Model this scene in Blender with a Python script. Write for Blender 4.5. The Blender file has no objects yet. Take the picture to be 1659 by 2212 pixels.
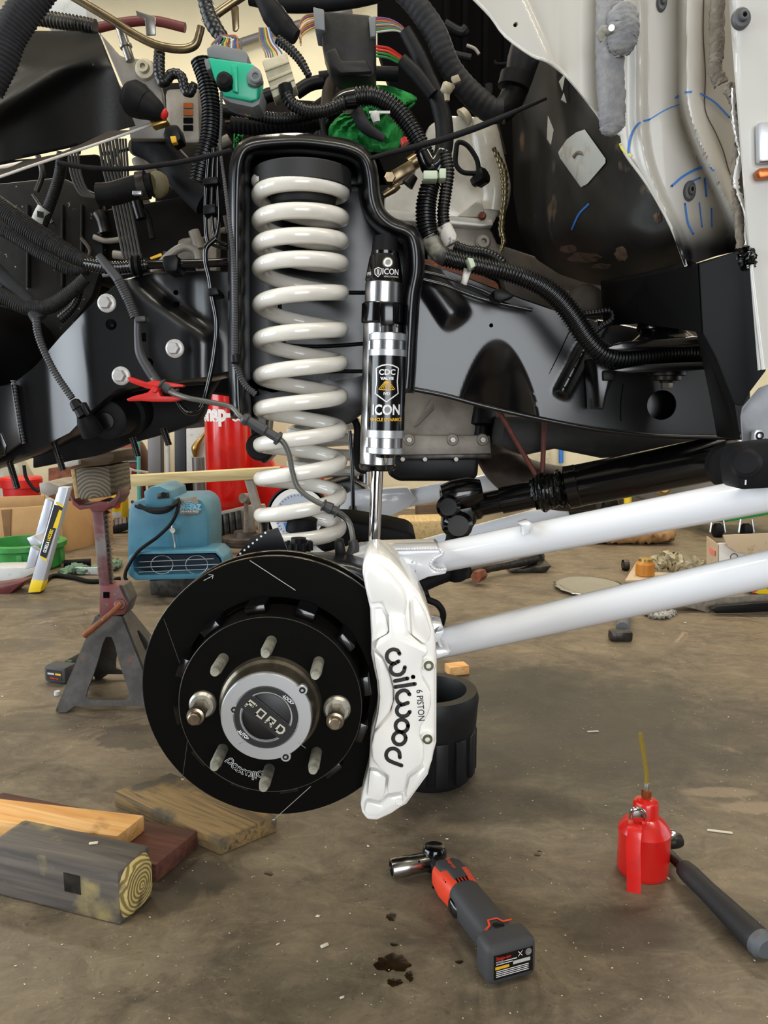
import bpy, bmesh, math, random
from mathutils import Vector, Matrix
V3 = Vector
random.seed(7)
SC = bpy.context.scene
COL = SC.collection
pi = math.pi
R = math.radians
# ------------------------------------------------------------------ camera
CAMZ, PITCH, FPX, CX, CY = 0.90, R(8.0), 1659.0, 829.5, 1106.0
cam = bpy.data.cameras.new('camera')
cam.sensor_fit = 'HORIZONTAL'; cam.sensor_width = 36.0; cam.lens = 36.0
cam.clip_start = 0.02; cam.clip_end = 100
co = bpy.data.objects.new('camera', cam); COL.objects.link(co)
co.location = (0, 0, CAMZ); co.rotation_euler = (pi/2 - PITCH, 0, 0)
SC.camera = co
# ------------------------------------------------------------------ world, daylight and exposure
w = bpy.data.worlds.new('overcast_sky'); SC.world = w; w.use_nodes = True
bg = w.node_tree.nodes['Background']
bg.inputs['Color'].default_value = (0.80, 0.90, 1.0, 1); bg.inputs['Strength'].default_value = 1.2
SC.view_settings.view_transform = 'Standard'
SC.view_settings.look = 'None'
SC.view_settings.gamma = 1.0
SC.view_settings.use_curve_mapping = False
SC.view_settings.exposure = 0.1
def area(name, loc, rot, sx, sy, watts, col):
    l = bpy.data.lights.new(name, 'AREA'); l.shape = 'RECTANGLE'; l.size = sx; l.size_y = sy
    l.energy = watts; l.color = col
    o = bpy.data.objects.new(name, l); COL.objects.link(o); o.location = loc; o.rotation_euler = rot
    return o
# daylight through the open bay doors (behind the camera, and in the left and right walls)
area('daylight_front_bay', (.95, -4.6, 1.7), (R(90), 0, 0), 3.5, 3.2, 190, (0.95, 0.98, 1.0))
area('daylight_side_bay', (-5.1, 0.6, 1.7), (R(90), 0, R(-90)), 5.0, 3.2, 250, (0.86, 0.94, 1.0))
area('daylight_right_bay', (6.1, 1.9, 1.7), (R(90), 0, R(90)), 4.6, 3.2, 25, (0.97, 0.98, 1.0))
for i, x in enumerate((-1.3, .6, 2.5)):        # ceiling lamps over the truck
    area('truck_lamp_light_%d' % i, (x, .55, 4.10), (0, 0, 0), 1.3, .22, 34, (1.0, 0.93, 0.80))
for i, x in enumerate((-2.8, -.2, 2.6)):      # fluorescent ceiling lamps near the back wall
    area('ceiling_lamp_light_%d' % i, (x, 4.9, 4.10), (0, 0, 0), 1.3, .3, 75, (1.0, 0.90, 0.74))

# ------------------------------------------------------------------ helpers
CAMP = V3((0, 0, CAMZ)); FWD = V3((0, math.cos(PITCH), -math.sin(PITCH)))
def ray(px, py):
    a = (px - CX)/FPX; b = -(py - CY)/FPX
    return V3((a, math.cos(PITCH) + b*math.sin(PITCH), -math.sin(PITCH) + b*math.cos(PITCH)))
def P(px, py, Y):
    d = ray(px, py); return CAMP + d*(Y/d.y)
def G(px, py, z=0.0):
    d = ray(px, py); return CAMP + d*((z - CAMZ)/d.z)
def PX(L): return [P(*q) for q in L]
def mpp(p): return (p - CAMP).dot(FWD)/FPX
WL = {}
def lin(c):
    if isinstance(c, str):
        c = [int(c[i:i+2], 16)/255 for i in (0, 2, 4)]
    return tuple((x/12.92 if x <= .04045 else ((x+.055)/1.055)**2.4) for x in c)
MATS = {}
def mat(name, c1, rough=.5, metal=0., c2=None, scale=20., bump=0., bscale=None, coat=0., thr=(.4, .65), rough2=None, stretch=None, trans=0., spec=.5, detail=6, alpha=1., c3=None, s3=90., t3=(.62, .7)):
    if name in MATS: return MATS[name]
    m = bpy.data.materials.new(name); m.use_nodes = True; nt = m.node_tree; N = nt.nodes; L = nt.links
    b = N['Principled BSDF']
    b.inputs['Base Color'].default_value = (*lin(c1), 1); b.inputs['Roughness'].default_value = rough
    b.inputs['Metallic'].default_value = metal; b.inputs['Coat Weight'].default_value = coat
    b.inputs['Coat Roughness'].default_value = .08
    b.inputs['Specular IOR Level'].default_value = spec
    b.inputs['Transmission Weight'].default_value = trans; b.inputs['Alpha'].default_value = alpha
    if c2 or bump:
        tc = N.new('ShaderNodeTexCoord'); mp = N.new('ShaderNodeMapping'); L.new(tc.outputs['Object'], mp.inputs['Vector'])
        if stretch: mp.inputs['Scale'].default_value = stretch
    if c2:
        n = N.new('ShaderNodeTexNoise'); n.inputs['Scale'].default_value = scale; n.inputs['Detail'].default_value = detail; n.inputs['Roughness'].default_value = .62
        L.new(mp.outputs[0], n.inputs['Vector'])
        r = N.new('ShaderNodeValToRGB'); r.color_ramp.elements[0].position = thr[0]; r.color_ramp.elements[1].position = thr[1]
        r.color_ramp.elements[0].color = (*lin(c1), 1); r.color_ramp.elements[1].color = (*lin(c2), 1)
        L.new(n.outputs['Fac'], r.inputs['Fac'])
        out = r.outputs['Color']
        if c3:
            n3 = N.new('ShaderNodeTexNoise'); n3.inputs['Scale'].default_value = s3; n3.inputs['Detail'].default_value = 4
            L.new(mp.outputs[0], n3.inputs['Vector'])
            r3 = N.new('ShaderNodeMapRange'); r3.inputs[1].default_value = t3[0]; r3.inputs[2].default_value = t3[1]
            L.new(n3.outputs['Fac'], r3.inputs[0])
            mx = N.new('ShaderNodeMixRGB'); mx.inputs[2].default_value = (*lin(c3), 1)
            L.new(r3.outputs[0], mx.inputs[0]); L.new(out, mx.inputs[1]); out = mx.outputs[0]
        L.new(out, b.inputs['Base Color'])
        if rough2 is not None:
            rr = N.new('ShaderNodeMapRange'); rr.inputs[1].default_value = thr[0]; rr.inputs[2].default_value = thr[1]
            rr.inputs[3].default_value = rough; rr.inputs[4].default_value = rough2
            L.new(n.outputs['Fac'], rr.inputs[0]); L.new(rr.outputs[0], b.inputs['Roughness'])
    if bump:
        nb = N.new('ShaderNodeTexNoise'); nb.inputs['Scale'].default_value = bscale or scale*3; nb.inputs['Detail'].default_value = 4
        L.new(mp.outputs[0], nb.inputs['Vector'])
        bp = N.new('ShaderNodeBump'); bp.inputs['Strength'].default_value = bump; bp.inputs['Distance'].default_value = .002
        L.new(nb.outputs['Fac'], bp.inputs['Height']); L.new(bp.outputs[0], b.inputs['Normal'])
    MATS[name] = m; return m
def tag(o, label=None, cat=None, group=None, kind=None):
    if label: o['label'] = label
    if cat: o['category'] = cat
    if group: o['group'] = group
    if kind: o['kind'] = kind
    return o
def thing(name, label, cat, loc, group=None):
    o = bpy.data.objects.new(name, None); COL.objects.link(o); o.location = loc; o.empty_display_size = .05
    WL[o.name] = V3(loc); return tag(o, label, cat, group)
def mk(name, V, F, m, parent=None, smooth=True, ang=32, bevel=0, seg=2, label=None, cat=None, group=None, kind=None, recalc=True):
    V = [V3(v) for v in V]
    lo = V3([min(v[i] for v in V) for i in range(3)]); hi = V3([max(v[i] for v in V) for i in range(3)])
    o0 = (lo+hi)/2
    if parent is None: o0.z = lo.z
    me = bpy.data.meshes.new(name)
    me.from_pydata([v - o0 for v in V], [], F)
    if recalc or bevel:
        bm = bmesh.new(); bm.from_mesh(me)
        bmesh.ops.remove_doubles(bm, verts=bm.verts, dist=1e-6)
        bmesh.ops.recalc_face_normals(bm, faces=bm.faces)
        if bevel:
            es = [e for e in bm.edges if len(e.link_faces) == 2 and e.calc_face_angle(0) > R(28)]
            bmesh.ops.bevel(bm, geom=es, offset=bevel, segments=seg, profile=.5, affect='EDGES', clamp_overlap=True)
        bm.to_mesh(me); bm.free()
    if smooth:
        me.polygons.foreach_set('use_smooth', [True]*len(me.polygons)); me.set_sharp_from_angle(angle=R(ang))
    if isinstance(m, str): m = MATS[m]
    me.materials.append(m)
    o = bpy.data.objects.new(name, me); COL.objects.link(o)
    WL[o.name] = o0
    if parent is not None:
        o.parent = parent; o.location = o0 - WL[parent.name]
    else: o.location = o0
    tag(o, label, cat, group, kind)
    return o
def dup(src, parent, wloc, rot=None, label=None):
    o = src.copy(); COL.objects.link(o); WL[o.name] = V3(wloc)
    o.parent = parent; o.location = V3(wloc) - (WL[parent.name] if parent else V3())
    if rot is not None: o.rotation_euler = rot
    if label: o['label'] = label
    return o
# --- raw geometry: each returns (V, F)
def g_extrude(poly, vec):
    n = len(poly); vec = V3(vec)
    V = list(poly) + [p + vec for p in poly]
    F = [list(range(n)), list(range(2*n-1, n-1, -1))] + [[i, i+n, (i+1) % n + n, (i+1) % n] for i in range(n)]
    return V, F
def join(*gs):
    V, F = [], []
    for v, f in gs:
        k = len(V); V += list(v); F += [[i+k for i in q] for q in f]
    return V, F
def g_box(c, d, rot=None):
    c = V3(c); V = []
    for x in (-.5, .5):
        for y in (-.5, .5):
            for z in (-.5, .5):
                v = V3((x*d[0], y*d[1], z*d[2])); V.append(c + (rot @ v if rot else v))
    return V, [[0, 1, 3, 2], [4, 6, 7, 5], [0, 4, 5, 1], [2, 3, 7, 6], [0, 2, 6, 4], [1, 5, 7, 3]]
def frame(d):
    d = V3(d).normalized(); a = V3((0, 0, 1)) if abs(d.z) < .9 else V3((1, 0, 0))
    u = a.cross(d).normalized(); return u, d.cross(u).normalized(), d
def g_lathe(A, B, prof, n=28, abs_t=False):
    A = V3(A); B = V3(B); u, v, d = frame(B-A); Ln = 1 if abs_t else (B-A).length
    V, F = [], []; rings = []
    for t, r in prof:
        c = A + d*(t*Ln)
        if r <= 1e-6: V.append(c); rings.append([len(V)-1])
        else:
            k = len(V); V += [c + (u*math.cos(2*pi*i/n) + v*math.sin(2*pi*i/n))*r for i in range(n)]
            rings.append(list(range(k, k+n)))
    for a, b in zip(rings, rings[1:]):
        if len(a) == 1 and len(b) == 1: continue
        for i in range(n):
            j = (i+1) % n
            if len(a) == 1: F.append([a[0], b[i], b[j]])
            elif len(b) == 1: F.append([a[i], b[0], a[j]])
            else: F.append([a[i], b[i], b[j], a[j]])
    if len(rings[0]) > 1: F.append(rings[0][::-1])
    if len(rings[-1]) > 1: F.append(rings[-1])
    return V, F
def spline(pts, sub=8):
    pts = [V3(p) for p in pts]
    if len(pts) < 3:
        return [pts[0].lerp(pts[1], i/sub) for i in range(sub+1)]
    q = [pts[0]*2 - pts[1]] + pts + [pts[-1]*2 - pts[-2]]; out = []
    for i in range(1, len(q)-2):
        a, b, c, d = q[i-1:i+3]
        for k in range(sub):
            t = k/sub
            out.append(.5*((2*b) + (c-a)*t + (2*a-5*b+4*c-d)*t*t + (3*b-a-3*c+d)*t**3))
    out.append(pts[-1]); return out
def resample(pts, step):
    L = [0]
    for a, b in zip(pts, pts[1:]): L.append(L[-1] + (b-a).length)
    n = max(2, int(L[-1]/step)); out = []; k = 0
    for i in range(n+1):
        s = L[-1]*i/n
        while k < len(L)-2 and L[k+1] < s: k += 1
        seg = L[k+1]-L[k]
        out.append(pts[k].lerp(pts[k+1], (s-L[k])/seg if seg > 1e-9 else 0))
    return out, L[-1]
def g_sweep(path, rad, n=12, flat=None, twist0=None):
    V, F = [], []; up = None; m = len(path)
    for i, p in enumerate(path):
        d = (path[min(i+1, m-1)] - path[max(i-1, 0)])
        d = d.normalized() if d.length > 1e-9 else V3((1, 0, 0))
        if up is None:
            u = frame(d)[0] if twist0 is None else (V3(twist0) - d*V3(twist0).dot(d)).normalized()
        else: u = (up - d*up.dot(d)).normalized()
        up = u; v = d.cross(u); r = rad[i] if isinstance(rad, (list, tuple)) else rad
        fu, fv = flat or (1, 1)
        V += [p + u*(r*fu*math.cos(2*pi*k/n)) + v*(r*fv*math.sin(2*pi*k/n)) for k in range(n)]
    for i in range(m-1):
        for k in range(n):
            j = (k+1) % n; F.append([i*n+k, i*n+j, (i+1)*n+j, (i+1)*n+k])
    F.append(list(range(n))[::-1]); F.append([(m-1)*n+k for k in range(n)])
    return V, F
def g_tube(pts, r, n=12, sub=8, ridge=None, flat=None, twist0=None):
    """pts in 3D; r a number, or one radius per control point; ridge=(amplitude, pitch)"""
    q = spline(pts, sub) if sub > 1 else [V3(p) for p in pts]
    if isinstance(r, (list, tuple)):
        rr = []; k = len(r)
        for i in range(len(q)):
            t = i/(len(q)-1)*(k-1); a = min(int(t), k-2); rr.append(r[a] + (r[a+1]-r[a])*(t-a))
    else: rr = [r]*len(q)
    if ridge:
        amp, pitch = ridge; L0 = len(q)
        q2, Ln = resample(q, pitch/4); rr = [rr[min(L0-1, int(i/len(q2)*L0))] for i in range(len(q2))]
        w4 = (1.0, 1.0, 1-amp, 1-amp)
        rr = [a*w4[i % 4] for i, a in enumerate(rr)]; q = q2
    return g_sweep(q, rr, n, flat, twist0)
def polyat(poly, s):
    L = [0]
    for a, b in zip(poly, poly[1:]): L.append(L[-1] + math.hypot(b[0]-a[0], b[1]-a[1]))
    s *= L[-1]
    for k in range(len(poly)-1):
        if s <= L[k+1] + 1e-9:
            t = (s-L[k])/max(1e-9, L[k+1]-L[k]); a, b = poly[k], poly[k+1]
            return (a[0]+(b[0]-a[0])*t, a[1]+(b[1]-a[1])*t)
    return poly[-1]
def g_sheet(top, bot, Yf, nu, nv, th, lip=0.):
    """pixel-bounded pressed sheet of thickness th; Yf(px,py) its depth; lip: depth of the folded top and bottom edge"""
    rows = []
    for j in range(nv+1):
        row = []
        for i in range(nu+1):
            a = polyat(top, i/nu); b = polyat(bot, i/nu); t = j/nv
            x = a[0]+(b[0]-a[0])*t; y = a[1]+(b[1]-a[1])*t; row.append(P(x, y, Yf(x, y)))
        rows.append(row)
    off = [V3((0, th, 0))]*len(rows)
    if lip:
        t0, b0 = rows[0], rows[-1]
        rows = [[p + V3((0, lip, .004)) for p in t0], [p + V3((0, .008, .004)) for p in t0]] + rows + [[p + V3((0, .008, -.004)) for p in b0], [p + V3((0, lip, -.004)) for p in b0]]
        off = [V3((0, 0, -th)), V3((0, th*.7, -th))] + off + [V3((0, th*.7, th)), V3((0, 0, th))]
    m = len(rows); n = nu+1; V = [p for r in rows for p in r] + [p + o for r, o in zip(rows, off) for p in r]; F = []; K = m*n
    for j in range(m-1):
        for i in range(nu):
            a = j*n+i; F.append([a, a+1, a+n+1, a+n]); F.append([K+a, K+a+n, K+a+n+1, K+a+1])
    for i in range(nu):
        a = i; F.append([a, K+a, K+a+1, a+1]); a = (m-1)*n+i; F.append([a, a+1, K+a+1, K+a])
    for j in range(m-1):
        a = j*n; F.append([a, a+n, K+a+n, K+a]); a = j*n+nu; F.append([a, K+a, K+a+n, a+n])
    return V, F
# --- finished objects
def prism(name, px, Y0, Y1, m, parent=None, bevel=0, seg=2, **k):
    V, F = g_extrude([P(x, y, Y0) for x, y in px], (0, Y1-Y0, 0)); return mk(name, V, F, m, parent, bevel=bevel, seg=seg, **k)
def tube(name, pts, r, m, parent=None, n=12, sub=8, ridge=None, flat=None, **k):
    V, F = g_tube(pts, r, n, sub, ridge, flat); return mk(name, V, F, m, parent, ang=50 if not ridge else 60, recalc=False, **k)
def lathe(name, A, B, prof, m, parent=None, n=28, abs_t=False, **k):
    V, F = g_lathe(A, B, prof, n, abs_t); return mk(name, V, F, m, parent, **k)
def box(name, c, d, m, parent=None, rot=None, bevel=0, **k):
    V, F = g_box(c, d, rot); return mk(name, V, F, m, parent, bevel=bevel, **k)
def sheet(name, top, bot, Yf, nu, nv, th, m, parent=None, lip=0, **k):
    V, F = g_sheet(top, bot, Yf, nu, nv, th, lip); return mk(name, V, F, m, parent, ang=60, **k)
def hexa(A, B, r, r2=None, n=6): return g_lathe(A, B, [(0, r), (.86, r), (1, r*.86)], n)
def text_geo(body, size=1., bold=0., ext=0.):
    c = bpy.data.curves.new('lettering', 'FONT'); c.body = body; c.size = size; c.align_x = 'CENTER'; c.align_y = 'CENTER'
    c.offset = bold; c.extrude = ext; c.resolution_u = 3
    o = bpy.data.objects.new('lettering', c); COL.objects.link(o)
    dg = bpy.context.evaluated_depsgraph_get(); me = o.evaluated_get(dg).to_mesh()
    V = [v.co.copy() for v in me.vertices]; F = [list(p.vertices) for p in me.polygons]
    bpy.data.objects.remove(o); bpy.data.curves.remove(c)
    return V, F
def text(name, body, size, fn, m, parent, bold=0., sx=1., **k):
    """fn maps flat lettering coordinates (x, y) in metres to a world point"""
    V, F = text_geo(body, size, bold)
    if not V: return None
    return mk(name, [fn(v.x*sx, v.y) for v in V], F, m, parent, smooth=False, recalc=False, **k)
def flatmap(o, xd, yd):
    xd = V3(xd).normalized(); yd = V3(yd).normalized(); o = V3(o); return lambda x, y: o + xd*x + yd*y
def g_strokes(strokes, wd, fn, cap=6):
    V, F = [], []
    for st in strokes:
        m = len(st); Lf, Rt = [], []
        for i in range(m):
            a = st[max(0, i-1)]; b = st[min(m-1, i+1)]; dx, dy = b[0]-a[0], b[1]-a[1]; l = math.hypot(dx, dy) or 1
            nx, ny = -dy/l*wd/2, dx/l*wd/2
            Lf.append((st[i][0]+nx, st[i][1]+ny)); Rt.append((st[i][0]-nx, st[i][1]-ny))
        k = len(V); V += [fn(*p) for p in Lf] + [fn(*p) for p in Rt]
        F += [[k+i, k+m+i, k+m+i+1, k+i+1] for i in range(m-1)]
        for e in (0, m-1):
            c = st[e]; k = len(V); V += [fn(c[0]+wd/2*math.cos(2*pi*j/12), c[1]+wd/2*math.sin(2*pi*j/12)) for j in range(12)]
            F.append(list(range(k, k+12)))
    return V, F
def cut(o, V, F):
    """cut a real hole in o with the closed solid V, F (world coordinates)"""
    me = bpy.data.meshes.new('cutter'); me.from_pydata([V3(v) for v in V], [], F)
    bm = bmesh.new(); bm.from_mesh(me); bmesh.ops.recalc_face_normals(bm, faces=bm.faces); bm.to_mesh(me); bm.free()
    c = bpy.data.objects.new('cutter', me); COL.objects.link(c)
    md = o.modifiers.new('hole', 'BOOLEAN'); md.object = c; md.operation = 'DIFFERENCE'; md.solver = 'EXACT'
    bpy.context.view_layer.update()
    # the cutter works in world space: move it with the object while its chain is unrotated
    dg = bpy.context.evaluated_depsgraph_get(); nm = bpy.data.meshes.new_from_object(o.evaluated_get(dg))
    o.modifiers.clear(); nm.name = o.data.name; o.data = nm; bpy.data.objects.remove(c)
    nm.set_sharp_from_angle(angle=R(40))
def hole(o, x, y, rpx, Y, deep=.03, n=20):
    c = P(x, y, Y); r = rpx*mpp(c); V, F = g_lathe(c - V3((0, deep, 0)), c + V3((0, deep, 0)), [(0, r), (1, r)], n); cut(o, V, F)
def ss(a, b, x):
    t = min(1, max(0, (x-a)/(b-a))); return t*t*(3-2*t)
# ------------------------------------------------------------------ materials
mat('black_paint', '09090b', .27, c2='0f0f12', scale=8, bump=.02, bscale=700, spec=.60)
mat('black_gloss', '08080a', .16, coat=.3)
mat('black_rubber', '0e0e10', .6, c2='161618', scale=30, bump=.2, spec=.16)
mat('black_plastic', '0b0b0c', .45, bump=.1, bscale=300, spec=.22)
mat('dusty_plastic', '121110', .6, c2='2a2823', scale=26, thr=(.5, .8), bump=.15, bscale=120)
mat('loom', '0a0a0b', .36, bump=.05, bscale=200)
mat('cloth_tape', '1f1f22', .65, spec=.25, c2='303033', scale=14, bump=.3, bscale=160)
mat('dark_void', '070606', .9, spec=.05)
mat('white_powder', 'dcdde1', .15, coat=.6)
mat('spring_white', 'e6e2da', .2, coat=.55, c2='e0dbd0', scale=9)
mat('caliper_white', 'f3f1ed', .2, coat=.5)
mat('body_white', 'c9c6bf', .3, coat=.3, c2='bdb9b0', scale=3)
mat('chrome', 'd8d8da', .08, 1.)
mat('brushed', 'b9b9bb', .28, 1., bump=.05, bscale=400)
mat('satin_silver', 'c4c6ca', .38, .85)
mat('zinc', 'bab8ae', .4, .8, c2='8f8b80', scale=60)
mat('steel', '8d8a84', .35, .9, c2='6b665e', scale=25)
mat('dark_steel', '4a4743', .42, .8, c2='2c2a28', scale=30)
mat('rust', '7a3f20', .75, c2='4b2917', scale=24, c3='a65a20', s3=40)
mat('cast_alu', '9a9389', .55, .35, c2='6f675c', scale=12, thr=(.35, .75), bump=.25, bscale=120)
mat('text_white', 'e8e8e8', .5)
mat('text_black', '121212', .45)
mat('text_yellow', 'e0aa20', .5)
mat('text_red', 'c8241c', .5)
mat('red_paint', 'd3140f', .25, coat=.5, c2='b81410', scale=5)
mat('red_plastic', 'c8201c', .45)
mat('orange_red', 'e2401f', .5)
mat('tool_grey', '39383a', .65, bump=.1, bscale=400)
mat('teal_plastic', '1ba884', .38)
mat('grey_plastic', '6f7274', .5)
mat('beige_plastic', 'bdb49c', .5, c2='a89e86', scale=30)
mat('green_cloth', '1c8a3c', .9, c2='14702e', scale=40, bump=.6, bscale=260)
mat('foam_grey', '77777a', .85, c2='8b8a88', scale=60, bump=.8, bscale=140)
mat('foam_brown', '6e665c', .9, c2='857c70', scale=50, bump=.8, bscale=160)
mat('blue_ink', '2f74c8', .6)
mat('copper', 'b0653a', .35, .9)
mat('brass', 'b99a5a', .35, .9)
# ------------------------------------------------------------------ the building
def G_FLOOR(px, py): return tuple(G(px, py))
def floor_mat():
    m = bpy.data.materials.new('stained_concrete'); m.use_nodes = True; nt = m.node_tree; N = nt.nodes; L = nt.links
    b = N['Principled BSDF']; tc = N.new('ShaderNodeTexCoord')
    def noise(sc, det=8, rough=.62, dist=0., vec=None, st=None):
        mp = N.new('ShaderNodeMapping'); L.new(tc.outputs['Object'], mp.inputs[0])
        if st: mp.inputs['Scale'].default_value = st; mp.inputs['Rotation'].default_value = (0, 0, .5)
        n = N.new('ShaderNodeTexNoise'); n.inputs['Scale'].default_value = sc; n.inputs['Detail'].default_value = det
        n.inputs['Roughness'].default_value = rough; n.inputs['Distortion'].default_value = dist
        L.new(mp.outputs[0], n.inputs['Vector']); return n.outputs['Fac']
    def ramp(src, stops):
        r = N.new('ShaderNodeValToRGB'); e = r.color_ramp.elements
        e[0].position, e[1].position = stops[0][0], stops[-1][0]
        e[0].color = (*lin(stops[0][1]), 1); e[1].color = (*lin(stops[-1][1]), 1)
        for p, c in stops[1:-1]:
            x = e.new(p); x.color = (*lin(c), 1)
        L.new(src, r.inputs[0]); return r.outputs[0]
    def mix(f, a, bcol, kind='MIX'):
        x = N.new('ShaderNodeMixRGB'); x.blend_type = kind
        if isinstance(f, float): x.inputs[0].default_value = f
        else: L.new(f, x.inputs[0])
        L.new(a, x.inputs[1])
        if isinstance(bcol, str): x.inputs[2].default_value = (*lin(bcol), 1)
        else: L.new(bcol, x.inputs[2])
        return x.outputs[0]
    def mask(src, lo, hi, amt):
        r = N.new('ShaderNodeMapRange'); r.inputs[1].default_value = lo; r.inputs[2].default_value = hi; r.inputs[4].default_value = amt
        L.new(src, r.inputs[0]); return r.outputs[0]
    base = ramp(noise(1.4, 10, .66, .7), [(.28, '4c4237'), (.42, '63574a'), (.56, '786b57'), (.74, '8e8069')])
    c = mix(.38, base, ramp(noise(9, 10, .75, 1.4, st=(1, 1.7, 1)), [(.36, '3d342a'), (.50, '6a5d4b'), (.64, '93846b')]))
    c = mix(mask(noise(3.1, 9, .68, 1.2), .53, .66, .62), c, '332b22')
    c = mix(mask(noise(1.1, 8, .6, .8), .56, .70, .45), c, '3f372d')
    c = mix(mask(noise(13, 8, .75, 3.0, st=(1, 2.2, 1)), .60, .68, .42), c, 'a08f74')
    c = mix(mask(noise(24, 6, .7, 4.0, st=(3.5, 1, 1)), .63, .68, .35), c, '2b241c')
    c = mix(mask(noise(2.2, 9, .7, 2.4, st=(1.8, 1, 1)), .64, .69, .5), c, 'a8927a')
    # old stains with their own outlines: a grey zone (oil, plus the dimmer right side painted in), dark spills, worn pale patches
    geo = N.new('ShaderNodeNewGeometry')
    def stain_shade(px, py, rx_, ry_, lo, hi, amt, col, c, sc=3.0, nz=1.0):
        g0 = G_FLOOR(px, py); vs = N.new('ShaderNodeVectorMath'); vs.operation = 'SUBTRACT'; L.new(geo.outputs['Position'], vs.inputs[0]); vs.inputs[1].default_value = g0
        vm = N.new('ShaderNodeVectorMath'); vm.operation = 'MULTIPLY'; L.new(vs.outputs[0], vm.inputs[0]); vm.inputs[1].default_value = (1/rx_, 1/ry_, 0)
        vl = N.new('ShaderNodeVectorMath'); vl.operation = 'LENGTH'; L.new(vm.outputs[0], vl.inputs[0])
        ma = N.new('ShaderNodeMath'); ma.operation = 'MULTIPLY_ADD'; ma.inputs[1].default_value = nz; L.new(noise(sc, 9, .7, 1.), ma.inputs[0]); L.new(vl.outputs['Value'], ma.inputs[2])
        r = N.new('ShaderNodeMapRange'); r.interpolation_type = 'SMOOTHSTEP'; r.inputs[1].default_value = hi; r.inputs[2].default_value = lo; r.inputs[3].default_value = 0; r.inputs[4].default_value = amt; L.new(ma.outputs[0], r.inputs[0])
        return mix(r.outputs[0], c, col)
    c = stain_shade(1290, 1570, .85, .70, 1.0, 1.75, .82, '35312d', c, 4.5, 1.5)  # oily grey that also puts the dimmer right-hand floor into the colour
    c = stain_shade(1080, 1480, .40, .36, 1.0, 1.6, .75, '2b2825', c, 6, 1.4)
    c = stain_shade(310, 1590, .17, .11, 1.35, 1.5, .7, '3a332b', c, 8, 1.2)
    c = stain_shade(50, 1560, .22, .08, 1.35, 1.5, .5, '453e34', c, 9, 1.2)
    c = stain_shade(100, 1305, .36, .11, 1.35, 1.5, .6, '4f483e', c, 6, 1.2)
    c = stain_shade(30, 1395, .18, .10, 1.35, 1.5, .6, '4f483e', c, 7, 1.2)
    c = stain_shade(345, 1930, .11, .08, 1.2, 1.6, .7, '2f2922', c, 9, 1.2)
    c = stain_shade(430, 1890, .10, .07, 1.2, 1.6, .7, '2f2922', c, 9, 1.2)
    c = stain_shade(1560, 1712, .11, .030, 1.2, 1.6, .6, '94826c', c, 14, 1.3)
    c = stain_shade(1650, 1745, .14, .035, 1.2, 1.6, .6, '94826c', c, 14, 1.3)
    c = stain_shade(1340, 2010, .13, .08, 1.1, 1.6, .6, '39322a', c, 10, 1.2)
    c = stain_shade(1050, 1740, .30, .10, 1.1, 1.6, .6, '2f2a24', c, 7, 1.2)
    c = mix(mask(noise(70, 4, .6), .62, .72, .5), c, '2e2720')
    c = mix(mask(noise(120, 3, .5), .68, .74, .5), c, 'b3a68e')
    b.inputs['Specular IOR Level'].default_value = .35
    L.new(c, b.inputs['Base Color'])
    rr = N.new('ShaderNodeMapRange'); rr.inputs[3].default_value = .34; rr.inputs[4].default_value = .62
    L.new(noise(4, 7, .6, 1.), rr.inputs[0]); L.new(rr.outputs[0], b.inputs['Roughness'])
    bp = N.new('ShaderNodeBump'); bp.inputs['Strength'].default_value = .12; bp.inputs['Distance'].default_value = .004
    L.new(noise(35, 8, .7), bp.inputs['Height']); L.new(bp.outputs[0], b.inputs['Normal'])
    return m
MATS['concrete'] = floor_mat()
mat('cream_wall', 'd9cfb2', .75, c2='cfc4a4', scale=1.4, bump=.05, bscale=60)
mat('ceiling_tin', 'b3aa94', .6, c2='a79e88', scale=2); mat('side_wall', '2e2b26', .85, c2='28251f', scale=2)
mat('door_steel', '8e9498', .5, .2)
_tg = mat('tube_glow', 'fff4dc', .4); _tg.node_tree.nodes['Principled BSDF'].inputs['Emission Color'].default_value = (1, .92, .78, 1); _tg.node_tree.nodes['Principled BSDF'].inputs['Emission Strength'].default_value = 6
def struct(name, c, d, m, **k): return box(name, c, d, m, kind='structure', **k)
XL, XR, YF, YB, ZH = -5.2, 6.2, -4.7, 6.6, 4.3
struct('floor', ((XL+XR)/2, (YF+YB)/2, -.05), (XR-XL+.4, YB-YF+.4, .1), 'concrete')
struct('ceiling', ((XL+XR)/2, (YF+YB)/2, ZH+.05), (XR-XL+.4, YB-YF+.4, .1), 'ceiling_tin')
struct('wall_back', ((XL+XR)/2, YB+.05, ZH/2), (XR-XL+.4, .1, ZH), 'cream_wall')
def holed(name, axis, pos, a0, a1, o0, o1, oh):
    V = []; G_ = []
    for (u0, u1, z0, z1) in ((a0, o0, 0, ZH), (o1, a1, 0, ZH), (o0, o1, oh, ZH)):
        c = ((u0+u1)/2, pos, (z0+z1)/2) if axis == 'x' else (pos, (u0+u1)/2, (z0+z1)/2)
        d = (u1-u0, .1, z1-z0) if axis == 'x' else (.1, u1-u0, z1-z0)
        G_.append(g_box(c, d))
    V, F = join(*G_); mk(name, V, F, 'side_wall', kind='structure')
holed('wall_front', 'x', YF-.05, XL, XR, -.85, 2.75, 3.35)
holed('wall_left', 'y', XL-.05, YF, YB, -2.0, 3.2, 3.4)
holed('wall_right', 'y', XR+.05, YF, YB, -.5, 4.3, 3.4)

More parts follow.
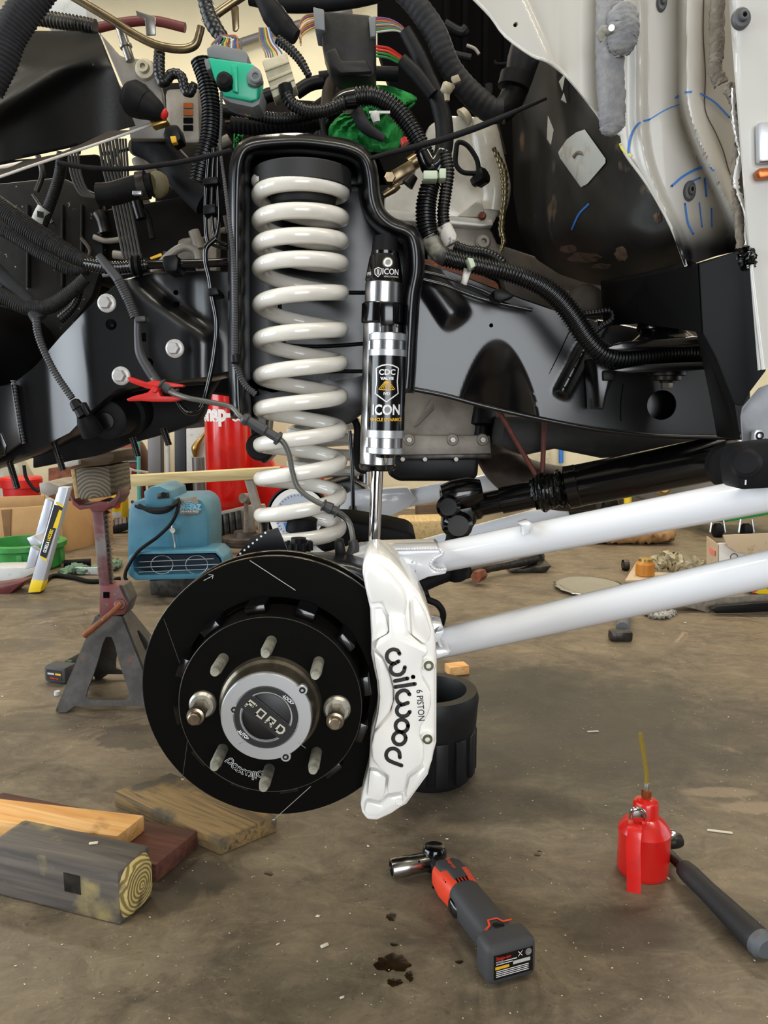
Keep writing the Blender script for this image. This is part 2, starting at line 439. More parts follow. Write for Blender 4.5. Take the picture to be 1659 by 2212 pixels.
for y_, xs_, nm_ in ((4.9, (-2.8, -.2, 2.6), 'near the back wall'), (.55, (-1.3, .6, 2.5), 'above the truck')):
    for i, x in enumerate(xs_):
        lf = thing('ceiling_lamp', 'twin tube ceiling lamp %s, %s of three' % (nm_, ('left', 'middle', 'right')[i]), 'ceiling lamp', (x, y_, 4.22), 'ceiling lamps')
        box('housing', (x, y_, 4.24), (1.4, .36, .12), 'door_steel', lf, bevel=.01)
        for k in (-.08, .08): lathe('tube_lamp', (x-.62, y_+k, 4.155), (x+.62, y_+k, 4.155), [(0, .018), (1, .018)], 'tube_glow', lf, 12)
# ================================================================== the truck: frame, towers, mounts
fr = thing('truck_frame', 'satin black ladder frame rail with spring tower behind the white coil spring', 'truck frame', P(640, 873, 1.43))
def YL(x, y):
    k = ss(95, 200, x + (y-800)*-.06)                      # the bright sloped facet
    s = 1.445 - .05*k
    dl = 150*ss(590, 745, y)                               # the diagonal step
    s += .035*ss(275+dl, 335+dl, x) - .02*ss(400, 470, x)
    s += .008*ss(60, 0, x)
    return s
o = sheet('rail_front', [(-260, 880), (-60, 840), (0, 838), (30, 828), (72, 796), (130, 728), (200, 655), (262, 607), (330, 590), (400, 588), (520, 588)],
      [(-260, 1085), (-60, 1020), (0, 1000), (60, 980), (150, 935), (195, 888), (250, 842), (300, 828), (380, 822), (440, 815), (520, 795)], YL, 64, 26, .006, 'black_paint', fr, lip=.09)
for (x, y, r) in ((240, 701, 12), (320, 784, 11), (380, 632, 5.5), (382, 657, 6)): hole(o, x, y, r, YL(x, y))
c = P(316, 731, 1.42); s = 9*mpp(c); cut(o, *g_box(c, (2*s, .08, 2*s)))
for (x, y) in ((241, 702), (322, 786)):
    A = P(x, y, 1.425); mk('inner_bolt', *hexa(A + V3((0, .02, 0)), A, .005), 'dark_steel', fr)
def flange_bolt(x, y, r, par):
    A = P(x, y, YL(x, y)); k = mpp(A)
    b = lathe('bolt', A + V3((0, .001, 0)), A - V3((0, .016, 0)), [(0, r*k), (.16, r*k), (.25, r*k*.9), (.3, r*k*.7)], 'bolt_head', par, 32, label='pale flanged hex bolt')
    u = r*k*.66
    mk('bolt_head', *g_lathe(A - V3((0, .003, 0)), A - V3((0, .016, 0)), [(0, u), (.85, u), (1, u*.88)], 6), 'bolt_head', b, ang=20)
mat('bolt_head', 'c9c6c4', .4, .25, c2='bab6b2', scale=60)
for (x, y) in ((231, 655), (378, 753), (262, 812)): flange_bolt(x, y, 20, fr)
tube('weld_bead', PX([(29, 822, 1.436), (34, 870, 1.434), (42, 920, 1.434), (50, 958, 1.436)]), .005, 'weld', fr, ridge=(.35, .006)) if mat('weld', '55565a', .35, .4) else 0
prism('rail_plate', [(-60, 845), (26, 830), (46, 958), (-20, 1000), (-60, 1010)], 1.428, 1.45, 'black_paint', fr, bevel=.003)
o = prism('tow_slot', [(-16, 925), (2, 935), (14, 962), (10, 985), (-10, 985), (-25, 950)], 1.424, 1.43, 'black_gloss', fr, bevel=.002)
for (a, b) in (((18, 990), (38, 1056)), ((118, 958), (136, 1016)), ((286, 945), (298, 986)), ((352, 925), (365, 962))):
    tube('hanging_stud', [P(*a, 1.47), P(*b, 1.47)], .0065, 'black_gloss', fr, n=10, sub=4, ridge=(.12, .003))
# --- front crossmember below the rail
cm = thing('front_crossmember', 'black crossmember with round bushing below the bolted frame plate', 'crossmember', P(240, 985, 1.6))
prism('skid_plate', [(70, 985), (110, 965), (180, 925), (235, 860), (300, 836), (440, 818), (472, 812), (448, 850), (436, 890), (425, 912), (360, 935), (270, 960), (205, 985), (70, 1012)], 1.56, 1.61, 'black_rubber', cm, bevel=.004)
lathe('bushing', P(230, 908, 1.43), P(300, 885, 1.60), [(0, .030), (.02, .036), (.45, .037), (.48, .044), (.9, .044), (1, .04)], 'black_rubber', cm, 32)
lathe('bushing_core', P(226, 910, 1.424), P(230, 908, 1.44), [(0, .016), (1, .02)], 'black_gloss', cm, 20)
tube('lower_lip', PX([(200, 893, 1.45), (240, 857, 1.46), (300, 838, 1.47), (380, 830, 1.48), (440, 824, 1.49)]), .006, 'black_paint', cm)
# --- spring tower: a stamped cup with a rolled rim
TO = [(500, 905), (497, 860), (495, 780), (494, 600), (494, 460), (496, 380), (500, 345), (511, 318), (532, 301), (570, 293), (640, 289), (700, 294), (752, 303), (788, 319), (808, 346), (816, 382), (820, 422), (830, 452), (852, 472), (884, 484), (905, 503), (915, 540), (915, 590), (906, 640), (901, 720), (897, 800), (893, 850)]
def offs(poly, d):
    out = []
    for i, (x, y) in enumerate(poly):
        a = poly[max(0, i-1)]; b = poly[min(len(poly)-1, i+1)]; dx, dy = b[0]-a[0], b[1]-a[1]; l = math.hypot(dx, dy)
        out.append((x - dy/l*d, y + dx/l*d))
    return out
TS = [(p.x, p.y) for p in spline([V3((x, y, 0)) for x, y in TO], 4)]
prof = [(-2, 1.50), (-2, 1.315), (2, 1.295), (8, 1.283), (15, 1.279), (22, 1.281), (29, 1.29), (35, 1.31), (40, 1.34), (46, 1.47)]
rows = [[P(x, y, Y) for x, y in offs(TS, d)] for d, Y in prof]
back = [[p + V3((0, .004, 0)) for p in r] for r in rows[1:-1]]
V = [p for r in rows for p in r]; n = len(TS); F = []
for j in range(len(rows)-1):
    for i in range(n-1): a = j*n+i; F.append([a, a+1, a+n+1, a+n])
tower = mk('spring_tower', V, F, 'black_paint', fr, ang=70)
tower.modifiers.new('thickness', 'SOLIDIFY').thickness = .003
o = prism('tower_back', [(x, y) for x, y in offs(TO, 40)][1:-1] , 1.45, 1.462, 'black_paint', fr)
# welded seams on the tower back
for L in ([(604, 655), (606, 700), (612, 735), (625, 746), (700, 748), (790, 742)], [(700, 632), (790, 632)], [(700, 803), (740, 802), (800, 802)]):
    tube('seam_bead', [P(x, y, 1.448) for x, y in L], .0035, 'black_rubber', fr, n=8)
tower_roof = prism('tower_roof', [(520, 330), (560, 318), (640, 310), (720, 318), (775, 340), (800, 372), (800, 400), (520, 400)], 1.43, 1.46, 'black_paint', fr, bevel=.004)
# --- bracket hanging below the tower (track bar side)
prism('lower_bracket', [(530, 800), (760, 800), (880, 830), (880, 850), (800, 880), (755, 915), (700, 930), (640, 900), (580, 880), (575, 930), (588, 985), (570, 1003), (548, 985), (535, 900)], 1.45, 1.54, 'black_paint', fr, bevel=.004)
lathe('bracket_bush', P(562, 965, 1.40), P(562, 965, 1.5), [(0, .022), (.1, .026), (1, .026)], 'black_rubber', fr, 24)
# --- rear rail
def YR(x, y):
    s = 1.445 + .00003*(x-900)
    # tapered press-formed boss, upper left
    t = ((x-915)*75 + (y-590)*105)/(75*75+105*105)
    d = ((x-915)*105 - (y-590)*75)/math.hypot(75, 105)
    if t > -.4:
        wd = 34 + 6*max(t, 0); h = .016*(1-ss(.82, 1.10, t))*ss(-.5, .9, t)*math.cos(d/wd*pi/2)**1.3 if abs(d) < wd else 0
        s -= h
    # arched pocket
    q = ((x-1075)/75)**2
    e_ = y - 752 - 110*q
    s += .060*(max(0, e_+20)/130)**1.25*ss(1.5, .8, q) if q < 1.5 and e_ > -20 else 0
    # slanted rib
    d = ((x-1265)*95 + (y-750)*50)/math.hypot(50, 95); t = ((x-1265)*-50 + (y-750)*105)/(50*50+105*105)
    if abs(d) < 20 and -.6 < t < 1.08: s -= .014*math.cos(d/20*pi/2)**1.5*(1-ss(.92, 1.08, t))
    s += .03*ss(1290, 1660, x)*0
    return s
o = sheet('rail_rear', [(893, 565), (930, 574), (980, 590), (1050, 618), (1130, 648), (1200, 672), (1280, 690), (1360, 706), (1480, 735), (1620, 770)],
      [(893, 836), (960, 852), (1050, 875), (1150, 898), (1250, 918), (1340, 930), (1440, 938), (1530, 941), (1620, 942)], YR, 130, 50, .006, 'black_paint', fr, lip=.09)
hole(o, 1430, 875, 32, 1.46, n=32)
hole(o, 1061, 703, 4.5, 1.45)
prism('rail_inner_web', [(893, 568), (1050, 622), (1280, 695), (1620, 775), (1620, 940), (1440, 936), (1150, 896), (893, 834)], 1.53, 1.536, 'black_paint', fr)
prism('rail_inner_web', [(0, 842), (72, 800), (200, 660), (330, 595), (500, 592), (500, 800), (300, 826), (150, 932), (0, 995)], 1.52, 1.526, 'black_paint', fr)
tube('rail_lip', PX([(880, 838, 1.438), (960, 854, 1.438), (1050, 878, 1.44), (1150, 901, 1.443), (1250, 921, 1.446), (1340, 934, 1.45), (1440, 942, 1.45), (1600, 946, 1.45)]), .0045, 'black_paint', fr)
for L in ([(1232, 712), (1200, 780), (1152, 873)], [(1346, 830), (1341, 870), (1341, 910)]):
    tube('seam_crack', [P(x, y, YR(x, y)-.0006) for x, y in L], .0009, 'dark_void', fr, n=6)
# --- cab mount on the rear rail
mt = thing('cab_mount', 'black cab body mount with rubber bushings bolted to frame rail', 'body mount', P(1420, 790, 1.36))
prism('weld_gusset', [(1276, 770), (1283, 772), (1296, 880), (1280, 884)], 1.40, 1.44, 'weld', mt, bevel=.003)
prism('side_plate', [(1286, 772), (1330, 770), (1330, 808), (1312, 850), (1304, 886), (1294, 882)], 1.36, 1.44, 'black_paint', mt, bevel=.003)
prism('plate_upper', [(1310, 752), (1345, 738), (1500, 726), (1540, 730), (1540, 746), (1340, 760)], 1.30, 1.43, 'black_gloss', mt, bevel=.003)
prism('plate_lower', [(1320, 800), (1398, 786), (1480, 782), (1545, 780), (1545, 796), (1480, 800), (1360, 806)], 1.30, 1.43, 'black_paint', mt, bevel=.003)
lathe('bushing_top', P(1432, 740, 1.36), P(1432, 692, 1.36), [(0, .052), (.12, .055), (.3, .046), (.5, .036), (.62, .044), (1, .042)], 'black_gloss', mt, 36)
lathe('bushing_bottom', P(1442, 798, 1.36), P(1440, 840, 1.36), [(0, .030), (.18, .032), (.3, .032), (.36, .024), (.55, .024), (.6, .013), (.7, .012)], 'dark_steel', mt, 32)
A = P(1440, 820, 1.36); mk('mount_bolt', *hexa(A, P(1440, 840, 1.36), .010), 'steel', mt)
prism('clip_square', [(1303, 800), (1330, 800), (1330, 822), (1303, 822)], 1.352, 1.36, 'black_plastic', mt, bevel=.002)
# ================================================================== coil spring
LK = [(395, 'L'), (415.6, 'R'), (427, 'L'), (471, 'R'), (482, 'L'), (521, 'R'), (534.6, 'L'), (569, 'R'), (584, 'L'), (632, 'R'), (662.7, 'L'), (711, 'R'), (738, 'L'), (783, 'R'), (815, 'L'), (855.5, 'R'), (886, 'L'), (927, 'R'), (962, 'L'), (996.6, 'R'), (1035, 'L'), (1071.5, 'R'), (1113, 'L'), (1140.8, 'R')]
YC = 1.33
RW = 16.3*mpp(P(648, 800, YC)); RC = 86.5*mpp(P(648, 800, YC))
zk = [P(548 if s == 'L' else 750, y, YC).z for y, s in LK]
zk = [P(565, 388, YC-.04).z] + zk + [P(600, 1170, YC-.05).z]
th = [-.20] + [float(i) for i in range(len(LK))] + [len(LK)-1+.80]       # in half turns; integer even = left, odd = right
xmid = lambda z: P(650, 420, YC).x + (P(649, 1100, YC).x - P(650, 420, YC).x)*(P(650, 420, YC).z - z)/(P(650, 420, YC).z - P(649, 1100, YC).z)
def hz(t):
    for i in range(len(th)-1):
        if t <= th[i+1] + 1e-9: break
    def sl(k):
        if k <= 0: return (zk[1]-zk[0])/(th[1]-th[0])
        if k >= len(th)-1: return (zk[-1]-zk[-2])/(th[-1]-th[-2])
        return (zk[k+1]-zk[k-1])/(th[k+1]-th[k-1])
    h = th[i+1]-th[i]; u = (t-th[i])/h
    return zk[i]*(1+2*u)*(1-u)**2 + sl(i)*h*u*(1-u)**2 + zk[i+1]*u*u*(3-2*u) + sl(i+1)*h*u*u*(u-1)
path = []
N = 900
for i in range(N+1):
    t = th[0] + (th[-1]-th[0])*i/N; a = pi + pi*t     # a=pi at left; going down: left -> back -> right -> front
    z = hz(t); rc = RC - .006*ss(.6, 0, (t-th[0])/2)*0
    path.append(V3((xmid(z) + rc*math.cos(a), YC - rc*math.sin(a), z)))
rad = [RW*(.72 + .28*ss(0, .006, i/N)) for i in range(N+1)]
V, F = g_sweep(path, rad, 20)
cs = mk('coil_spring', V, F, 'spring_white', None, ang=60, recalc=False, label='tall white coil spring standing in the black frame tower', cat='coil spring')
# rubber isolator above it and the black seat inside
A = P(654, 352, YC); k = mpp(A)
iso = thing('spring_isolator', 'black rubber isolator cup on top of the white coil spring', 'spring isolator', P(654, 395, YC))
zt = P(654, 338, YC-.08).z; zb = P(654, 383, YC-.08).z
lathe('rim', V3((A.x, YC, zt)), V3((A.x, YC, zb)), [(0, .02), (0, 103*k), (.06, 105*k), (.94, 105*k), (1, 103*k), (1, 60*k)], 'isolator', iso, 48) if mat('isolator', '1f1f20', .6, bump=.1, bscale=200) else 0
lathe('inner_cup', V3((A.x, YC, zb + .003)), V3((A.x, YC, zb-.034)), [(0, 74*k), (.6, 70*k), (.75, 66*k), (.9, 46*k), (1, 40*k), (1, 0)], 'isolator', iso, 40)
# bump stop and spring perch near the axle
bs = thing('bump_stop', 'black rubber bump stop inside the lowest coils', 'bump stop', P(655, 1165, 1.27))
lathe('pad', P(650, 1150, YC-.03), P(654, 1116, YC-.03), [(0, .026), (.2, .027), (.7, .025), (.92, .026), (1, .022), (1, 0)], 'black_rubber', bs, 28)
A = P(645, 1190, 1.22); 
lathe('knob_base', P(645, 1188, 1.215), P(645, 1162, 1.215), [(0, .02), (.5, .02), (.6, .012), (1, .012)], 'black_plastic', bs, 24)
for i in range(12):
    a = 2*pi*i/12; c = V3((P(645, 1178, 1.215).x + .02*math.cos(a), 1.215 + .02*math.sin(a), P(645, 1178, 1.215).z))
    lathe('knob_rib', c - V3((0, 0, .008)), c + V3((0, 0, .006)), [(0, .0036), (1, .003)], 'black_plastic', bs, 8)
# ================================================================== shock absorber with remote reservoir
sk = thing('shock_absorber', 'silver shock absorber with piggyback reservoir beside the coil spring', 'shock absorber', P(812, 1195, 1.30))
sa = lambda y: P(832.5 - (y-520)*.0355, y, 1.30)
def sect(name, y0, y1, r0, r1, m, par=sk, ch=.06, n=40, ax=None, Y=None):
    f = ax or sa; A, B = f(y0), f(y1); k = mpp(A)
    return lathe(name, A, B, [(0, r0*k*.93), (ch, r0*k), (1-ch, r1*k), (1, r1*k*.93)], m, par, n)
sect('top_bushing', 512, 548, 27, 29, 'black_rubber')
sect('collar', 545, 552, 30, 30, 'black_gloss')
sect('head_cap', 552, 612, 33, 41, 'black_gloss', ch=.1)
sect('upper_barrel', 610, 662, 40, 40, 'brushed')
sect('clamp_ring', 656, 700, 46, 46, 'black_gloss')
sect('body_tube', 700, 1003, 41, 39, 'brushed', ch=.005)
sect('end_cap', 1001, 1015, 40, 38.5, 'black_gloss', ch=.2)
rod = lathe('rod', sa(1010), P(806, 1225, 1.30), [(0, 13.2*mpp(sa(1010))), (1, 13.2*mpp(sa(1010)))], 'chrome', sk, 32)
A = P(838, 568, 1.275); lathe('bleed_screw', A + V3((0, .012, 0)), A - V3((0, .006, 0)), [(0, .0085), (.9, .0085), (1, .007), (1, .0042), (.8, .0042), (.8, 0)], 'zinc', sk, 24); lathe('screw_socket', A + V3((0, .0, 0)), A - V3((0, .0045, 0)), [(0, .004), (1, .004)], 'black_gloss', sk, 6)
ra = lambda y: P(838.5 - (y-722)*.027, y, 1.235)
mat('label_black', '0a0a0b', .22, coat=.3)
res = sect('reservoir', 720, 980, 38.5, 38.5, 'brushed', ax=ra, ch=.004)
sect('ring', 722, 737, 41.5, 41.5, 'satin_silver', par=res, ax=ra); sect('ring', 756, 771, 41.5, 41.5, 'satin_silver', par=res, ax=ra)
sect('ring', 928, 946, 41.5, 41.5, 'satin_silver', par=res, ax=ra); sect('ring', 966, 979, 41.5, 41.5, 'satin_silver', par=res, ax=ra)
sect('label_sleeve', 770, 929, 41.0, 41.0, 'label_black', par=res, ax=ra, ch=.002)
sect('valve_base', 979, 988, 22, 20, 'black_gloss', par=res, ax=ra); sect('valve_tip', 988, 1000, 8, 4, 'chrome', par=res, ax=ra)
prism('bridge', [(821, 651), (852, 651), (852, 702), (821, 702)], 1.225, 1.29, 'black_gloss', sk, bevel=.003)
lathe('bridge_port', P(836, 697, 1.24), P(836, 724, 1.24), [(0, .010), (1, .010)], 'dark_steel', sk, 18)
lathe('bridge_pin', P(860, 702, 1.25), P(860, 722, 1.25), [(0, .003), (1, .003)], 'chrome', sk, 10)
def wrap(axf, y0, rpx):
    """lettering wrapped on a cylinder, facing the camera"""
    A = axf(y0); up = (axf(y0-20) - axf(y0+20)).normalized(); k = mpp(A); r = rpx*k
    def fn(x, y):
        a = x/r; return A + up*y + V3((math.sin(a)*r, -math.cos(a)*r, 0))
    return fn, k
f, k = wrap(ra, 886, 41.6); text('lettering', 'ICON', 30*k, f, 'text_white', res, bold=.0006, sx=.86, label='white lettering on the reservoir sleeve')
f, k = wrap(ra, 906, 41.6); text('lettering', 'VEHICLE DYNAMICS', 9.8*k, f, 'text_yellow', res, bold=.0002, sx=.86)
f, k = wrap(ra, 806, 41.6); text('lettering', 'CDC', 16*k, f, 'text_white', res, bold=.0003, sx=1.05)
f, k = wrap(ra, 819, 41.6); text('lettering', 'VALVE', 8.5*k, f, 'text_white', res, bold=.0003, sx=1.15)
f, k = wrap(ra, 851, 41.6); text('lettering', 'IVD', 8.5*k, f, 'text_white', res, bold=.0002)
f, k = wrap(ra, 830, 41.6)
sh = [(-22, 34), (-12, 38), (0, 40), (12, 38), (22, 34), (25, 32), (23, 5), (26, -20), (14, -28), (0, -38), (-14, -28), (-26, -20), (-23, 5), (-25, 32), (-22, 34)]
mk('shield_outline', *g_strokes([[(x*k, y*k) for x, y in sh]], 2.6*k, f), 'text_white', res, smooth=False, recalc=False)
fan = []
for i in range(9):
    a = R(90 + (i-4)*13); fan.append([((math.cos(a)*6)*k, (8)*k), ((math.cos(a)*26)*k, (8-18*abs(math.sin(a))+ (1-abs(math.sin(a)))*-8)*k)])
fan = [[((i-4)*1.0*k, 5*k), ((i-4)*4.4*k, (-13 + .1*(i-4)**2)*k)] for i in range(9)] + [[(x*k, (-13 + .1*(x/4.4)**2)*k) for x in (-17.6, -9, 0, 9, 17.6)]]
mk('fan_mark', *g_strokes(fan, 1.3*k, f), 'text_yellow', res, smooth=False, recalc=False)
f, k = wrap(sa, 594, 41.5); fs = lambda x, y: f(x + 15*k, y)
text('lettering', 'ICON', 17*k, fs, 'text_white', sk, bold=.0002, sx=.9)
f2, k = wrap(sa, 604, 41.5); text('lettering', 'VEHICLE DYNAMICS', 4.2*k, lambda x, y: f2(x + 17*k, y), 'text_white', sk, sx=.9)
mk('shield_outline', *g_strokes([[(-21*k, 6*k), (-13*k, 9*k), (-6*k, 6*k), (-7*k, -4*k), (-13*k, -10*k), (-20*k, -4*k), (-21*k, 6*k)], [(-15*k, 5*k), (-15*k, -5*k)], [(-11.5*k, 5*k), (-11.5*k, -5*k)]], 1.8*k, f), 'text_white', sk, smooth=False, recalc=False)
f3, k = wrap(sa, 596, 41.5); text('lettering', '1993', 10*k, lambda x, y: f3(x - 38*k, y), 'text_white', sk, sx=.8)
# ================================================================== brake rotor and hub
YD = .992
C0 = P(598, 1487, YD); kx = mpp(C0)
AX = lambda Y: V3((C0.x, Y, C0.z))
RO = .1815; RI = .1268; YH = .932; RH = .1167
rt = thing('brake_rotor', 'large black slotted brake disc with wheel hub and studs facing the camera', 'brake rotor', AX(YD) - V3((0, 0, RO)))
def annulus(name, r0, r1, Ya, Yb, m, par, n=96, ch=.0012):
    pr = [(Ya, r1-ch), (Ya+ch, r1), (Yb-ch, r1), (Yb, r1-ch), (Yb, r0), (Ya, r0)]
    V, F = [], []
    for (Y, r) in pr: V += [V3((C0.x + r*math.cos(2*pi*i/n), Y, C0.z + r*math.sin(2*pi*i/n))) for i in range(n)]
    m_ = len(pr)
    for j in range(m_):
        for i in range(n): a = j*n; b = ((j+1) % m_)*n; F.append([a+i, a+(i+1) % n, b+(i+1) % n, b+i])
    return mk(name, V, F, m, par, ang=30)
mat('rotor_black', '080706', .6, bump=.03, bscale=500, spec=.06); mat('rotor_edge', '7a7160', .3, .9, c2='2d2822', scale=40)
annulus('front_plate', RI, RO, YD, YD+.010, 'rotor_black', rt)
annulus('front_rim', RO-.004, RO+.0003, YD+.001, YD+.0098, 'rotor_edge', rt)
annulus('rear_plate', RI, RO, YD+.034, YD+.045, 'rotor_black', rt)
annulus('rear_rim', RO-.004, RO+.0003, YD+.035, YD+.0445, 'rotor_edge', rt)
annulus('vane_core', RI+.005, RO-.006, YD+.009, YD+.035, 'dark_void', rt)
# rotor hat
lathe('dust_shield', AX(1.062), AX(1.066), [(0, .135), (1, .135)], 'rotor_black', rt, 64)
hat = lathe('hat', AX(YH), AX(1.03), [(0, 0), (0, RH-.0015), (.016, RH), (1, RH)], 'rotor_black', rt, 96)
for i in range(12):
    a = 2*pi*(i+.3)/12; u = V3((math.cos(a), 0, math.sin(a))); tg = V3((-math.sin(a), 0, math.cos(a)))
    rot = Matrix((u, V3((0, 1, 0)), tg)).transposed()
    box('lug', AX(.972) + u*.122, (.012, .05, .026), 'black_gloss', rt, rot=rot, bevel=.002)
# machined slots
def dln(name, pts, wd, m, par, Y): return mk(name, *g_strokes([pts], wd, lambda x, z: V3((x, Y, z))), m, par, smooth=False, recalc=False)
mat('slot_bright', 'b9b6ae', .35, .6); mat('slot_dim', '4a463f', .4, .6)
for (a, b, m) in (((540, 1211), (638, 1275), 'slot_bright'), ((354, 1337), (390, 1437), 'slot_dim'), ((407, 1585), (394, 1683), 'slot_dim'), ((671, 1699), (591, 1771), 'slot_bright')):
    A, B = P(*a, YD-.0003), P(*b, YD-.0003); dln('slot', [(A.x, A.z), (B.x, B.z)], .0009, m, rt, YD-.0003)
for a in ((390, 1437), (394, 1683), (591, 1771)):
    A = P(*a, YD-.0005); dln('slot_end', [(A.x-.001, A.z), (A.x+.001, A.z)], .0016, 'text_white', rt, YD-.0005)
mk('direction_arrow', *g_strokes([[(P(x, y, YD).x, P(x, y, YD).z) for x, y in L] for L in ([(440, 1254), (461, 1243)], [(451, 1241), (461, 1242), (459, 1250)])], .0005, lambda x, z: V3((x, YD-.0004, z))), 'text_white', rt, smooth=False, recalc=False)
# thin bright edge of the hat
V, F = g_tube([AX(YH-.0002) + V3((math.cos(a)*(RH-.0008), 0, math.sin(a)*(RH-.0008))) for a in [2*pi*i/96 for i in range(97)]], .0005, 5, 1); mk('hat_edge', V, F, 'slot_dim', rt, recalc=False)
# hub barrel, cap, dial
mat('hub_barrel', '7d7566', .33, .85, c2='565046', scale=30, thr=(.3, .7))
hub = lathe('hub_barrel', AX(YH+.001), AX(.9005), [(0, .066), (.04, .0655), (.25, .0635), (.33, .060), (.85, .0572), (1, .056)], 'hub_barrel', rt, 72)
cap = lathe('hub_cap', AX(.9045), AX(.896), [(0, .0545), (.25, .0563), (.75, .0563), (1, .0550), (1, .0405), (.8, .0400), (.8, 0)], 'satin_silver', rt, 72, label='silver locking hub cap with black dial')
dial = lathe('dial', AX(.8985), AX(.8950), [(0, .0392), (.8, .0392), (1, .0385), (1, 0)], 'dial_black', cap, 64) if mat('dial_black', '1b1b1c', .42) else None
CC = AX(.8948); ta = R(-41); tx = V3((math.cos(ta), 0, math.sin(ta))); ty = V3((-math.sin(ta), 0, math.cos(ta)))
def seg_rec(sgn):   # the two recessed half moons either side of the grip bar: built as bounded pockets
    pts = []
    for i in range(25):
        a = R(18) + (pi-2*R(18))*i/24; pts.append((.0325*math.cos(a), sgn*.0325*math.sin(a)))
    return [CC + tx*x + ty*y for x, y in pts]
for sgn in (1, -1):
    q = seg_rec(sgn); V, F = g_extrude(q, (0, .02, 0)); cut(dial, [v - V3((0, .004, 0)) for v in V], F)
    ins = [CC + (p-CC)*.9 + V3((0, .0026, 0)) + ty*(sgn*.001) for p in q]; V, F = g_extrude(ins, (0, .003, 0))
    mk('dial_recess', V, F, 'dial_inner', cap, bevel=.0006) if mat('dial_inner', '0e0e0f', .38) else 0
    e = [CC + (p-CC)*.93 + V3((0, .0012, 0)) for p in q]; V, F = g_tube(e + [e[0]], .0003, 5, 1); mk('recess_edge', V, F, 'slot_dim', cap, recalc=False)
# raised wide lettering on the bar: built from strokes
W5 = .0072; h = .0058
def L_F(x): return [[(x, -h), (x, h), (x+W5*1.25, h)], [(x, .6e-3), (x+W5*.95, .6e-3)]]
def L_O(x): return [[(x, -h), (x, h), (x+W5*1.15, h), (x+W5*1.15, -h), (x, -h)]]
def L_R(x): return [[(x, -h), (x, h), (x+W5*1.15, h), (x+W5*1.15, .2e-3), (x+W5*.35, .2e-3)], [(x+W5*.55, .2e-3), (x+W5*1.15, -h)]]
def L_D(x): return [[(x, -h), (x, h), (x+W5*.85, h), (x+W5*1.15, h*.45), (x+W5*1.15, -h*.45), (x+W5*.85, -h), (x, -h)]]
sc_ = .62
word = L_F(-.0300) + L_O(-.0142) + L_R(.0008) + L_D(.0160)
mk('lettering', *g_strokes([[(x*1.03 + .0026, y*.78) for x, y in s] for s in word], .0027, lambda x, y: CC + V3((0, -.0004, 0)) + tx*x + ty*y), 'letter_silver', cap, smooth=False, recalc=False) if mat('letter_silver', 'c9c5b4', .4, .3) else 0
text('lettering', '-LOCK>', .0062, flatmap(CC + tx*.006 + ty*.0355 + V3((0, -.0004, 0)), tx, ty), 'text_white', cap, bold=.0002, sx=.75)
text('lettering', '-AUTO>', .0062, flatmap(CC - tx*.007 - ty*.0352 + V3((0, -.0004, 0)), tx, ty), 'text_white', cap, bold=.0002, sx=.75)
mk('pointer_mark', *g_strokes([[(.030, -.0030), (.0345, 0), (.030, .0030)]], .0007, lambda x, y: CC + V3((0, -.0004, 0)) + tx*x + ty*y), 'slot_dim', cap, smooth=False, recalc=False)
for (x, y) in ((653, 1491), (506, 1533), (617, 1635)):
    A = P(x, y, .8965); s_ = lathe('screw', A + V3((0, .004, 0)), A - V3((0, .0012, 0)), [(0, .0042), (.8, .0042), (1, .0036), (1, .0018), (.7, .0018), (.7, 0)], 'black_gloss', cap, 18)
    lathe('screw_boss', A + V3((0, .006, 0)), A - V3((0, .0003, 0)), [(0, .0064), (.9, .0064), (1, .0060), (1, .0045)], 'satin_silver', cap, 24)
for (a, b) in (((517, 1607), (532, 1598)), ((644, 1604), (660, 1616))):
    A, B = P(*a, .8957), P(*b, .8957); dln('tick_mark', [(A.x, A.z), (B.x, B.z)], .0007, 'zinc', cap, .8957)
# studs and lug nuts on a 170 mm circle
rot0 = R(88)
stud0 = None
for i in range(8):
    a = rot0 + i*pi/4; B = AX(YH) + V3((math.cos(a), 0, math.sin(a)))*.0850
    if i in (2, 6):
        nut = lathe('nut_washer', B + V3((0, .001, 0)), B - V3((0, .009, 0)), [(0, .0172), (.6, .0172), (1, .0145), (1, 0)], 'zinc', rt, 32)
        n2 = mk('lug_nut', *g_lathe(B - V3((0, .006, 0)), B - V3((0, .034, 0)), [(0, .0105), (.93, .0105), (1, .0092)], 6), 'nut_steel', nut, ang=20) if mat('nut_steel', '9c8f7c', .3, .95, c2='7d7263', scale=60) else 0
        lathe('nut_tip', B - V3((0, .033, 0)), B - V3((0, .052, 0)), [(0, .0108), (.2, .0112), (.5, .0108), (.56, .0080), (.92, .0076), (1, .0062), (1, 0)], 'nut_steel', nut, 24)
    else:
        o = lathe('wheel_stud', B, B - V3((0, .050, 0)), [(0, .0070), (.80, .0070), (.83, .0062), (.9, .0062), (1, .0052), (1, 0)], 'stud_zinc', rt, 20, label='zinc plated wheel stud') if stud0 is None and mat('stud_zinc', 'b6b4a6', .42, .75, c2='8e8c80', scale=70) else dup(stud0, rt, B - V3((0, .025, 0)))
        stud0 = stud0 or o
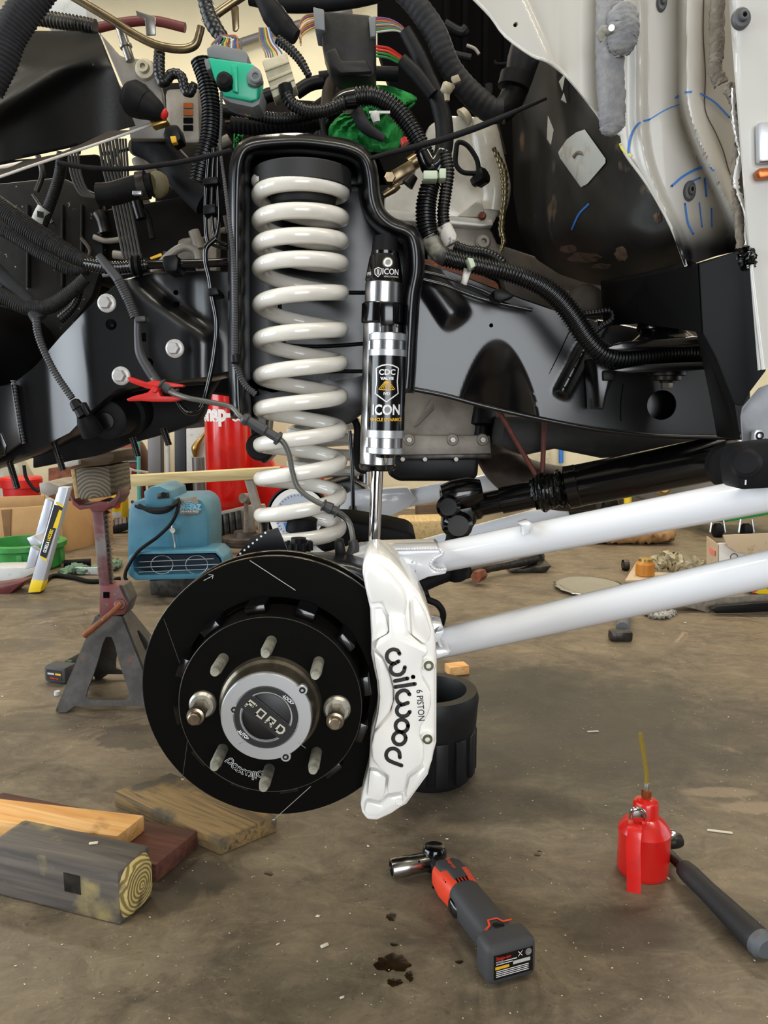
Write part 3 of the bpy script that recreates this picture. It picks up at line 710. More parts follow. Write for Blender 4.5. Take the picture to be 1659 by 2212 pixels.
# --- the rounded wordmark: strokes taken in the caliper's own layout units
def circ(cx, cy, r, n=20): return [(cx + r*math.cos(2*pi*i/n), cy + r*math.sin(2*pi*i/n)) for i in range(n+1)]
def crv(L, s=4): return [(p.x, p.y) for p in spline([V3((x, y, 0)) for x, y in L], s)]
WM = [crv([(425, 872), (408, 846), (370, 840), (338, 862), (330, 900), (350, 934), (385, 944), (418, 928)]), crv([(385, 944), (362, 966), (360, 1000), (385, 1026), (425, 1028), (455, 1006), (465, 972)]),
      [(390, 1076), (485, 1056)], circ(526, 1045, 3, 8), [(393, 1120), (540, 1097)],
      crv([(500, 1176), (480, 1150), (445, 1147), (412, 1170), (405, 1205), (420, 1238), (450, 1250), (488, 1238)]), crv([(450, 1250), (420, 1262), (405, 1290), (412, 1320), (440, 1338), (478, 1333), (502, 1305)]),
      circ(442, 1410, 47), circ(424, 1503, 47), crv([(428, 1645), (420, 1602), (385, 1580), (346, 1588), (325, 1622), (335, 1658), (370, 1680), (440, 1706)])]
def hatmap(off):
    def fn(u, v):     # u across (up of the letters), v along the word
        a = R(249) - (v-1275)*6.6e-5/.094*1.0*-1*-1; r = .094 + (u-420)*6.6e-5
        return AX(YH - off) + V3((math.cos(a)*r, 0, math.sin(a)*r))
    return fn
mk('lettering', *g_strokes(WM, 36, hatmap(.0003)), 'text_white', rt, smooth=False, recalc=False, label='outlined white maker mark upside down on the hat')
mk('lettering_fill', *g_strokes(WM, 20, hatmap(.0005)), 'rotor_black', rt, smooth=False, recalc=False)
# ================================================================== brake caliper
K = lambda L: [(740 + x/3.456, 1160 + y/3.456) for x, y in L]
cl = thing('brake_caliper', 'white six piston brake caliper with black lettering clamped over the disc', 'brake caliper', P(840, 1775, .98))
YCal = .938
OUT = [(150, 195), (195, 130), (280, 128), (350, 165), (420, 230), (520, 350), (580, 430), (640, 560), (680, 690), (695, 800), (692, 960), (690, 1300), (690, 1540), (672, 1670), (640, 1760), (560, 1880), (470, 2000), (370, 2070), (260, 2122), (180, 2118), (142, 2060), (133, 2000), (150, 1900), (195, 1720), (203, 1600), (207, 1500), (222, 1420), (252, 1320), (265, 1200), (255, 1080), (232, 980), (212, 880), (212, 740), (205, 540), (168, 380), (148, 270)]
prism('body', K(OUT), YCal+.022, 1.075, 'caliper_white', cl, bevel=.005, seg=3)
prism('top_lobe', K([(196, 205), (285, 208), (350, 262), (440, 365), (476, 430), (482, 500), (468, 600), (345, 600), (330, 560), (298, 492), (210, 505), (172, 385), (160, 280)]), YCal+.006, YCal+.03, 'caliper_white', cl, bevel=.004, seg=3)
prism('pad_pocket', K([(212, 540), (290, 530), (325, 600), (345, 700), (330, 725), (240, 775), (216, 800), (220, 700)]), YCal+.014, YCal+.03, 'caliper_white', cl, bevel=.003)
prism('logo_plate', K([(345, 585), (470, 592), (488, 735), (588, 822), (635, 840), (640, 880), (605, 900), (590, 1000), (600, 1075), (655, 1160), (662, 1260), (640, 1330), (585, 1420), (575, 1500), (605, 1560), (608, 1640), (600, 1700), (488, 1780), (462, 1910), (335, 1925), (345, 1790), (275, 1735), (222, 1660), (216, 1560), (238, 1470), (300, 1400), (365, 1320), (388, 1230), (385, 1130), (350, 1000), (300, 900), (240, 838), (262, 790), (350, 740)]), YCal, YCal+.03, 'caliper_white', cl, bevel=.0045, seg=3)
prism('side_facet', K([(228, 850), (300, 910), (345, 1010), (378, 1130), (380, 1230), (355, 1310), (290, 1395), (232, 1460), (262, 1330), (277, 1200), (266, 1080), (244, 970)]), YCal+.012, YCal+.03, 'caliper_white', cl, bevel=.003)
prism('bottom_lobe', K([(200, 1740), (262, 1750), (330, 1800), (318, 1920), (290, 1975), (180, 1945)]), YCal+.012, YCal+.03, 'caliper_white', cl, bevel=.004)
prism('outer_rib', K([(500, 1800), (608, 1715), (630, 1740), (545, 1870), (470, 1960), (480, 1880)]), YCal+.012, YCal+.03, 'caliper_white', cl, bevel=.004)
prism('tail_lobe', K([(178, 1975), (290, 2000), (335, 1945), (450, 1925), (455, 1985), (370, 2050), (260, 2098), (190, 2092), (158, 2050)]), YCal+.010, YCal+.03, 'caliper_white', cl, bevel=.004)
prism('outer_shoulder', K([(500, 480), (545, 440), (620, 570), (665, 720), (640, 790), (600, 800), (515, 735)]), YCal+.014, YCal+.03, 'caliper_white', cl, bevel=.005)
prism('inner_half', K([(160, 170), (195, 120), (290, 120), (430, 230), (560, 400), (650, 560), (690, 720), (705, 900), (702, 1540), (640, 1780), (480, 2000), (300, 2100), (200, 2100), (300, 1700), (330, 1200), (250, 600)]), 1.06, 1.115, 'caliper_white', cl, bevel=.005)
for (x, y) in ((643, 962), (635, 1510)):
    q = K([(x, y)])[0]; A = P(*q, YCal+.016)
    b = lathe('bolt', A + V3((0, .01, 0)), A - V3((0, .002, 0)), [(0, .0066), (.9, .0066), (1, .006), (1, .0036), (.5, .0036), (.5, 0)], 'bolt_olive', cl, 24, label='olive zinc socket bolt') if mat('bolt_olive', '6f6f55', .28, .9) else 0
    lathe('bolt_seat', A + V3((0, .012, 0)), A + V3((0, .0005, 0)), [(0, .0095), (.7, .0095), (1, .0082)], 'caliper_white', cl, 28)
for (x, y, r) in ((440, 480, .0058), (422, 1982, .0048)):
    A = P(*K([(x, y)])[0], YCal+.008); lathe('dowel', A + V3((0, .008, 0)), A - V3((0, .0012, 0)), [(0, r), (.9, r), (1, r*.8)], 'caliper_white', cl, 20)
cmap = lambda x, y: P(740 + x/3.456, 1160 + y/3.456, YCal-.0004)
mk('lettering', *g_strokes(WM, 29, cmap), 'text_black', cl, smooth=False, recalc=False, label='black rounded maker mark running down the caliper')
q = K([(580, 1258)])[0]
text('lettering', '6 PISTON', .0118, flatmap(P(*q, YCal-.0004), V3((.08, 0, -1)), V3((1, 0, .08))), 'text_black', cl, bold=.0001, sx=.86)
# ================================================================== control arms
def arm_tube(name, a, Ya, b, Yb, r, par, n=36):
    A, B = P(*a, Ya), P(*b, Yb); B = A + (B-A)*(1.3 if b[0] > 1700 else 1.0); return lathe(name, A, B, [(0, r), (1, r)], 'white_powder', par, n)
ua = thing('upper_radius_arm', 'white tubular control arm with welded bracket, upper of the near pair', 'control arm', P(960, 1230, 1.2))
arm_tube('tube', (938, 1206), 1.235, (1760, 1046), .985, .0248, ua)
prism('bracket', [(760, 1200), (800, 1190), (948, 1186), (957, 1196), (937, 1207), (930, 1222), (943, 1231), (966, 1229), (964, 1240), (925, 1247), (892, 1262), (868, 1242), (800, 1230)], 1.15, 1.245, 'white_powder', ua, bevel=.003)
tube('weld_bead', PX([(948, 1184, 1.15), (956, 1196, 1.148), (938, 1207, 1.148), (931, 1221, 1.148), (944, 1231, 1.148), (964, 1230, 1.15)]), .003, 'white_powder', ua, ridge=(.35, .004), n=8)
tube('weld_bead', PX([(850, 1187, 1.15), (900, 1186, 1.149), (946, 1185, 1.15)]), .0024, 'white_powder', ua, ridge=(.35, .004), n=8)
mk('stamp', *g_strokes([crv([(890, 1215), (897, 1208), (901, 1214), (896, 1222), (891, 1230), (898, 1233)])], 3, lambda x, y: P(x, y, 1.1494)), 'white_powder', ua)
prism('clip', [(1122, 1133), (1143, 1126), (1150, 1131), (1152, 1143), (1143, 1146), (1145, 1154), (1131, 1157), (1131, 1137)], 1.12, 1.15, 'white_powder', ua, bevel=.0015)
la = thing('lower_radius_arm', 'white tubular control arm leaving the caliper, lower of the near pair', 'control arm', P(940, 1420, 1.2))
arm_tube('tube', (930, 1394), 1.235, (1760, 1206), .985, .0248, la)
prism('bracket_upper', [(920, 1352), (935, 1345), (953, 1348), (958, 1356), (938, 1366), (960, 1362), (950, 1385), (920, 1400)], 1.15, 1.2, 'white_powder', la, bevel=.003)
prism('bracket_lower', [(920, 1404), (960, 1403), (974, 1406), (970, 1416), (945, 1424), (920, 1432)], 1.15, 1.22, 'white_powder', la, bevel=.004)
tube('weld_bead', PX([(934, 1366, 1.165), (950, 1372, 1.163), (948, 1386, 1.163), (957, 1402, 1.165), (972, 1407, 1.17)]), .003, 'white_powder', la, ridge=(.35, .004), n=8)
# far side arms
fa = thing('far_radius_arm', 'pale control arm on the far side behind the shock rod', 'control arm', P(800, 1130, 2.2))
prism('plate', [(728, 1080), (760, 1062), (880, 1053), (900, 1078), (884, 1096), (830, 1122), (760, 1128), (724, 1110)], 2.15, 2.25, 'white_powder', fa, bevel=.004)
arm_tube('tube', (850, 1082), 2.2, (1120, 1030), 2.1, .026, fa, 24)
lathe('pivot_bolt', P(762, 1100, 2.12), P(762, 1100, 2.2), [(0, .012), (1, .012)], 'dark_steel', fa, 12)
fl = thing('far_lower_arm', 'dull white control arm behind the upper near arm with steel joint', 'control arm', P(1020, 1160, 2.1))
arm_tube('tube', (830, 1204), 2.22, (1236, 1098), 2.0, .024, fl, 24)
lathe('joint', P(1228, 1100, 2.0), P(1330, 1070, 1.97), [(0, .028), (.3, .03), (.34, .026), (.7, .026), (.74, .036), (1, .036)], 'dark_steel', fl, 24)
# axle pieces behind the disc
axl = thing('front_axle', 'black front axle beam and knuckle behind the brake disc', 'axle', P(700, 1200, 1.5))
prism('beam', [(676, 1176), (690, 1140), (716, 1124), (760, 1126), (840, 1140), (886, 1150), (902, 1165), (888, 1174), (780, 1172), (700, 1195)], 1.45, 1.62, 'black_rubber', axl, bevel=.012, seg=3)
tube('axle_tube', [P(640, 1290, 1.10), P(690, 1250, 1.75), P(740, 1200, 2.3)], .045, 'black_paint', axl, n=24)
prism('knuckle', [(560, 1260), (600, 1215), (700, 1212), (760, 1220), (820, 1240), (860, 1330), (860, 1600), (780, 1700), (640, 1700), (560, 1500)], 1.08, 1.16, 'black_paint', axl, bevel=.01, seg=3)
o = prism('perforated_shield', [(507, 1205), (545, 1158), (600, 1140), (622, 1190), (580, 1205)], 1.10, 1.104, 'black_paint', axl)
for i in range(7):
    A = P(519 + i*9, 1196 - i*7.5, 1.0995); lathe('perforation', A, A + V3((0, .0012, 0)), [(0, .0016), (1, .0016)], 'text_white', axl, 8)
prism('abs_bracket', [(722, 1170), (740, 1168), (746, 1205), (724, 1205)], 1.14, 1.17, 'black_plastic', axl, bevel=.003)
tube('arm_fin', PX([(566, 1195, 1.2), (570, 1150, 1.3), (570, 1118, 1.36)]), .008, 'black_paint', axl, n=10)
# ball joint arm and brake line seen right of the caliper
bj = thing('steering_linkage', 'black ball joint linkage lying under the upper white arm', 'steering linkage', P(960, 1255, 1.6))
tube('arm', PX([(900, 1262, 1.5), (960, 1240, 1.55), (1010, 1233, 1.6)]), [.02, .018, .012], 'black_rubber', bj, n=16)
lathe('ball_cup', P(985, 1225, 1.56), P(990, 1255, 1.56), [(0, .02), (.3, .026), (.8, .024), (1, .012)], 'black_rubber', bj, 20)
tube('hose', PX([(905, 1262, 1.35), (918, 1280, 1.33), (925, 1295, 1.32), (945, 1305, 1.32), (957, 1325, 1.32), (953, 1350, 1.32)]), .006, 'black_rubber', bj, n=10)
lathe('hose_fitting', P(903, 1284, 1.32), P(926, 1282, 1.32), [(0, .005), (.3, .008), (.6, .008), (1, .005)], 'black_plastic', bj, 12)
# ================================================================== drive shaft, gearbox, exhaust
ds = thing('drive_shaft', 'gloss black drive shaft with universal joint and tape wrapped slip yoke', 'drive shaft', P(990, 1160, 1.6))
dA, dB = P(1000, 1098, 1.62), P(1700, 960, 1.45)
def dp(x): t = (x-1000)/700; return dA.lerp(dB, t)
lathe('stub', dp(1010), dp(1190), [(0, .03), (.15, .03), (.2, .024), (.45, .024), (.46, .028), (1, .028)], 'black_gloss', ds, 28)
V, F = g_tube([dp(1165 + i*6) for i in range(15)], [.033 + .002*math.sin(i*1.9) + .004*math.sin(i*.6) + (.005 if 2 < i < 12 else -.004) for i in range(15)], 22, 3)
V = [v + V3((random.uniform(-.002, .002), random.uniform(-.002, .002), random.uniform(-.0025, .0025))) for v in V]
mk('tape_wrap', V, F, 'wrap_green', ds, ang=15, label='black plastic wrap with green streaks') if mat('wrap_green', '0c0e0c', .22, c2='2f4a24', scale=22, thr=(.58, .7), bump=.6, bscale=60) else 0
lathe('collar', dp(1240), dp(1275), [(0, .034), (.1, .044), (.8, .044), (1, .04)], 'black_gloss', ds, 32)
lathe('shaft_tube', dp(1262), dp(1620), [(0, .041), (.02, .043), (1, .043)], 'black_gloss', ds, 36)
lathe('yoke_ear', P(955, 1075, 1.6), P(1040, 1060, 1.6), [(0, .026), (.3, .033), (.7, .033), (1, .024)], 'black_gloss', ds, 24)
lathe('yoke_cap', P(990, 1136, 1.56), P(990, 1120, 1.66), [(0, .022), (.08, .03), (.9, .03), (1, .02)], 'black_gloss', ds, 24)
lathe('yoke_cap', P(968, 1095, 1.56), P(975, 1092, 1.66), [(0, .018), (.08, .025), (.9, .025), (1, .02)], 'black_gloss', ds, 24)
prism('yoke_body', [(950, 1060), (1000, 1042), (1036, 1060), (1036, 1100), (1030, 1130), (1010, 1158), (972, 1162), (955, 1150), (958, 1110)], 1.585, 1.65, 'black_gloss', ds, bevel=.015, seg=3)
lathe('boot', P(985, 1180, 1.62), P(985, 1145, 1.62), [(0, .03), (.5, .022), (1, .02)], 'black_rubber', ds, 20)
gb = thing('gearbox', 'dusty aluminium gearbox housing with black sump pan under the rail', 'gearbox', P(950, 1045, 1.85))
o = prism('housing', [(866, 840), (1032, 840), (1030, 938), (1020, 946), (880, 946), (868, 930)], 1.78, 2.1, 'cast_alu', gb, bevel=.008)
mk('rib', *g_extrude(PX([(892, 925, 1.775), (935, 862, 1.755), (938, 885, 1.76), (905, 918, 1.775)]), (0, .02, 0)), 'cast_alu', gb, bevel=.002)
prism('flange', [(868, 940), (1060, 940), (1062, 985), (868, 985)], 1.765, 2.1, 'cast_alu', gb, bevel=.006)
for x in (884, 978, 1043):
    A = P(x, 950, 1.76); lathe('boss', A + V3((0, .02, 0)), A, [(0, .014), (.8, .014), (1, .012)], 'cast_alu', gb, 18); mk('flange_bolt', *hexa(A, A - V3((0, .008, 0)), .0075), 'steel', gb)
pan = prism('sump_pan', [(836, 986), (1036, 986), (1032, 1030), (1018, 1040), (860, 1040), (838, 1026)], 1.77, 2.1, 'black_plastic', gb, bevel=.012, seg=3)
prism('pan_rail', [(866, 983), (1062, 980), (1062, 990), (866, 994)], 1.755, 2.1, 'dark_steel', gb, bevel=.002)
for x in (870, 918, 985): A = P(x, 992, 1.752); mk('pan_bolt', *hexa(A + V3((0, .004, 0)), A - V3((0, .004, 0)), .006), 'steel', gb)
lathe('sensor', P(1040, 950, 1.78), P(1048, 860, 1.8), [(0, .018), (.3, .018), (.35, .03), (.8, .03), (1, .02)], 'black_plastic', gb, 18)
prism('bellhousing', [(880, 850), (900, 790), (1060, 800), (1130, 880), (1060, 940), (1030, 900)], 1.9, 2.2, 'cast_alu', gb, bevel=.01)
ex = thing('exhaust_pipe', 'rusty brown exhaust down pipe curving behind the gearbox', 'exhaust pipe', P(1100, 1060, 2.0))
tube('pipe', PX([(1050, 880, 2.0), (1060, 950, 2.0), (1085, 1000, 1.98), (1130, 1035, 1.95), (1210, 1055, 1.9), (1290, 1050, 1.86)]), [.05, .052, .054, .055, .056, .058], 'exhaust', ex, n=28) if mat('exhaust', '4b4039', .6, .4, c2='32291f', scale=14) else 0
prism('hanger', [(1236, 1075), (1285, 1060), (1276, 1092), (1258, 1096), (1250, 1092), (1240, 1098)], 1.72, 1.76, 'exhaust', ex, bevel=.004)
tb = thing('frame_shield', 'dark grey heat shield hanging under the frame rail', 'heat shield', P(1250, 985, 1.7))
prism('shield', [(1090, 900), (1180, 902), (1300, 925), (1500, 945), (1560, 950), (1430, 985), (1300, 990), (1200, 970), (1130, 985), (1080, 965)], 1.62, 1.9, 'dusty_plastic', tb, bevel=.01)
for (a, b, l) in (((1068, 872), (1166, 1040), 'thin rusty red hanger rod slanting down to the drive shaft'), ((1176, 895), (1172, 1020), 'thin rusty red hanger rod hanging straight down')):
    tube('hanger_rod', [P(*a, 1.58), P(*b, 1.575)], .0052, 'rod_rust', n=10, sub=3, label=l, cat='rod') if mat('rod_rust', '6b2f22', .6, c2='4a2018', scale=40) else 0
# ================================================================== cab body side
def spray_mat():
    m = bpy.data.materials.new('primer_with_black_overspray'); m.use_nodes = True; nt = m.node_tree; N = nt.nodes; L = nt.links; b = N['Principled BSDF']
    b.inputs['Roughness'].default_value = .3; b.inputs['Coat Weight'].default_value = .25
    g = N.new('ShaderNodeNewGeometry'); sx = N.new('ShaderNodeSeparateXYZ'); L.new(g.outputs['Position'], sx.inputs[0])
    n = N.new('ShaderNodeTexNoise'); n.inputs['Scale'].default_value = 9; L.new(g.outputs['Position'], n.inputs['Vector'])
    ad = N.new('ShaderNodeMath'); ad.operation = 'MULTIPLY_ADD'; ad.inputs[1].default_value = .05; L.new(n.outputs['Fac'], ad.inputs[0]); L.new(sx.outputs['Z'], ad.inputs[2])
    mr = N.new('ShaderNodeMapRange'); mr.interpolation_type = 'SMOOTHSTEP'; z0 = P(1500, 535, 1.13).z; z1 = P(1500, 445, 1.13).z
    mr.inputs[1].default_value = z0+.025; mr.inputs[2].default_value = z1+.025; L.new(ad.outputs[0], mr.inputs[0])
    mx = N.new('ShaderNodeMixRGB'); mx.inputs[1].default_value = (*lin('121215'), 1); mx.inputs[2].default_value = (*lin('b9b5ad'), 1); L.new(mr.outputs[0], mx.inputs[0]); L.new(mx.outputs[0], b.inputs['Base Color'])
    MATS['overspray'] = m
spray_mat()
cab = thing('pickup_cab', 'bare white cab side panel with cut wheel arch and blue marker lines', 'cab body', P(1500, 575, 1.12))
def lx(y): return 1388 + 95*ss(230, 580, y)*(.35+.65*ss(230, 580, y)) if y > 230 else 1388
def rx(y): return 1476 + 118*ss(190, 560, y)
def YP(x, y):
    a, b = lx(y), rx(y)
    s = 1.13
    s += .035*ss(a-4, a+12, x)                     # recessed channel
    s -= .050*ss(b-14, b+8, x)
    s += .012*ss(b+14, b+40, x)
    s -= .018*ss(a-40, a-4, x)*(1-ss(a-4, a+4, x))
    # pressed ridge on the inner fender part, upper left
    d = (x-1090)*.55 + (y-30)*-.83
    if x < 1260: s += .03*ss(1200, 1040, x) + .012*ss(-6, 10, (x-1150) - (y-40)*.45)*ss(1260, 1200, x)
    # dimple
    return s
CUT = [(1018, -8), (1060, 35), (1092, 78), (1150, 120), (1182, 132), (1225, 165), (1290, 245), (1312, 280), (1342, 292), (1350, 330), (1400, 400), (1450, 490), (1482, 575), (1550, 552), (1622, 536)]
pn = sheet('cowl_panel', [(940, -200), (1640, -200)], CUT, YP, 170, 84, .004, 'overspray', cab)
hole(pn, 1114, 53, 5, YP(1114, 53))
V, F = g_tube([P(x, y, YP(x, y) + .0015) for x, y in CUT[:13]], .0022, 6, 3); mk('cut_edge', V, F, 'body_white', cab, recalc=False)
pl = sheet('door_pillar', [(1560, -220), (1600, -220), (2000, -220)], [(1640, 800), (1652, 795), (2000, 740)], lambda x, y: 1.035 + .05*ss(1592 + max(0, (y-540))*.13, 1566 + max(0, (y-540))*.13, x), 70, 50, .004, 'pillar', cab) if mat('pillar', 'c6c4bf', .25, coat=.4) else 0
tube('pillar_seam', PX([(1620, 540, 1.033), (1636, 680, 1.033), (1650, 798, 1.033)]), .003, 'pillar', cab, n=8)
mk('panel_crack', *g_strokes([crv([(1521, -20), (1519, 70), (1524, 160), (1523, 235), (1545, 285), (1562, 325), (1575, 370), (1590, 400)])], 2.2, lambda x, y: P(x, y, YP(x, y)-.0008)), 'crack', cab, smooth=False, recalc=False) if mat('crack', '4a3a34', .7) else 0
ink = [[(1357, 330), (1362, 295), (1378, 268), (1403, 258)], [(1403, 258), (1440, 236), (1478, 222)], [(1460, 211), (1478, 200), (1494, 198)], [(1514, 202), (1545, 222), (1576, 254)],
       [(1451, 402), (1480, 378), (1518, 361), (1541, 368)], [(1494, 392), (1512, 384)], [(1522, 386), (1526, 424)], [(1542, 404), (1556, 420)], [(1480, 440), (1486, 480), (1498, 505)], [(1511, 438), (1517, 490)], [(1537, 450), (1538, 490)]]
wds = [4, 2.4, 4, 4, 5, 4, 4, 3, 4, 2.6, 3]
for L, wd in zip(ink, wds): mk('marker_line', *g_strokes([crv(L)], wd, lambda x, y: P(x, y, YP(x, y)-.0012)), 'blue_ink', cab, smooth=False, recalc=False)
mat('smudge_yellow', 'd8cf6a', .6)
mk('yellow_smudge', *g_strokes([crv([(1340, 312), (1347, 325), (1362, 336)])], 6, lambda x, y: P(x, y, YP(x, y)-.0010)), 'smudge_yellow', cab, smooth=False, recalc=False)
def grommet(x, y, Y, rx_, ry, name='grommet', m='grommet_grey', par=cab):
    A = P(x, y, Y); k = mpp(A); V, F = g_lathe(A + V3((0, .002, 0)), A - V3((0, .012, 0)), [(0, rx_*k), (.35, rx_*k), (.5, rx_*k*.85), (.55, rx_*k*.5), (.95, rx_*k*.48), (1, rx_*k*.40), (1, rx_*k*.24), (.4, rx_*k*.22), (.4, 0)], 28)
    V = [V3((v.x, v.y, A.z + (v.z-A.z)*ry/rx_)) for v in V]; return mk(name, V, F, m, par)
mat('grommet_grey', '4d4d50', .5)
grommet(1600, 41, 1.033, 20, 22); grommet(1489, 413, YP(1489, 413)-.001, 13, 21); grommet(1429, 5, YP(1429, 5)-.001, 11, 20)
# seam sealer / foam
def lumpy(pts, r, m, name, par, flat=None, amp=.12, n=18, sub=10):
    V, F = g_tube(pts, r, n, sub, flat=flat, twist0=(1, 0, 0)); c = sum((v for v in V), V3())/len(V)
    rnd = random.Random(len(V)); V = [v + (V3((rnd.uniform(-1, 1), rnd.uniform(-1, 1), rnd.uniform(-1, 1))))*(amp*.012) for v in V]
    return mk(name, V, F, m, par, ang=80)
fm = thing('foam_seal', 'long grey foam seal strip hanging on the white inner panel', 'foam strip', P(1320, 288, 1.11))
lumpy(PX([(1318, -40, 1.105), (1317, 60, 1.10), (1319, 160, 1.10), (1322, 240, 1.10), (1322, 276, 1.104), (1322, 286, 1.108)]), [.018, .018, .0185, .018, .0165, .008], 'foam_grey', 'strip', fm, flat=(1, .75))
lumpy(PX([(1345, 14, 1.09), (1346, 35, 1.082), (1347, 65, 1.08), (1345, 95, 1.082), (1343, 116, 1.09)]), [.012, .02, .0205, .019, .011], 'foam_grey', 'fold', fm, flat=(1, .7))
A = P(1318, 62, 1.085); lathe('stud', A + V3((0, .03, 0)), P(1321, 60, 1.06), [(0, .004), (1, .004)], 'zinc', fm, 12); mk('stud_nut', *hexa(P(1306, 72, 1.10), P(1306, 72, 1.085), .011), 'zinc', fm)
fb = thing('seam_foam', 'brown crumbly foam strip along the door pillar seam', 'foam strip', P(1600, 520, 1.08))
lumpy(PX([(1549, -40, 1.085), (1549, 40, 1.085), (1548, 110, 1.085), (1545, 150, 1.085), (1558, 182, 1.085)]), [.009, .010, .0095, .009, .010], 'foam_brown', 'strip', fb, flat=(1, .6))
lumpy(PX([(1570, 190, 1.065), (1590, 200, 1.06), (1600, 230, 1.06), (1602, 280, 1.06), (1600, 320, 1.06), (1594, 370, 1.06), (1595, 420, 1.06), (1602, 470, 1.06), (1606, 535, 1.06)]), [.010, .016, .016, .013, .012, .011, .010, .011, .012], 'foam_brown', 'strip', fb, flat=(1, .5))
tp_ = crv([(1583, 190), (1584, 250), (1592, 300), (1598, 330), (1588, 390), (1596, 420), (1612, 470), (1612, 530)], 8); rnm = random.Random(3)
V = []
for x, y in tp_: w_ = rnm.uniform(3, 10); V += [P(x - w_*.6, y, 1.0490), P(x, y, 1.0475), P(x + w_, y, 1.0490)]
mk('bare_metal', V, [q for i in range(len(tp_)-1) for q in ([3*i, 3*i+1, 3*i+4, 3*i+3], [3*i+1, 3*i+2, 3*i+5, 3*i+4])], 'torn_metal', fb, smooth=False, recalc=False, label='bright torn sheet metal edge') if mat('torn_metal', 'e4e2df', .25, .3) else 0
# hinge clips at the right border
hg = thing('door_hinge_clip', 'small clear clip with orange plastic tab on the door pillar', 'clip', P(1650, 380, 1.03))
prism('plate', [(1640, 262), (1700, 258), (1700, 345), (1642, 350)], 1.02, 1.034, 'satin_silver', hg, bevel=.004)
prism('tab', [(1636, 370), (1642, 362), (1700, 358), (1700, 378), (1642, 386)], 1.02, 1.034, 'copper', hg, bevel=.003)
# ================================================================== footwell / wheelhouse liner
wh = thing('wheelhouse_liner', 'grimy black footwell panel behind the cut white fender edge', 'liner panel', P(1300, 600, 1.3))
def YW(x, y):
    s = 1.19 + .62*(max(0, (1475-x))/360)**2.2
    s += .25*ss(470, 640, y + (x-1250)*-.05)**1.5
    s += .004*math.sin(x*.05)*math.sin(y*.043)
    return s
wt = [(1105, 60), (1150, 90), (1190, 118), (1230, 150), (1300, 230), (1330, 275), (1352, 310), (1402, 385), (1455, 480), (1490, 580)]
wb = [(1105, 150), (1108, 300), (1110, 420), (1122, 500), (1160, 560), (1210, 592), (1270, 612), (1340, 622), (1420, 605), (1492, 592)]
mat('grime', '161412', .55, spec=.3, c2='262421', scale=7, c3='7a6350', s3=11, t3=(.64, .72), bump=.35, bscale=70, thr=(.35, .7))
sheet('panel', wt, wb, YW, 90, 46, .004, 'grime', wh)
A = P(1258, 340, 1.0)
pad = [(1245, 285), (1263, 279), (1308, 342), (1308, 352), (1270, 396), (1258, 402), (1212, 338), (1208, 325), (1225, 300)]
V, F = g_extrude([P(x, y, YW(x, y)-.006) for x, y in pad], (0, .010, 0)); mk('pad', V, F, 'pad_white', wh, bevel=.003, label='pale rounded square pad') if mat('pad_white', 'b9bab6', .5, c2='94897a', scale=22, thr=(.55, .75)) else 0
tube('pad_clip', [P(1240, 338, YW(1240, 338)-.006), P(1250, 330, YW(1240, 338)-.02), P(1263, 334, YW(1250, 338)-.02), P(1266, 348, YW(1258, 348)-.007)], .004, 'foam_brown', wh, n=8)
mk('marker_line', *g_strokes([crv([(1271, 441), (1250, 463), (1235, 495)])], 4, lambda x, y: P(x, y, YW(x, y)-.002)), 'blue_ink', wh, smooth=False, recalc=False)
for q in ([(1184, 250), (1196, 280), (1190, 312), (1150+32, 300)], [(1222, 155), (1215, 195), (1208, 175)], [(1218, 200), (1224, 222), (1212, 215)]):
    V, F = g_extrude([P(x, y, 1.45) for x, y in q], (0, .003, 0)); mk('tag', V, F, 'pad_white', wh)
mat('mud', '6b5442', .9, c2='4a3a2e', scale=30, bump=.8, bscale=120)
for (mx0, my0, mw, mh, sd0) in ((1342, 548, 15, 18, 1), (1262, 556, 36, 12, 2), (1228, 538, 20, 9, 3), (1300, 575, 22, 7, 4), (1420, 470, 9, 12, 5)):
    rn0 = random.Random(sd0); ol0 = [(mx0 + mw*math.cos(2*pi*i/18)*(.75+.4*rn0.random()), my0 + mh*math.sin(2*pi*i/18)*(.75+.4*rn0.random())) for i in range(18)]
    V = [P(mx0, my0, YW(mx0, my0)-.005)] + [P(x, y, YW(x, y)-.0012) for x, y in ol0]; mk('mud_patch', V, [[0, 1+i, 1+(i+1) % 18] for i in range(18)], 'mud', wh, recalc=False)
# rocker box and brackets, right border
rk = thing('rocker_box', 'matt black welded rocker box below the white cab panel', 'rocker box', P(1560, 900, 1.1))
mat('rocker_black', '0b0b0c', .5, bump=.03, bscale=500, spec=.12)
mk('front_face', *g_extrude(PX([(1510, 568, 1.10), (1600, 541, 1.06), (1626, 535, 1.04), (1656, 800, 1.035), (1620, 848, 1.045), (1604, 878, 1.05), (1585, 872, 1.06), (1545, 770, 1.08), (1518, 720, 1.095)]), (.002, .03, .003)), 'rocker_black', rk, bevel=.002)
mk('side_face', *g_extrude(PX([(1508, 568, 1.10), (1517, 722, 1.095), (1450, 708, 1.25), (1380, 700, 1.34), (1312, 705, 1.42), (1306, 612, 1.42), (1400, 595, 1.25)]), (.0, .03, .01)), 'rocker_black', rk, bevel=.002)
mk('lower_face', *g_extrude(PX([(1518, 720, 1.10), (1545, 770, 1.085), (1588, 872, 1.062), (1600, 950, 1.06), (1560, 945, 1.25), (1545, 860, 1.3), (1535, 800, 1.3)]), (.004, .03, .0)), 'rocker_black', rk, bevel=.002)
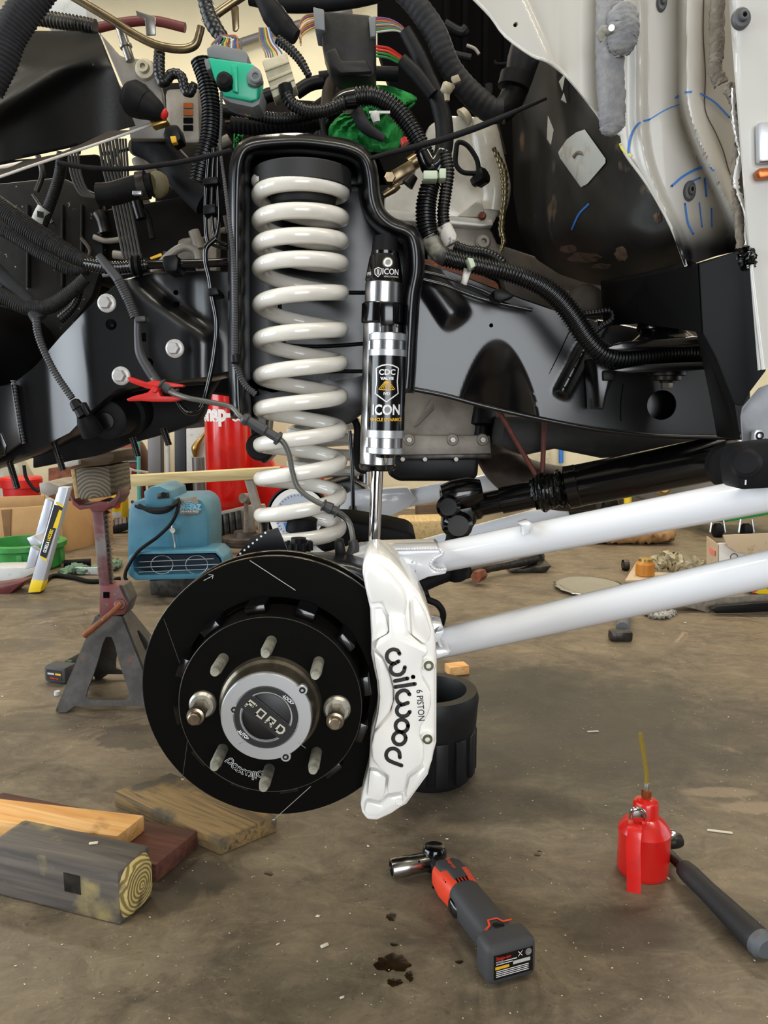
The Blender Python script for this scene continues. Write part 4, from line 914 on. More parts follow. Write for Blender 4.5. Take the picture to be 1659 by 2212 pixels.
for (x, y, Y) in ((1343, 630, 1.385), (1372, 618, 1.345), (1480, 655, 1.165), (1475, 660, 1.17)): A = P(x, y, Y); lathe('rivet', A + V3((0, .02, 0)), A - V3((0, .004, 0)), [(0, .006), (.8, .006), (1, .003)], 'black_gloss', rk, 12)
lumpy(PX([(1608, 545, 1.04), (1618, 555, 1.03), (1612, 572, 1.04), (1628, 560, 1.035)]), .006, 'black_gloss', 'weld_blob', rk, amp=.4)
lb = thing('rocker_bracket', 'bent grey sheet bracket with square nut clip under the rocker', 'bracket', P(1630, 960, 1.0))
mk('sheet', *g_extrude(PX([(1604, 880, 1.04), (1640, 838, 1.03), (1700, 815, 1.02), (1700, 955, 1.02), (1640, 962, 1.02), (1604, 958, 1.03), (1600, 900, 1.04)]), (0, .003, 0)), 'bracket_grey', lb, bevel=.001) if mat('bracket_grey', '6f7074', .4, .2, c2='5c5d60', scale=12) else 0
prism('nut_clip', [(1630, 935), (1634, 928), (1652, 928), (1652, 962), (1629, 962)], 1.008, 1.018, 'satin_silver', lb, bevel=.0015)
A = P(1641, 941, 1.007); lathe('clip_hole', A + V3((0, .002, 0)), A - V3((0, .001, 0)), [(0, .0052), (1, .0052), (1, .003), (.3, .003), (.3, 0)], 'black_gloss', lb, 16)
fp = thing('rubber_flap', 'dark grey rubber mounting block overlapping the end of the upper white arm', 'rubber mount', P(1630, 1058, .97))
prism('block', [(1594, 980), (1606, 962), (1700, 950), (1700, 1052), (1604, 1058), (1596, 1050), (1590, 1010)], .95, 1.0, 'black_rubber', fp, bevel=.005)
lathe('boss', P(1612, 1000, .956), P(1612, 1000, .935), [(0, .019), (.7, .018), (1, .013)], 'black_rubber', fp, 28)
box('slot', P(1610, 1042, .9495), (.0018, .002, .006), 'satin_silver', fp)
lathe('arm_mount', P(1578, 1005, 1.16), P(1585, 1000, 1.4), [(0, .03), (.1, .038), (1, .038)], 'black_rubber', fp, 28)
mb = thing('transmission_mount', 'grey crossmember plate with brass bolt above the upper white arm', 'crossmember', P(1440, 1080, 1.7))
prism('plate', [(1290, 1030), (1420, 1000), (1560, 985), (1600, 1060), (1500, 1090), (1400, 1085)], 1.75, 1.9, 'far_plate', mb, bevel=.01) if mat('far_plate', '8c857c', .5, .2, c2='7a7268', scale=9) else 0
A = P(1432, 1052, 1.745); lathe('bolt', A + V3((0, .01, 0)), A - V3((0, .012, 0)), [(0, .02), (.4, .02), (.5, .013), (1, .011)], 'brass', mb, 16)
# ================================================================== engine bay
def px3(L, Y): return [P(q[0], q[1], q[2] if len(q) > 2 else Y) for q in L]
def rpx(r, L, Y): return r*mpp(P(L[0][0], L[0][1], L[0][2] if len(L[0]) > 2 else Y))
RDG = (.17, .0055)
def loom(name, L, Y, r, label, m='loom', ridge=RDG, parent=None, cat='wiring loom', n=12, flat=None, group=None):
    rr = [rpx(a, L, Y) for a in r] if isinstance(r, (list, tuple)) else rpx(r, L, Y)
    if parent is not None: return tube(name, px3(L, Y), rr, m, parent, n=n, ridge=ridge, flat=flat)
    return tube(name, px3(L, Y), rr, m, None, n=n, ridge=ridge, flat=flat, label=label, cat=cat, group=group)
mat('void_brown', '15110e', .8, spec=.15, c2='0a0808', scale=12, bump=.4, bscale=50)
eng = thing('engine', 'dark grimy engine block filling the bay behind the frame', 'engine', P(560, 860, 2.2))
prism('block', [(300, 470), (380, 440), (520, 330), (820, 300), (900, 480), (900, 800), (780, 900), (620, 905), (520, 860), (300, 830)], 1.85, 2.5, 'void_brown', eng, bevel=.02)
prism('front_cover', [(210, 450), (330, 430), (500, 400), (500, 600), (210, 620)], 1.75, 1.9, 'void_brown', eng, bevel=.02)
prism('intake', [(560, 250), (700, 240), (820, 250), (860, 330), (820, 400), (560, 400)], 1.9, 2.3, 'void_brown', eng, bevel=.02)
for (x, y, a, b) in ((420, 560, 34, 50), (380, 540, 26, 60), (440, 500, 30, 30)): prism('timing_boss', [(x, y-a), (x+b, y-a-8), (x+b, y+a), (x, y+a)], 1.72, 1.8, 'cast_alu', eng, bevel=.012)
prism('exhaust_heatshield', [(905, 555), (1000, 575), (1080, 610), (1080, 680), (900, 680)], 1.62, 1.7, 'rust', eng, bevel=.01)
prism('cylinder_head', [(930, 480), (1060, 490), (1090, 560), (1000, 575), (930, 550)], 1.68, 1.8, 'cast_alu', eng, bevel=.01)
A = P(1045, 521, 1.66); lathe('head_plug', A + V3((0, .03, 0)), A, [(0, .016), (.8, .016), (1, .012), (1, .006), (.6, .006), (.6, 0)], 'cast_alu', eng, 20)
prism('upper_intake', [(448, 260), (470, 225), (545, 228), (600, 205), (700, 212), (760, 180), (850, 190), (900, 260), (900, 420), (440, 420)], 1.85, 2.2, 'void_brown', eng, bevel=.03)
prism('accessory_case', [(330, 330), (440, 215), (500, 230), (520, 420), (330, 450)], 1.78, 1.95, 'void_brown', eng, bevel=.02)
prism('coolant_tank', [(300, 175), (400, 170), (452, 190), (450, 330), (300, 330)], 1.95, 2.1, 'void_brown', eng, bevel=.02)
tube('intake_runner', px3([(690, 250), (740, 215), (800, 175)], 1.83), .03, 'void_brown', eng, n=14)
for (x0, y0, x1, y1, m_) in ((560, 215, 610, 205, 'black_plastic'), (640, 200, 700, 175, 'black_plastic'), (690, 170, 860, 160, 'black_rubber'), (705, 245, 715, 160, 'exhaust'), (755, 250, 750, 165, 'exhaust'), (480, 240, 560, 265, 'black_plastic')): tube('small_hose', px3([(x0, y0), ((x0+x1)/2, (y0+y1)/2-6), (x1, y1)], 1.72), .014, m_, eng, n=10)
rnb = random.Random(21)
for i in range(46):      # the tangle of small lines and brackets around the engine
    zx0, zx1, zy0, zy1 = ((330, 500, 440, 590), (60, 330, 330, 560), (480, 860, 215, 300), (860, 1100, 0, 300), (180, 460, 130, 330))[i % 5]
    x0, y0 = rnb.uniform(zx0, zx1), rnb.uniform(zy0, zy1); a_ = rnb.uniform(0, pi); ln = rnb.uniform(30, 80); yy = 1.70 + .1*rnb.random() if i % 5 != 3 else 1.9
    if i % 5 == 1: yy = 1.69
    pts = [(x0, y0), (x0 + ln*.5*math.cos(a_) + rnb.uniform(-14, 14), y0 + ln*.5*math.sin(a_) + rnb.uniform(-14, 14)), (x0 + ln*math.cos(a_), y0 + ln*math.sin(a_))]
    tube('small_line', px3(pts, yy), rnb.choice((.004, .006, .009, .012)), rnb.choice(('black_plastic', 'black_rubber', 'void_brown', 'exhaust', 'dark_steel', 'cast_alu', 'loom')), eng, n=8, sub=5)
tun = thing('transmission_tunnel', 'dusty brown tunnel and floor pan under the black footwell panel', 'floor pan', P(1250, 740, 1.9))
mat('tunnel_dust', '2b2621', .7, c2='453c33', scale=9, bump=.3, bscale=60)
prism('pan', [(1060, 520), (1180, 560), (1330, 600), (1620, 600), (1620, 800), (1300, 720), (1100, 660)], 1.85, 1.9, 'tunnel_dust', tun, bevel=.01)
prism('brace', [(1150, 590), (1180, 600), (1340, 690), (1400, 740), (1330, 720), (1200, 660)], 1.6, 1.66, 'tunnel_dust', tun, bevel=.01)
prism('bracket', [(1228, 640), (1262, 606), (1300, 618), (1322, 650), (1310, 690), (1260, 690)], 1.5, 1.6, 'tunnel_dust', tun, bevel=.015)
fw = thing('firewall', 'black bulkhead panel at the back of the engine bay', 'bulkhead', P(1000, 480, 2.1))
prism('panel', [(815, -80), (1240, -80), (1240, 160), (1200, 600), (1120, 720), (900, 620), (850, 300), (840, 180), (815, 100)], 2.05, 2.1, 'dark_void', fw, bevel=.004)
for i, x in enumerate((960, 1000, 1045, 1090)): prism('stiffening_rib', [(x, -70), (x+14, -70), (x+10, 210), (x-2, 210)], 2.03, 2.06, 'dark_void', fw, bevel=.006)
sp = thing('splash_panel', 'black plastic shroud speckled with dirt left of the engine', 'plastic shroud', P(150, 700, 1.8))
mat('speckled', '0d0c0b', .55, spec=.2, c2='1d1b19', scale=10, c3='8d8778', s3=75, t3=(.68, .74), bump=.3, bscale=60)
prism('panel', [(-60, 400), (130, 380), (215, 420), (225, 560), (200, 640), (130, 740), (0, 860), (-60, 880)], 1.72, 1.76, 'speckled', sp, bevel=.01)
for x in (55, 130, 172): prism('rib', [(x, 440), (x+6, 440), (x+6, 620), (x, 620)], 1.705, 1.73, 'speckled', sp, bevel=.003)
tube('tub', px3([(-40, 760), (40, 770), (90, 800)], 1.62), [.1, .09, .06], 'dark_void', sp, n=20)
rad = thing('radiator', 'tall black radiator side tank behind the shroud', 'radiator', P(100, 620, 2.2))
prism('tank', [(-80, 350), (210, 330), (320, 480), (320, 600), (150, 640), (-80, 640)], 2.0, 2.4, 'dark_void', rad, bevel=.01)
# --- upper left black panel with bright folded lip
rp = thing('radiator_support', 'black speckled sheet panel with a bright cut lower lip', 'body panel', P(150, 350, 1.25))
def YS(x, y): return 1.22 + .14*ss(-50, 260, x) + .08*ss(150, 60, y) - .03*math.exp(-((x*.62+y-232)/34)**2)
sheet('panel', [(-60, 72), (60, 66), (212, 68)], [(-60, 362), (60, 338), (150, 318), (236, 286), (292, 270)], YS, 60, 40, .003, 'panel_black', rp) if mat('panel_black', '0a0a0b', .45, spec=.3, c2='0e0e0e', scale=9, c3='77777a', s3=60, t3=(.71, .78), bump=.12, bscale=200) else 0
mk('lip', *g_extrude(PX([(-60, 398, 1.19), (60, 360, 1.21), (150, 330, 1.24), (250, 296, 1.28), (338, 266, 1.31), (336, 260, 1.32), (286, 280, 1.32), (236, 282, 1.32), (160, 318, 1.27), (120, 333, 1.26), (60, 345, 1.25), (-60, 368, 1.23)]), (0, .004, 0)), 'lip_metal', rp, bevel=.0008) if mat('lip_metal', '5b534e', .4, .5) else 0
tube('cut_edge', PX([(-60, 400, 1.188), (0, 382, 1.196), (60, 361, 1.208), (150, 331, 1.238), (250, 297, 1.278), (330, 268, 1.308)]), .0022, 'body_white', rp, n=8)
prism('end_tab', [(322, 262), (330, 256), (352, 250), (360, 256), (360, 264), (328, 274)], 1.29, 1.31, 'brass', rp, bevel=.002)
pn2 = thing('inner_support', 'pale grey metal support panel behind the black angled sheet', 'body panel', P(310, 280, 1.5))
prism('plate', [(215, 70), (260, 120), (330, 130), (350, 200), (360, 300), (280, 300), (270, 200)], 1.5, 1.52, 'support_grey', pn2, bevel=.004) if mat('support_grey', '807b74', .5, .2, c2='6a655e', scale=9) else 0
A = P(312, 148, 1.49); lathe('grommet', A + V3((0, .01, 0)), A - V3((0, .012, 0)), [(0, .017), (.5, .017), (.6, .011), (1, .010), (1, .005), (.5, .005), (.5, 0)], 'beige_plastic', pn2, 20)
prism('white_block', [(75, 5), (188, -10), (188, 40), (160, 60), (90, 45)], 1.62, 1.7, 'pad_white', pn2, bevel=.004)
# --- rubber boot with red tip
bo = thing('rubber_boot', 'black rounded rubber boot with red tip beside the angled sheet', 'rubber boot', P(310, 250, 1.3))
tube('boot', px3([(276, 205), (292, 216), (315, 226), (340, 240), (352, 247)], 1.28), [.012, .026, .023, .016, .009], 'black_rubber', bo, n=20)
lathe('bulb', P(268, 200, 1.28), P(316, 225, 1.275), [(0, 0), (.03, .010), (.15, .020), (.4, .0265), (.7, .0255), (1, .020)], 'black_rubber', bo, 28)
lathe('tip', P(350, 245, 1.28), P(362, 248, 1.28), [(0, .008), (.7, .008), (1, .004)], 'red_plastic', bo, 14)
# --- steel pipes across the top
tube('steel_pipe', px3([(150, -12), (190, 12), (240, 42), (290, 74), (340, 98), (390, 106), (420, 98), (430, 75), (434, 58)], 1.45), rpx(9, [(200, 50)], 1.45), 'pipe_steel', label='bronze tinted steel pipe bent across the upper left bay', cat='pipe') if mat('pipe_steel', '8d7c60', .3, .9, c2='6e604a', scale=30) else 0
tube('steel_pipe', px3([(440, 52), (480, 22), (530, -12)], 1.5), rpx(9, [(480, 20)], 1.5), 'pipe_steel', label='short steel pipe rising right of the bent pipe', cat='pipe')
lathe('pipe_stub', P(258, 55, 1.47), P(282, 132, 1.47), [(0, .008), (.55, .008), (.56, .011), (.62, .011), (.63, .008), (1, .008)], 'steel', None, 16, label='vertical steel stub hanging below the bent pipe', cat='pipe')
tube('red_hose', px3([(205, 62), (260, 50), (330, 45), (400, 60)], 1.62), rpx(10, [(200, 60)], 1.62), 'hose_red', label='dull red hose running behind the bent steel pipe', cat='hose') if mat('hose_red', '5c1f1d', .5) else 0
prism('pipe_bracket', [(292, 20), (335, 35), (336, 75), (315, 76), (312, 40), (294, 32)], 1.55, 1.555, 'steel', None, bevel=.002, label='thin steel tab bracket behind the bent pipe', cat='bracket')
prism('pipe_bracket', [(498, 10), (515, 12), (516, 60), (510, 68), (502, 66)], 1.5, 1.505, 'pipe_steel', None, bevel=.002, label='narrow flat bracket strip hanging near the teal connector', cat='bracket')
# --- hoses and looms, upper left
loom('hose', [(-30, 190), (0, 130), (18, 80), (48, 30), (90, -30)], 1.15, 36, 'thick grey taped hose in the upper left corner', 'cloth_tape', (.05, .006), cat='hose')
loom('hose', [(60, 34), (120, 44), (170, 52), (206, 60)], 1.42, 17, 'ribbed metallic hose above the black angled sheet', 'dark_steel', (.2, .006), cat='hose')
loom('wiring_loom', [(432, 130), (448, 180), (456, 240), (452, 300), (438, 350), (428, 395)], 1.38, 21, 'fat vertical corrugated conduit left of the spring tower')
loom('wiring_loom', [(438, -30), (448, 20), (462, 55), (482, 84)], 1.4, [17, 17, 18, 15], 'taped loom entering the teal connector from above', 'loom', (.07, .009))
loom('wiring_loom', [(345, 105), (344, 150), (352, 178), (372, 160), (392, 165), (400, 195), (412, 200), (420, 180)], 1.48, [12, 13, 13, 12, 11, 11, 10, 9], 'looping ribbed black tube below the bent steel pipe', 'loom', (.09, .007))
loom('hose', [(300, 300), (340, 320), (372, 352), (410, 395), (450, 430)], 1.55, [34, 36, 34, 36, 40], 'wide black intake hose left of the spring tower', 'black_rubber', None, cat='hose')
cn = thing('sensor_connector', 'black sensor connector with yellow lock on the intake hose', 'connector', P(375, 300, 1.45))
prism('body', [(358, 268), (384, 268), (392, 300), (372, 312), (350, 292)], 1.44, 1.48, 'black_plastic', cn, bevel=.004); prism('lock', [(367, 294), (379, 293), (381, 307), (371, 309)], 1.435, 1.45, 'text_yellow', cn, bevel=.001)
loom('hose', [(212, 420), (245, 418), (290, 405), (330, 398)], 1.5, [24, 25, 25, 24], 'black coolant hose with clamp above the frame plate', 'black_rubber', None, cat='hose')
hc = thing('hose_clamp', 'spring hose clamp with pale fitting at the coolant hose end', 'hose clamp', P(320, 425, 1.5)); 
lathe('band', P(300, 402, 1.5), P(318, 399, 1.5), [(0, .0235), (0, .0255), (1, .0255), (1, .0235)], 'dark_steel', hc, 28); lathe('fitting', P(325, 398, 1.5), P(352, 400, 1.52), [(0, .018), (.4, .024), (.7, .024), (1, .02)], 'beige_dirty', hc, 24) if mat('beige_dirty', '7d7455', .6, c2='5f5740', scale=20) else 0
prism('screw_block', [(285, 412), (305, 412), (305, 420), (285, 420)], 1.47, 1.48, 'satin_silver', hc, bevel=.001)
def belt(label, L, Y, wpx, ribs):
    b = thing('drive_belt', label, 'belt', P(*L[-1], Y))
    pts = px3(L, Y); k = mpp(pts[0])
    for i in range(ribs): tube('rib', [p + V3(((i-(ribs-1)/2)*wpx/ribs*k, 0, 0)) for p in pts], wpx/ribs*.45*k, 'belt', b, n=8)
mat('belt', '2b2824', .6, c2='1b1917', scale=20)
belt('ribbed serpentine belt running down behind the coolant hose', [(232, 300), (243, 370), (262, 440), (286, 560)], 1.66, 44, 6)
belt('ribbed belt curving into the coolant hose pulley', [(158, 330), (165, 380), (185, 420), (215, 428)], 1.66, 26, 4)
belt('dark belt strand right behind the main belt', [(262, 300), (266, 350), (268, 400)], 1.7, 24, 4)
pu = thing('idler_pulley', 'dusty tan tensioner bracket behind the intake hose', 'bracket', P(310, 380, 1.66))
prism('bracket', [(278, 340), (312, 330), (340, 350), (362, 395), (330, 412), (300, 380)], 1.64, 1.7, 'cast_alu', pu, bevel=.008); lathe('eye', P(297, 318, 1.62), P(297, 318, 1.68), [(0, .008), (0, .018), (1, .018)], 'cast_alu', pu, 22)
alt = thing('alternator', 'alternator with copper windings behind the corrugated conduit', 'alternator', P(410, 280, 1.7))
prism('case', [(355, 190), (430, 185), (432, 310), (360, 310)], 1.66, 1.8, 'cast_alu', alt, bevel=.01)
for y in (222, 238, 254, 270):
    prism('vent', [(396, y), (416, y), (416, y+11), (396, y+11)], 1.655, 1.67, 'dark_void' if y > 240 else 'copper', alt)
# --- teal and grey bulkhead connector
tc_ = thing('teal_connector', 'teal and grey multi pin connector with wires hanging above the tower', 'connector', P(510, 220, 1.32))
def quad(name, L, Y0, Y1, m, par, bevel=.002): return prism(name, L, Y0, Y1, m, par, bevel=bevel)
quad('grey_top', [(446, 104), (462, 94), (528, 108), (536, 118), (534, 138), (448, 122)], 1.30, 1.35, 'grey_plastic', tc_)
quad('teal_body', [(448, 122), (545, 136), (560, 150), (556, 215), (540, 218), (484, 208), (470, 186), (462, 168)], 1.295, 1.345, 'teal_plastic', tc_, .004)
quad('teal_ridge', [(500, 138), (512, 140), (514, 200), (502, 196)], 1.288, 1.30, 'teal_plastic', tc_)
quad('grey_side', [(532, 158), (548, 140), (562, 150), (568, 175), (550, 186), (534, 180)], 1.285, 1.30, 'grey_plastic', tc_, .003)
A = P(552, 165, 1.282); lathe('side_ring', A + V3((0, .006, 0)), A - V3((0, .002, 0)), [(0, .010), (.8, .010), (1, .008), (1, .005), (.6, .005), (.6, 0)], 'grey_plastic', tc_, 20)
quad('grey_bottom', [(478, 200), (500, 212), (544, 222), (560, 214), (566, 195), (560, 225), (546, 232), (500, 222), (480, 212)], 1.30, 1.35, 'grey_plastic', tc_, .001)
A = P(486, 176, 1.29); lathe('bolt_cap', A + V3((0, .01, 0)), A - V3((0, .012, 0)), [(0, .014), (.4, .014), (.8, .012), (1, .007), (1, 0)], 'black_rubber', tc_, 20)
quad('latch', [(440, 128), (452, 124), (456, 148), (446, 152)], 1.30, 1.34, 'grey_plastic', tc_)
wc = ['8a6a2c', '2f5f8a', '6e2f6a', '2f7a3a', 'c9a23a', '7a3a20', 'c8c8c0', '33508f', 'b0682a', '555555']
for i, c in enumerate(wc): mat('wire_%d' % i, c, .45)
for i in range(10):
    x = 458 + i*7
    tube('wire', px3([(478 + (i-5)*1.2, 78), (470 + i*5, 84 - (i % 3)*3), (x, 96), (x, 110)], 1.32), .0016, 'wire_%d' % i, tc_, n=6)
for i in range(6): tube('wire', px3([(508 + i*5, 218), (510 + i*5, 232), (520 + i*4, 245), (532 + i*2, 250)], 1.34), .0014, 'wire_%d' % (i+2), tc_, n=6)
# --- beige connector
bc = thing('beige_connector', 'cream rectangular wiring connector right of the teal one', 'connector', P(605, 210, 1.4))
quad('body', [(565, 130), (618, 112), (640, 186), (590, 212)], 1.38, 1.42, 'beige_plastic', bc, .003)
for a in (.22, .5, .72): quad('band', [(565+25*a, 130+82*a), (618+22*a, 112+74*a), (618+22*a+2, 112+74*a+6), (565+25*a+2, 130+82*a+6)], 1.376, 1.382, 'beige_plastic', bc, .001)
lathe('boot', P(614, 178, 1.37), P(622, 215, 1.375), [(0, .004), (.1, .011), (.5, .012), (.8, .01), (1, .007)], 'black_rubber', bc, 18)
for i in range(8): tube('wire', px3([(560 + i*3, 60), (562 + i*4, 90), (572 + i*5, 112), (575 + i*5, 124)], 1.4), .0015, 'wire_%d' % (i % 10), bc, n=6)
loom('wiring_loom', [(618, 205), (632, 225), (665, 240), (705, 238), (745, 222)], 1.37, 14, 'corrugated loom curving from the cream connector to the main loom')
loom('wiring_loom', [(540, 245), (590, 256), (640, 254), (700, 240), (750, 224)], 1.41, 13, 'lower corrugated loom running left to right above the tower')
loom('wiring_loom', [(752, 214), (780, 208), (812, 210), (850, 232), (882, 268), (908, 312), (926, 350)], 1.39, [20, 21, 21, 21, 20, 20, 20], 'fat arched corrugated loom over the right of the tower')
loom('wiring_loom', [(722, 228), (745, 216), (768, 212)], 1.385, [15, 20, 22], 'taped joint where the looms meet above the tower', 'black_gloss', None)
loom('wiring_loom', [(600, 85), (625, 105), (648, 130), (668, 165)], 1.42, [11, 11, 10, 8], 'short corrugated tube right of the cream connector')
loom('hose', [(560, -20), (590, 30), (615, 62), (640, 80)], 1.45, [16, 26, 25, 16], 'stubby black hose end at the top of the bay', 'black_rubber', None, cat='hose')
loom('hose', [(540, -8), (620, 8), (720, 4), (800, -10), (860, -30)], 1.6, 18, 'dark hose along the top border of the bay', 'black_rubber', None, cat='hose')
loom('wiring_loom', [(770, 240), (790, 275), (830, 300)], 1.43, [15, 14, 8], 'dark taped branch over the green cloth', 'cloth_tape', None)
loom('wiring_loom', [(500, 270), (560, 275), (640, 270), (690, 262)], 1.46, 18, 'thick dark loom just above the tower top', 'black_rubber', (.1, .008))
# --- black module with coloured wires
md = thing('control_module', 'grimy black control module box hanging at the top centre', 'control module', P(755, 165, 1.55))
mat('module', '121110', .5, spec=.3, c2='242220', scale=18, bump=.2, bscale=90)
quad('box', [(694, 22), (800, 30), (812, 45), (812, 158), (800, 166), (730, 160), (712, 145), (696, 100)], 1.54, 1.62, 'module', md, .006)
quad('cover', [(702, 110), (725, 100), (740, 130), (790, 128), (806, 155), (735, 158), (715, 140)], 1.53, 1.545, 'module', md, .005)
quad('connector', [(676, 14), (700, 20), (702, 66), (680, 62)], 1.53, 1.6, 'grey_plastic', md, .002)
quad('connector_right', [(796, 35), (812, 35), (812, 78), (800, 80)], 1.53, 1.6, 'grey_plastic', md, .002)
for i in range(9): tube('wire', px3([(808, 38 + i*4), (840 + i*2, 42 + i*3), (866 + i*2, 56 + i*3), (880 + i*1.5, 74 + i*2)], 1.54), .0019, 'wire_%d' % ((i*3+2) % 10), md, n=6)
for i in range(4): tube('wire', px3([(812, 100 + i*7), (838, 104 + i*7), (858, 116 + i*6), (876, 130 + i*4)], 1.54), .0022, ('text_red', 'orange_red', 'wire_3', 'wire_3')[i], md, n=6)
for i in range(8): tube('wire', px3([(680, 30 + i*4), (660, 34 + i*5), (648, 50 + i*5), (650, 70 + i*4)], 1.56), .0016, 'wire_%d' % ((i*2) % 10), md, n=6)
loom('wiring_loom', [(876, 66), (905, 120), (928, 170), (946, 215), (958, 262), (960, 310), (952, 350)], 1.5, [15, 17, 17, 19, 20, 20, 18], 'taped black branch dropping from the module wires', 'cloth_dark', None) if mat('cloth_dark', '141416', .55, spec=.25, bump=.3, bscale=150) else 0
loom('wiring_loom', [(868, 128), (900, 160), (935, 205)], 1.48, [13, 15, 14], 'short taped branch under the red wires', 'cloth_dark', None)
loom('hose', [(860, -30), (900, 12), (940, 70), (962, 125), (985, 165), (1020, 205), (1060, 238), (1085, 240)], 1.5, [24, 25, 26, 26, 25, 26, 28, 26], 'thick grey taped hose sweeping down the right of the bay', 'cloth_tape', (.03, .012), cat='hose')
loom('hose', [(1075, 246), (1100, 222), (1118, 180), (1130, 130), (1150, 60)], 1.55, [26, 27, 28, 34, 34], 'dark grey hose rising towards the white fender edge', 'cloth_dark', None, cat='hose')
lathe('hose_clamp', P(1108, 192, 1.545), P(1116, 160, 1.545), [(0, .027), (.05, .03), (.95, .03), (1, .027)], 'black_rubber', None, 24, label='black clamp band around the dark grey hose', cat='hose clamp')
cp = thing('tree_clip', 'cream plastic tree clip beside the grey taped hose', 'clip', P(965, 215, 1.45))
lathe('disc', P(952, 196, 1.45), P(982, 186, 1.45), [(0, .002), (.3, .012), (.5, .012), (1, .003)], 'beige_plastic', cp, 16); lathe('stem', P(965, 195, 1.45), P(966, 218, 1.45), [(0, .006), (1, .0045)], 'beige_plastic', cp, 10)
quad('tape', [(975, 165), (990, 160), (996, 174), (980, 180)], 1.44, 1.45, 'beige_plastic', cp, .001)
cp2 = thing('tree_clip', 'small white ribbed clip under the arched loom', 'clip', P(812, 262, 1.37))
lathe('stem', P(808, 242, 1.37), P(814, 264, 1.37), [(0, .006), (.3, .008), (1, .006)], 'pad_white', cp2, 10); box('bar', P(820, 243, 1.37), (.035, .004, .004), 'pad_white', cp2)
# green rag
rg = []
for (L, Y, lab) in (([(782, 190), (830, 184), (900, 210), (880, 240), (860, 320), (790, 328), (750, 320), (712, 300), (720, 262), (745, 245), (770, 240)], 1.72, 'bright green rag stuffed behind the arched loom'), ([(505, 285), (520, 280), (524, 300), (512, 318), (506, 330)], 1.55, 'scrap of green rag left of the tower top')):
    t = [(x, y) for x, y in L]; cxm = sum(p[0] for p in t)/len(t); cym = sum(p[1] for p in t)/len(t)
    V, F = [P(cxm, cym, Y-.03)], []; rings = 9; n_ = len(t)*4
    ol = [(p.x, p.y) for p in spline([V3((x, y, 0)) for x, y in t + [t[0]]], 4)][:-1]; n_ = len(ol)
    for r_ in range(1, rings+1):
        for i, (x, y) in enumerate(ol):
            f_ = r_/rings; V.append(P(cxm + (x-cxm)*f_, cym + (y-cym)*f_, Y - .03*(1-f_) + .014*math.sin(i*1.3 + r_*1.7) + .008*math.sin(i*.7-r_)))
    F = [[0, 1+i, 1+(i+1) % n_] for i in range(n_)] + [[1+(r_*n_)+i, 1+(r_+1)*n_+i, 1+(r_+1)*n_+(i+1) % n_, 1+r_*n_+(i+1) % n_] for r_ in range(rings-1) for i in range(n_)]
    o = mk('green_rag', V, F, 'green_cloth', None, ang=80, label=lab, cat='rag'); o.modifiers.new('thickness', 'SOLIDIFY').thickness = .003
# --- valve cover
vc = thing('valve_cover', 'silver white engine valve cover behind the right looms', 'valve cover', P(960, 490, 1.7))
mat('cover_silver', 'd2cec4', .26, 0., coat=.4, c2='aca79c', scale=7)
quad('cover', [(830, 430), (835, 400), (880, 395), (905, 330), (925, 270), (960, 246), (1050, 250), (1062, 265), (1068, 330), (1085, 400), (1086, 440), (1068, 478), (1060, 486), (830, 462)], 1.70, 1.9, 'cover_silver', vc, .02)
quad('flange', [(830, 452), (1064, 474), (1066, 486), (1040, 490), (830, 474)], 1.66, 1.75, 'cover_silver', vc, .003)
mk('raised_triangle', *g_extrude(PX([(985, 468, 1.67), (1040, 425, 1.685), (1050, 470, 1.67)]), (0, .05, 0)), 'cover_silver', vc, bevel=.006)
tube('bulge', px3([(1040, 260), (1045, 300), (1055, 350), (1068, 410), (1062, 460)], 1.72), [.03, .035, .035, .035, .03], 'cover_silver', vc, n=20)
lathe('filler_cap', P(1000, 255, 1.7), P(1010, 246, 1.7), [(0, .02), (1, .016)], 'beige_plastic', vc, 16)
A = P(1042, 466, 1.655); lathe('cover_bolt', A + V3((0, .01, 0)), A - V3((0, .006, 0)), [(0, .0085), (.6, .0085), (1, .006)], 'rust', vc, 14)
lathe('coil_plug', P(1022, 395, 1.66), P(1050, 376, 1.64), [(0, .010), (.3, .012), (.35, .018), (.9, .018), (1, .014)], 'black_plastic', vc, 10)
tube('coil_wire', px3([(1035, 378), (1030, 345), (1010, 315), (990, 308), (985, 330), (985, 355), (1000, 372), (1030, 375)], 1.64), .005, 'black_rubber', vc, n=8)
# fuel rail metal
fr2 = thing('fuel_fitting', 'bronze metal fuel rail fitting right of the tower', 'fuel fitting', P(860, 420, 1.5))
mk('block', *g_extrude(PX([(830, 375), (890, 345), (905, 362), (848, 392)] if 0 else [(832, 376, 1.5), (888, 342, 1.5), (900, 366, 1.5), (848, 396, 1.5)]), (0, .04, 0)), 'pipe_steel', fr2, bevel=.004)
lathe('pipe', P(885, 356, 1.52), P(925, 330, 1.52), [(0, .014), (.5, .014), (.6, .017), (1, .017)], 'pipe_steel', fr2, 18); A = P(842, 384, 1.495); mk('nut', *hexa(A + V3((0, .01, 0)), A - V3((0, .006, 0)), .011), 'pipe_steel', fr2)
tube('lever', px3([(828, 422), (850, 408), (862, 400)], 1.5), [.006, .008, .006], 'pipe_steel', fr2, n=10); lathe('dark_stud', P(895, 380, 1.5), P(880, 400, 1.5), [(0, .008), (1, .012)], 'black_plastic', fr2, 12)
lathe('red_cap', P(878, 310, 1.6), P(872, 298, 1.6), [(0, .012), (1, .008)], 'text_red', fr2, 12)
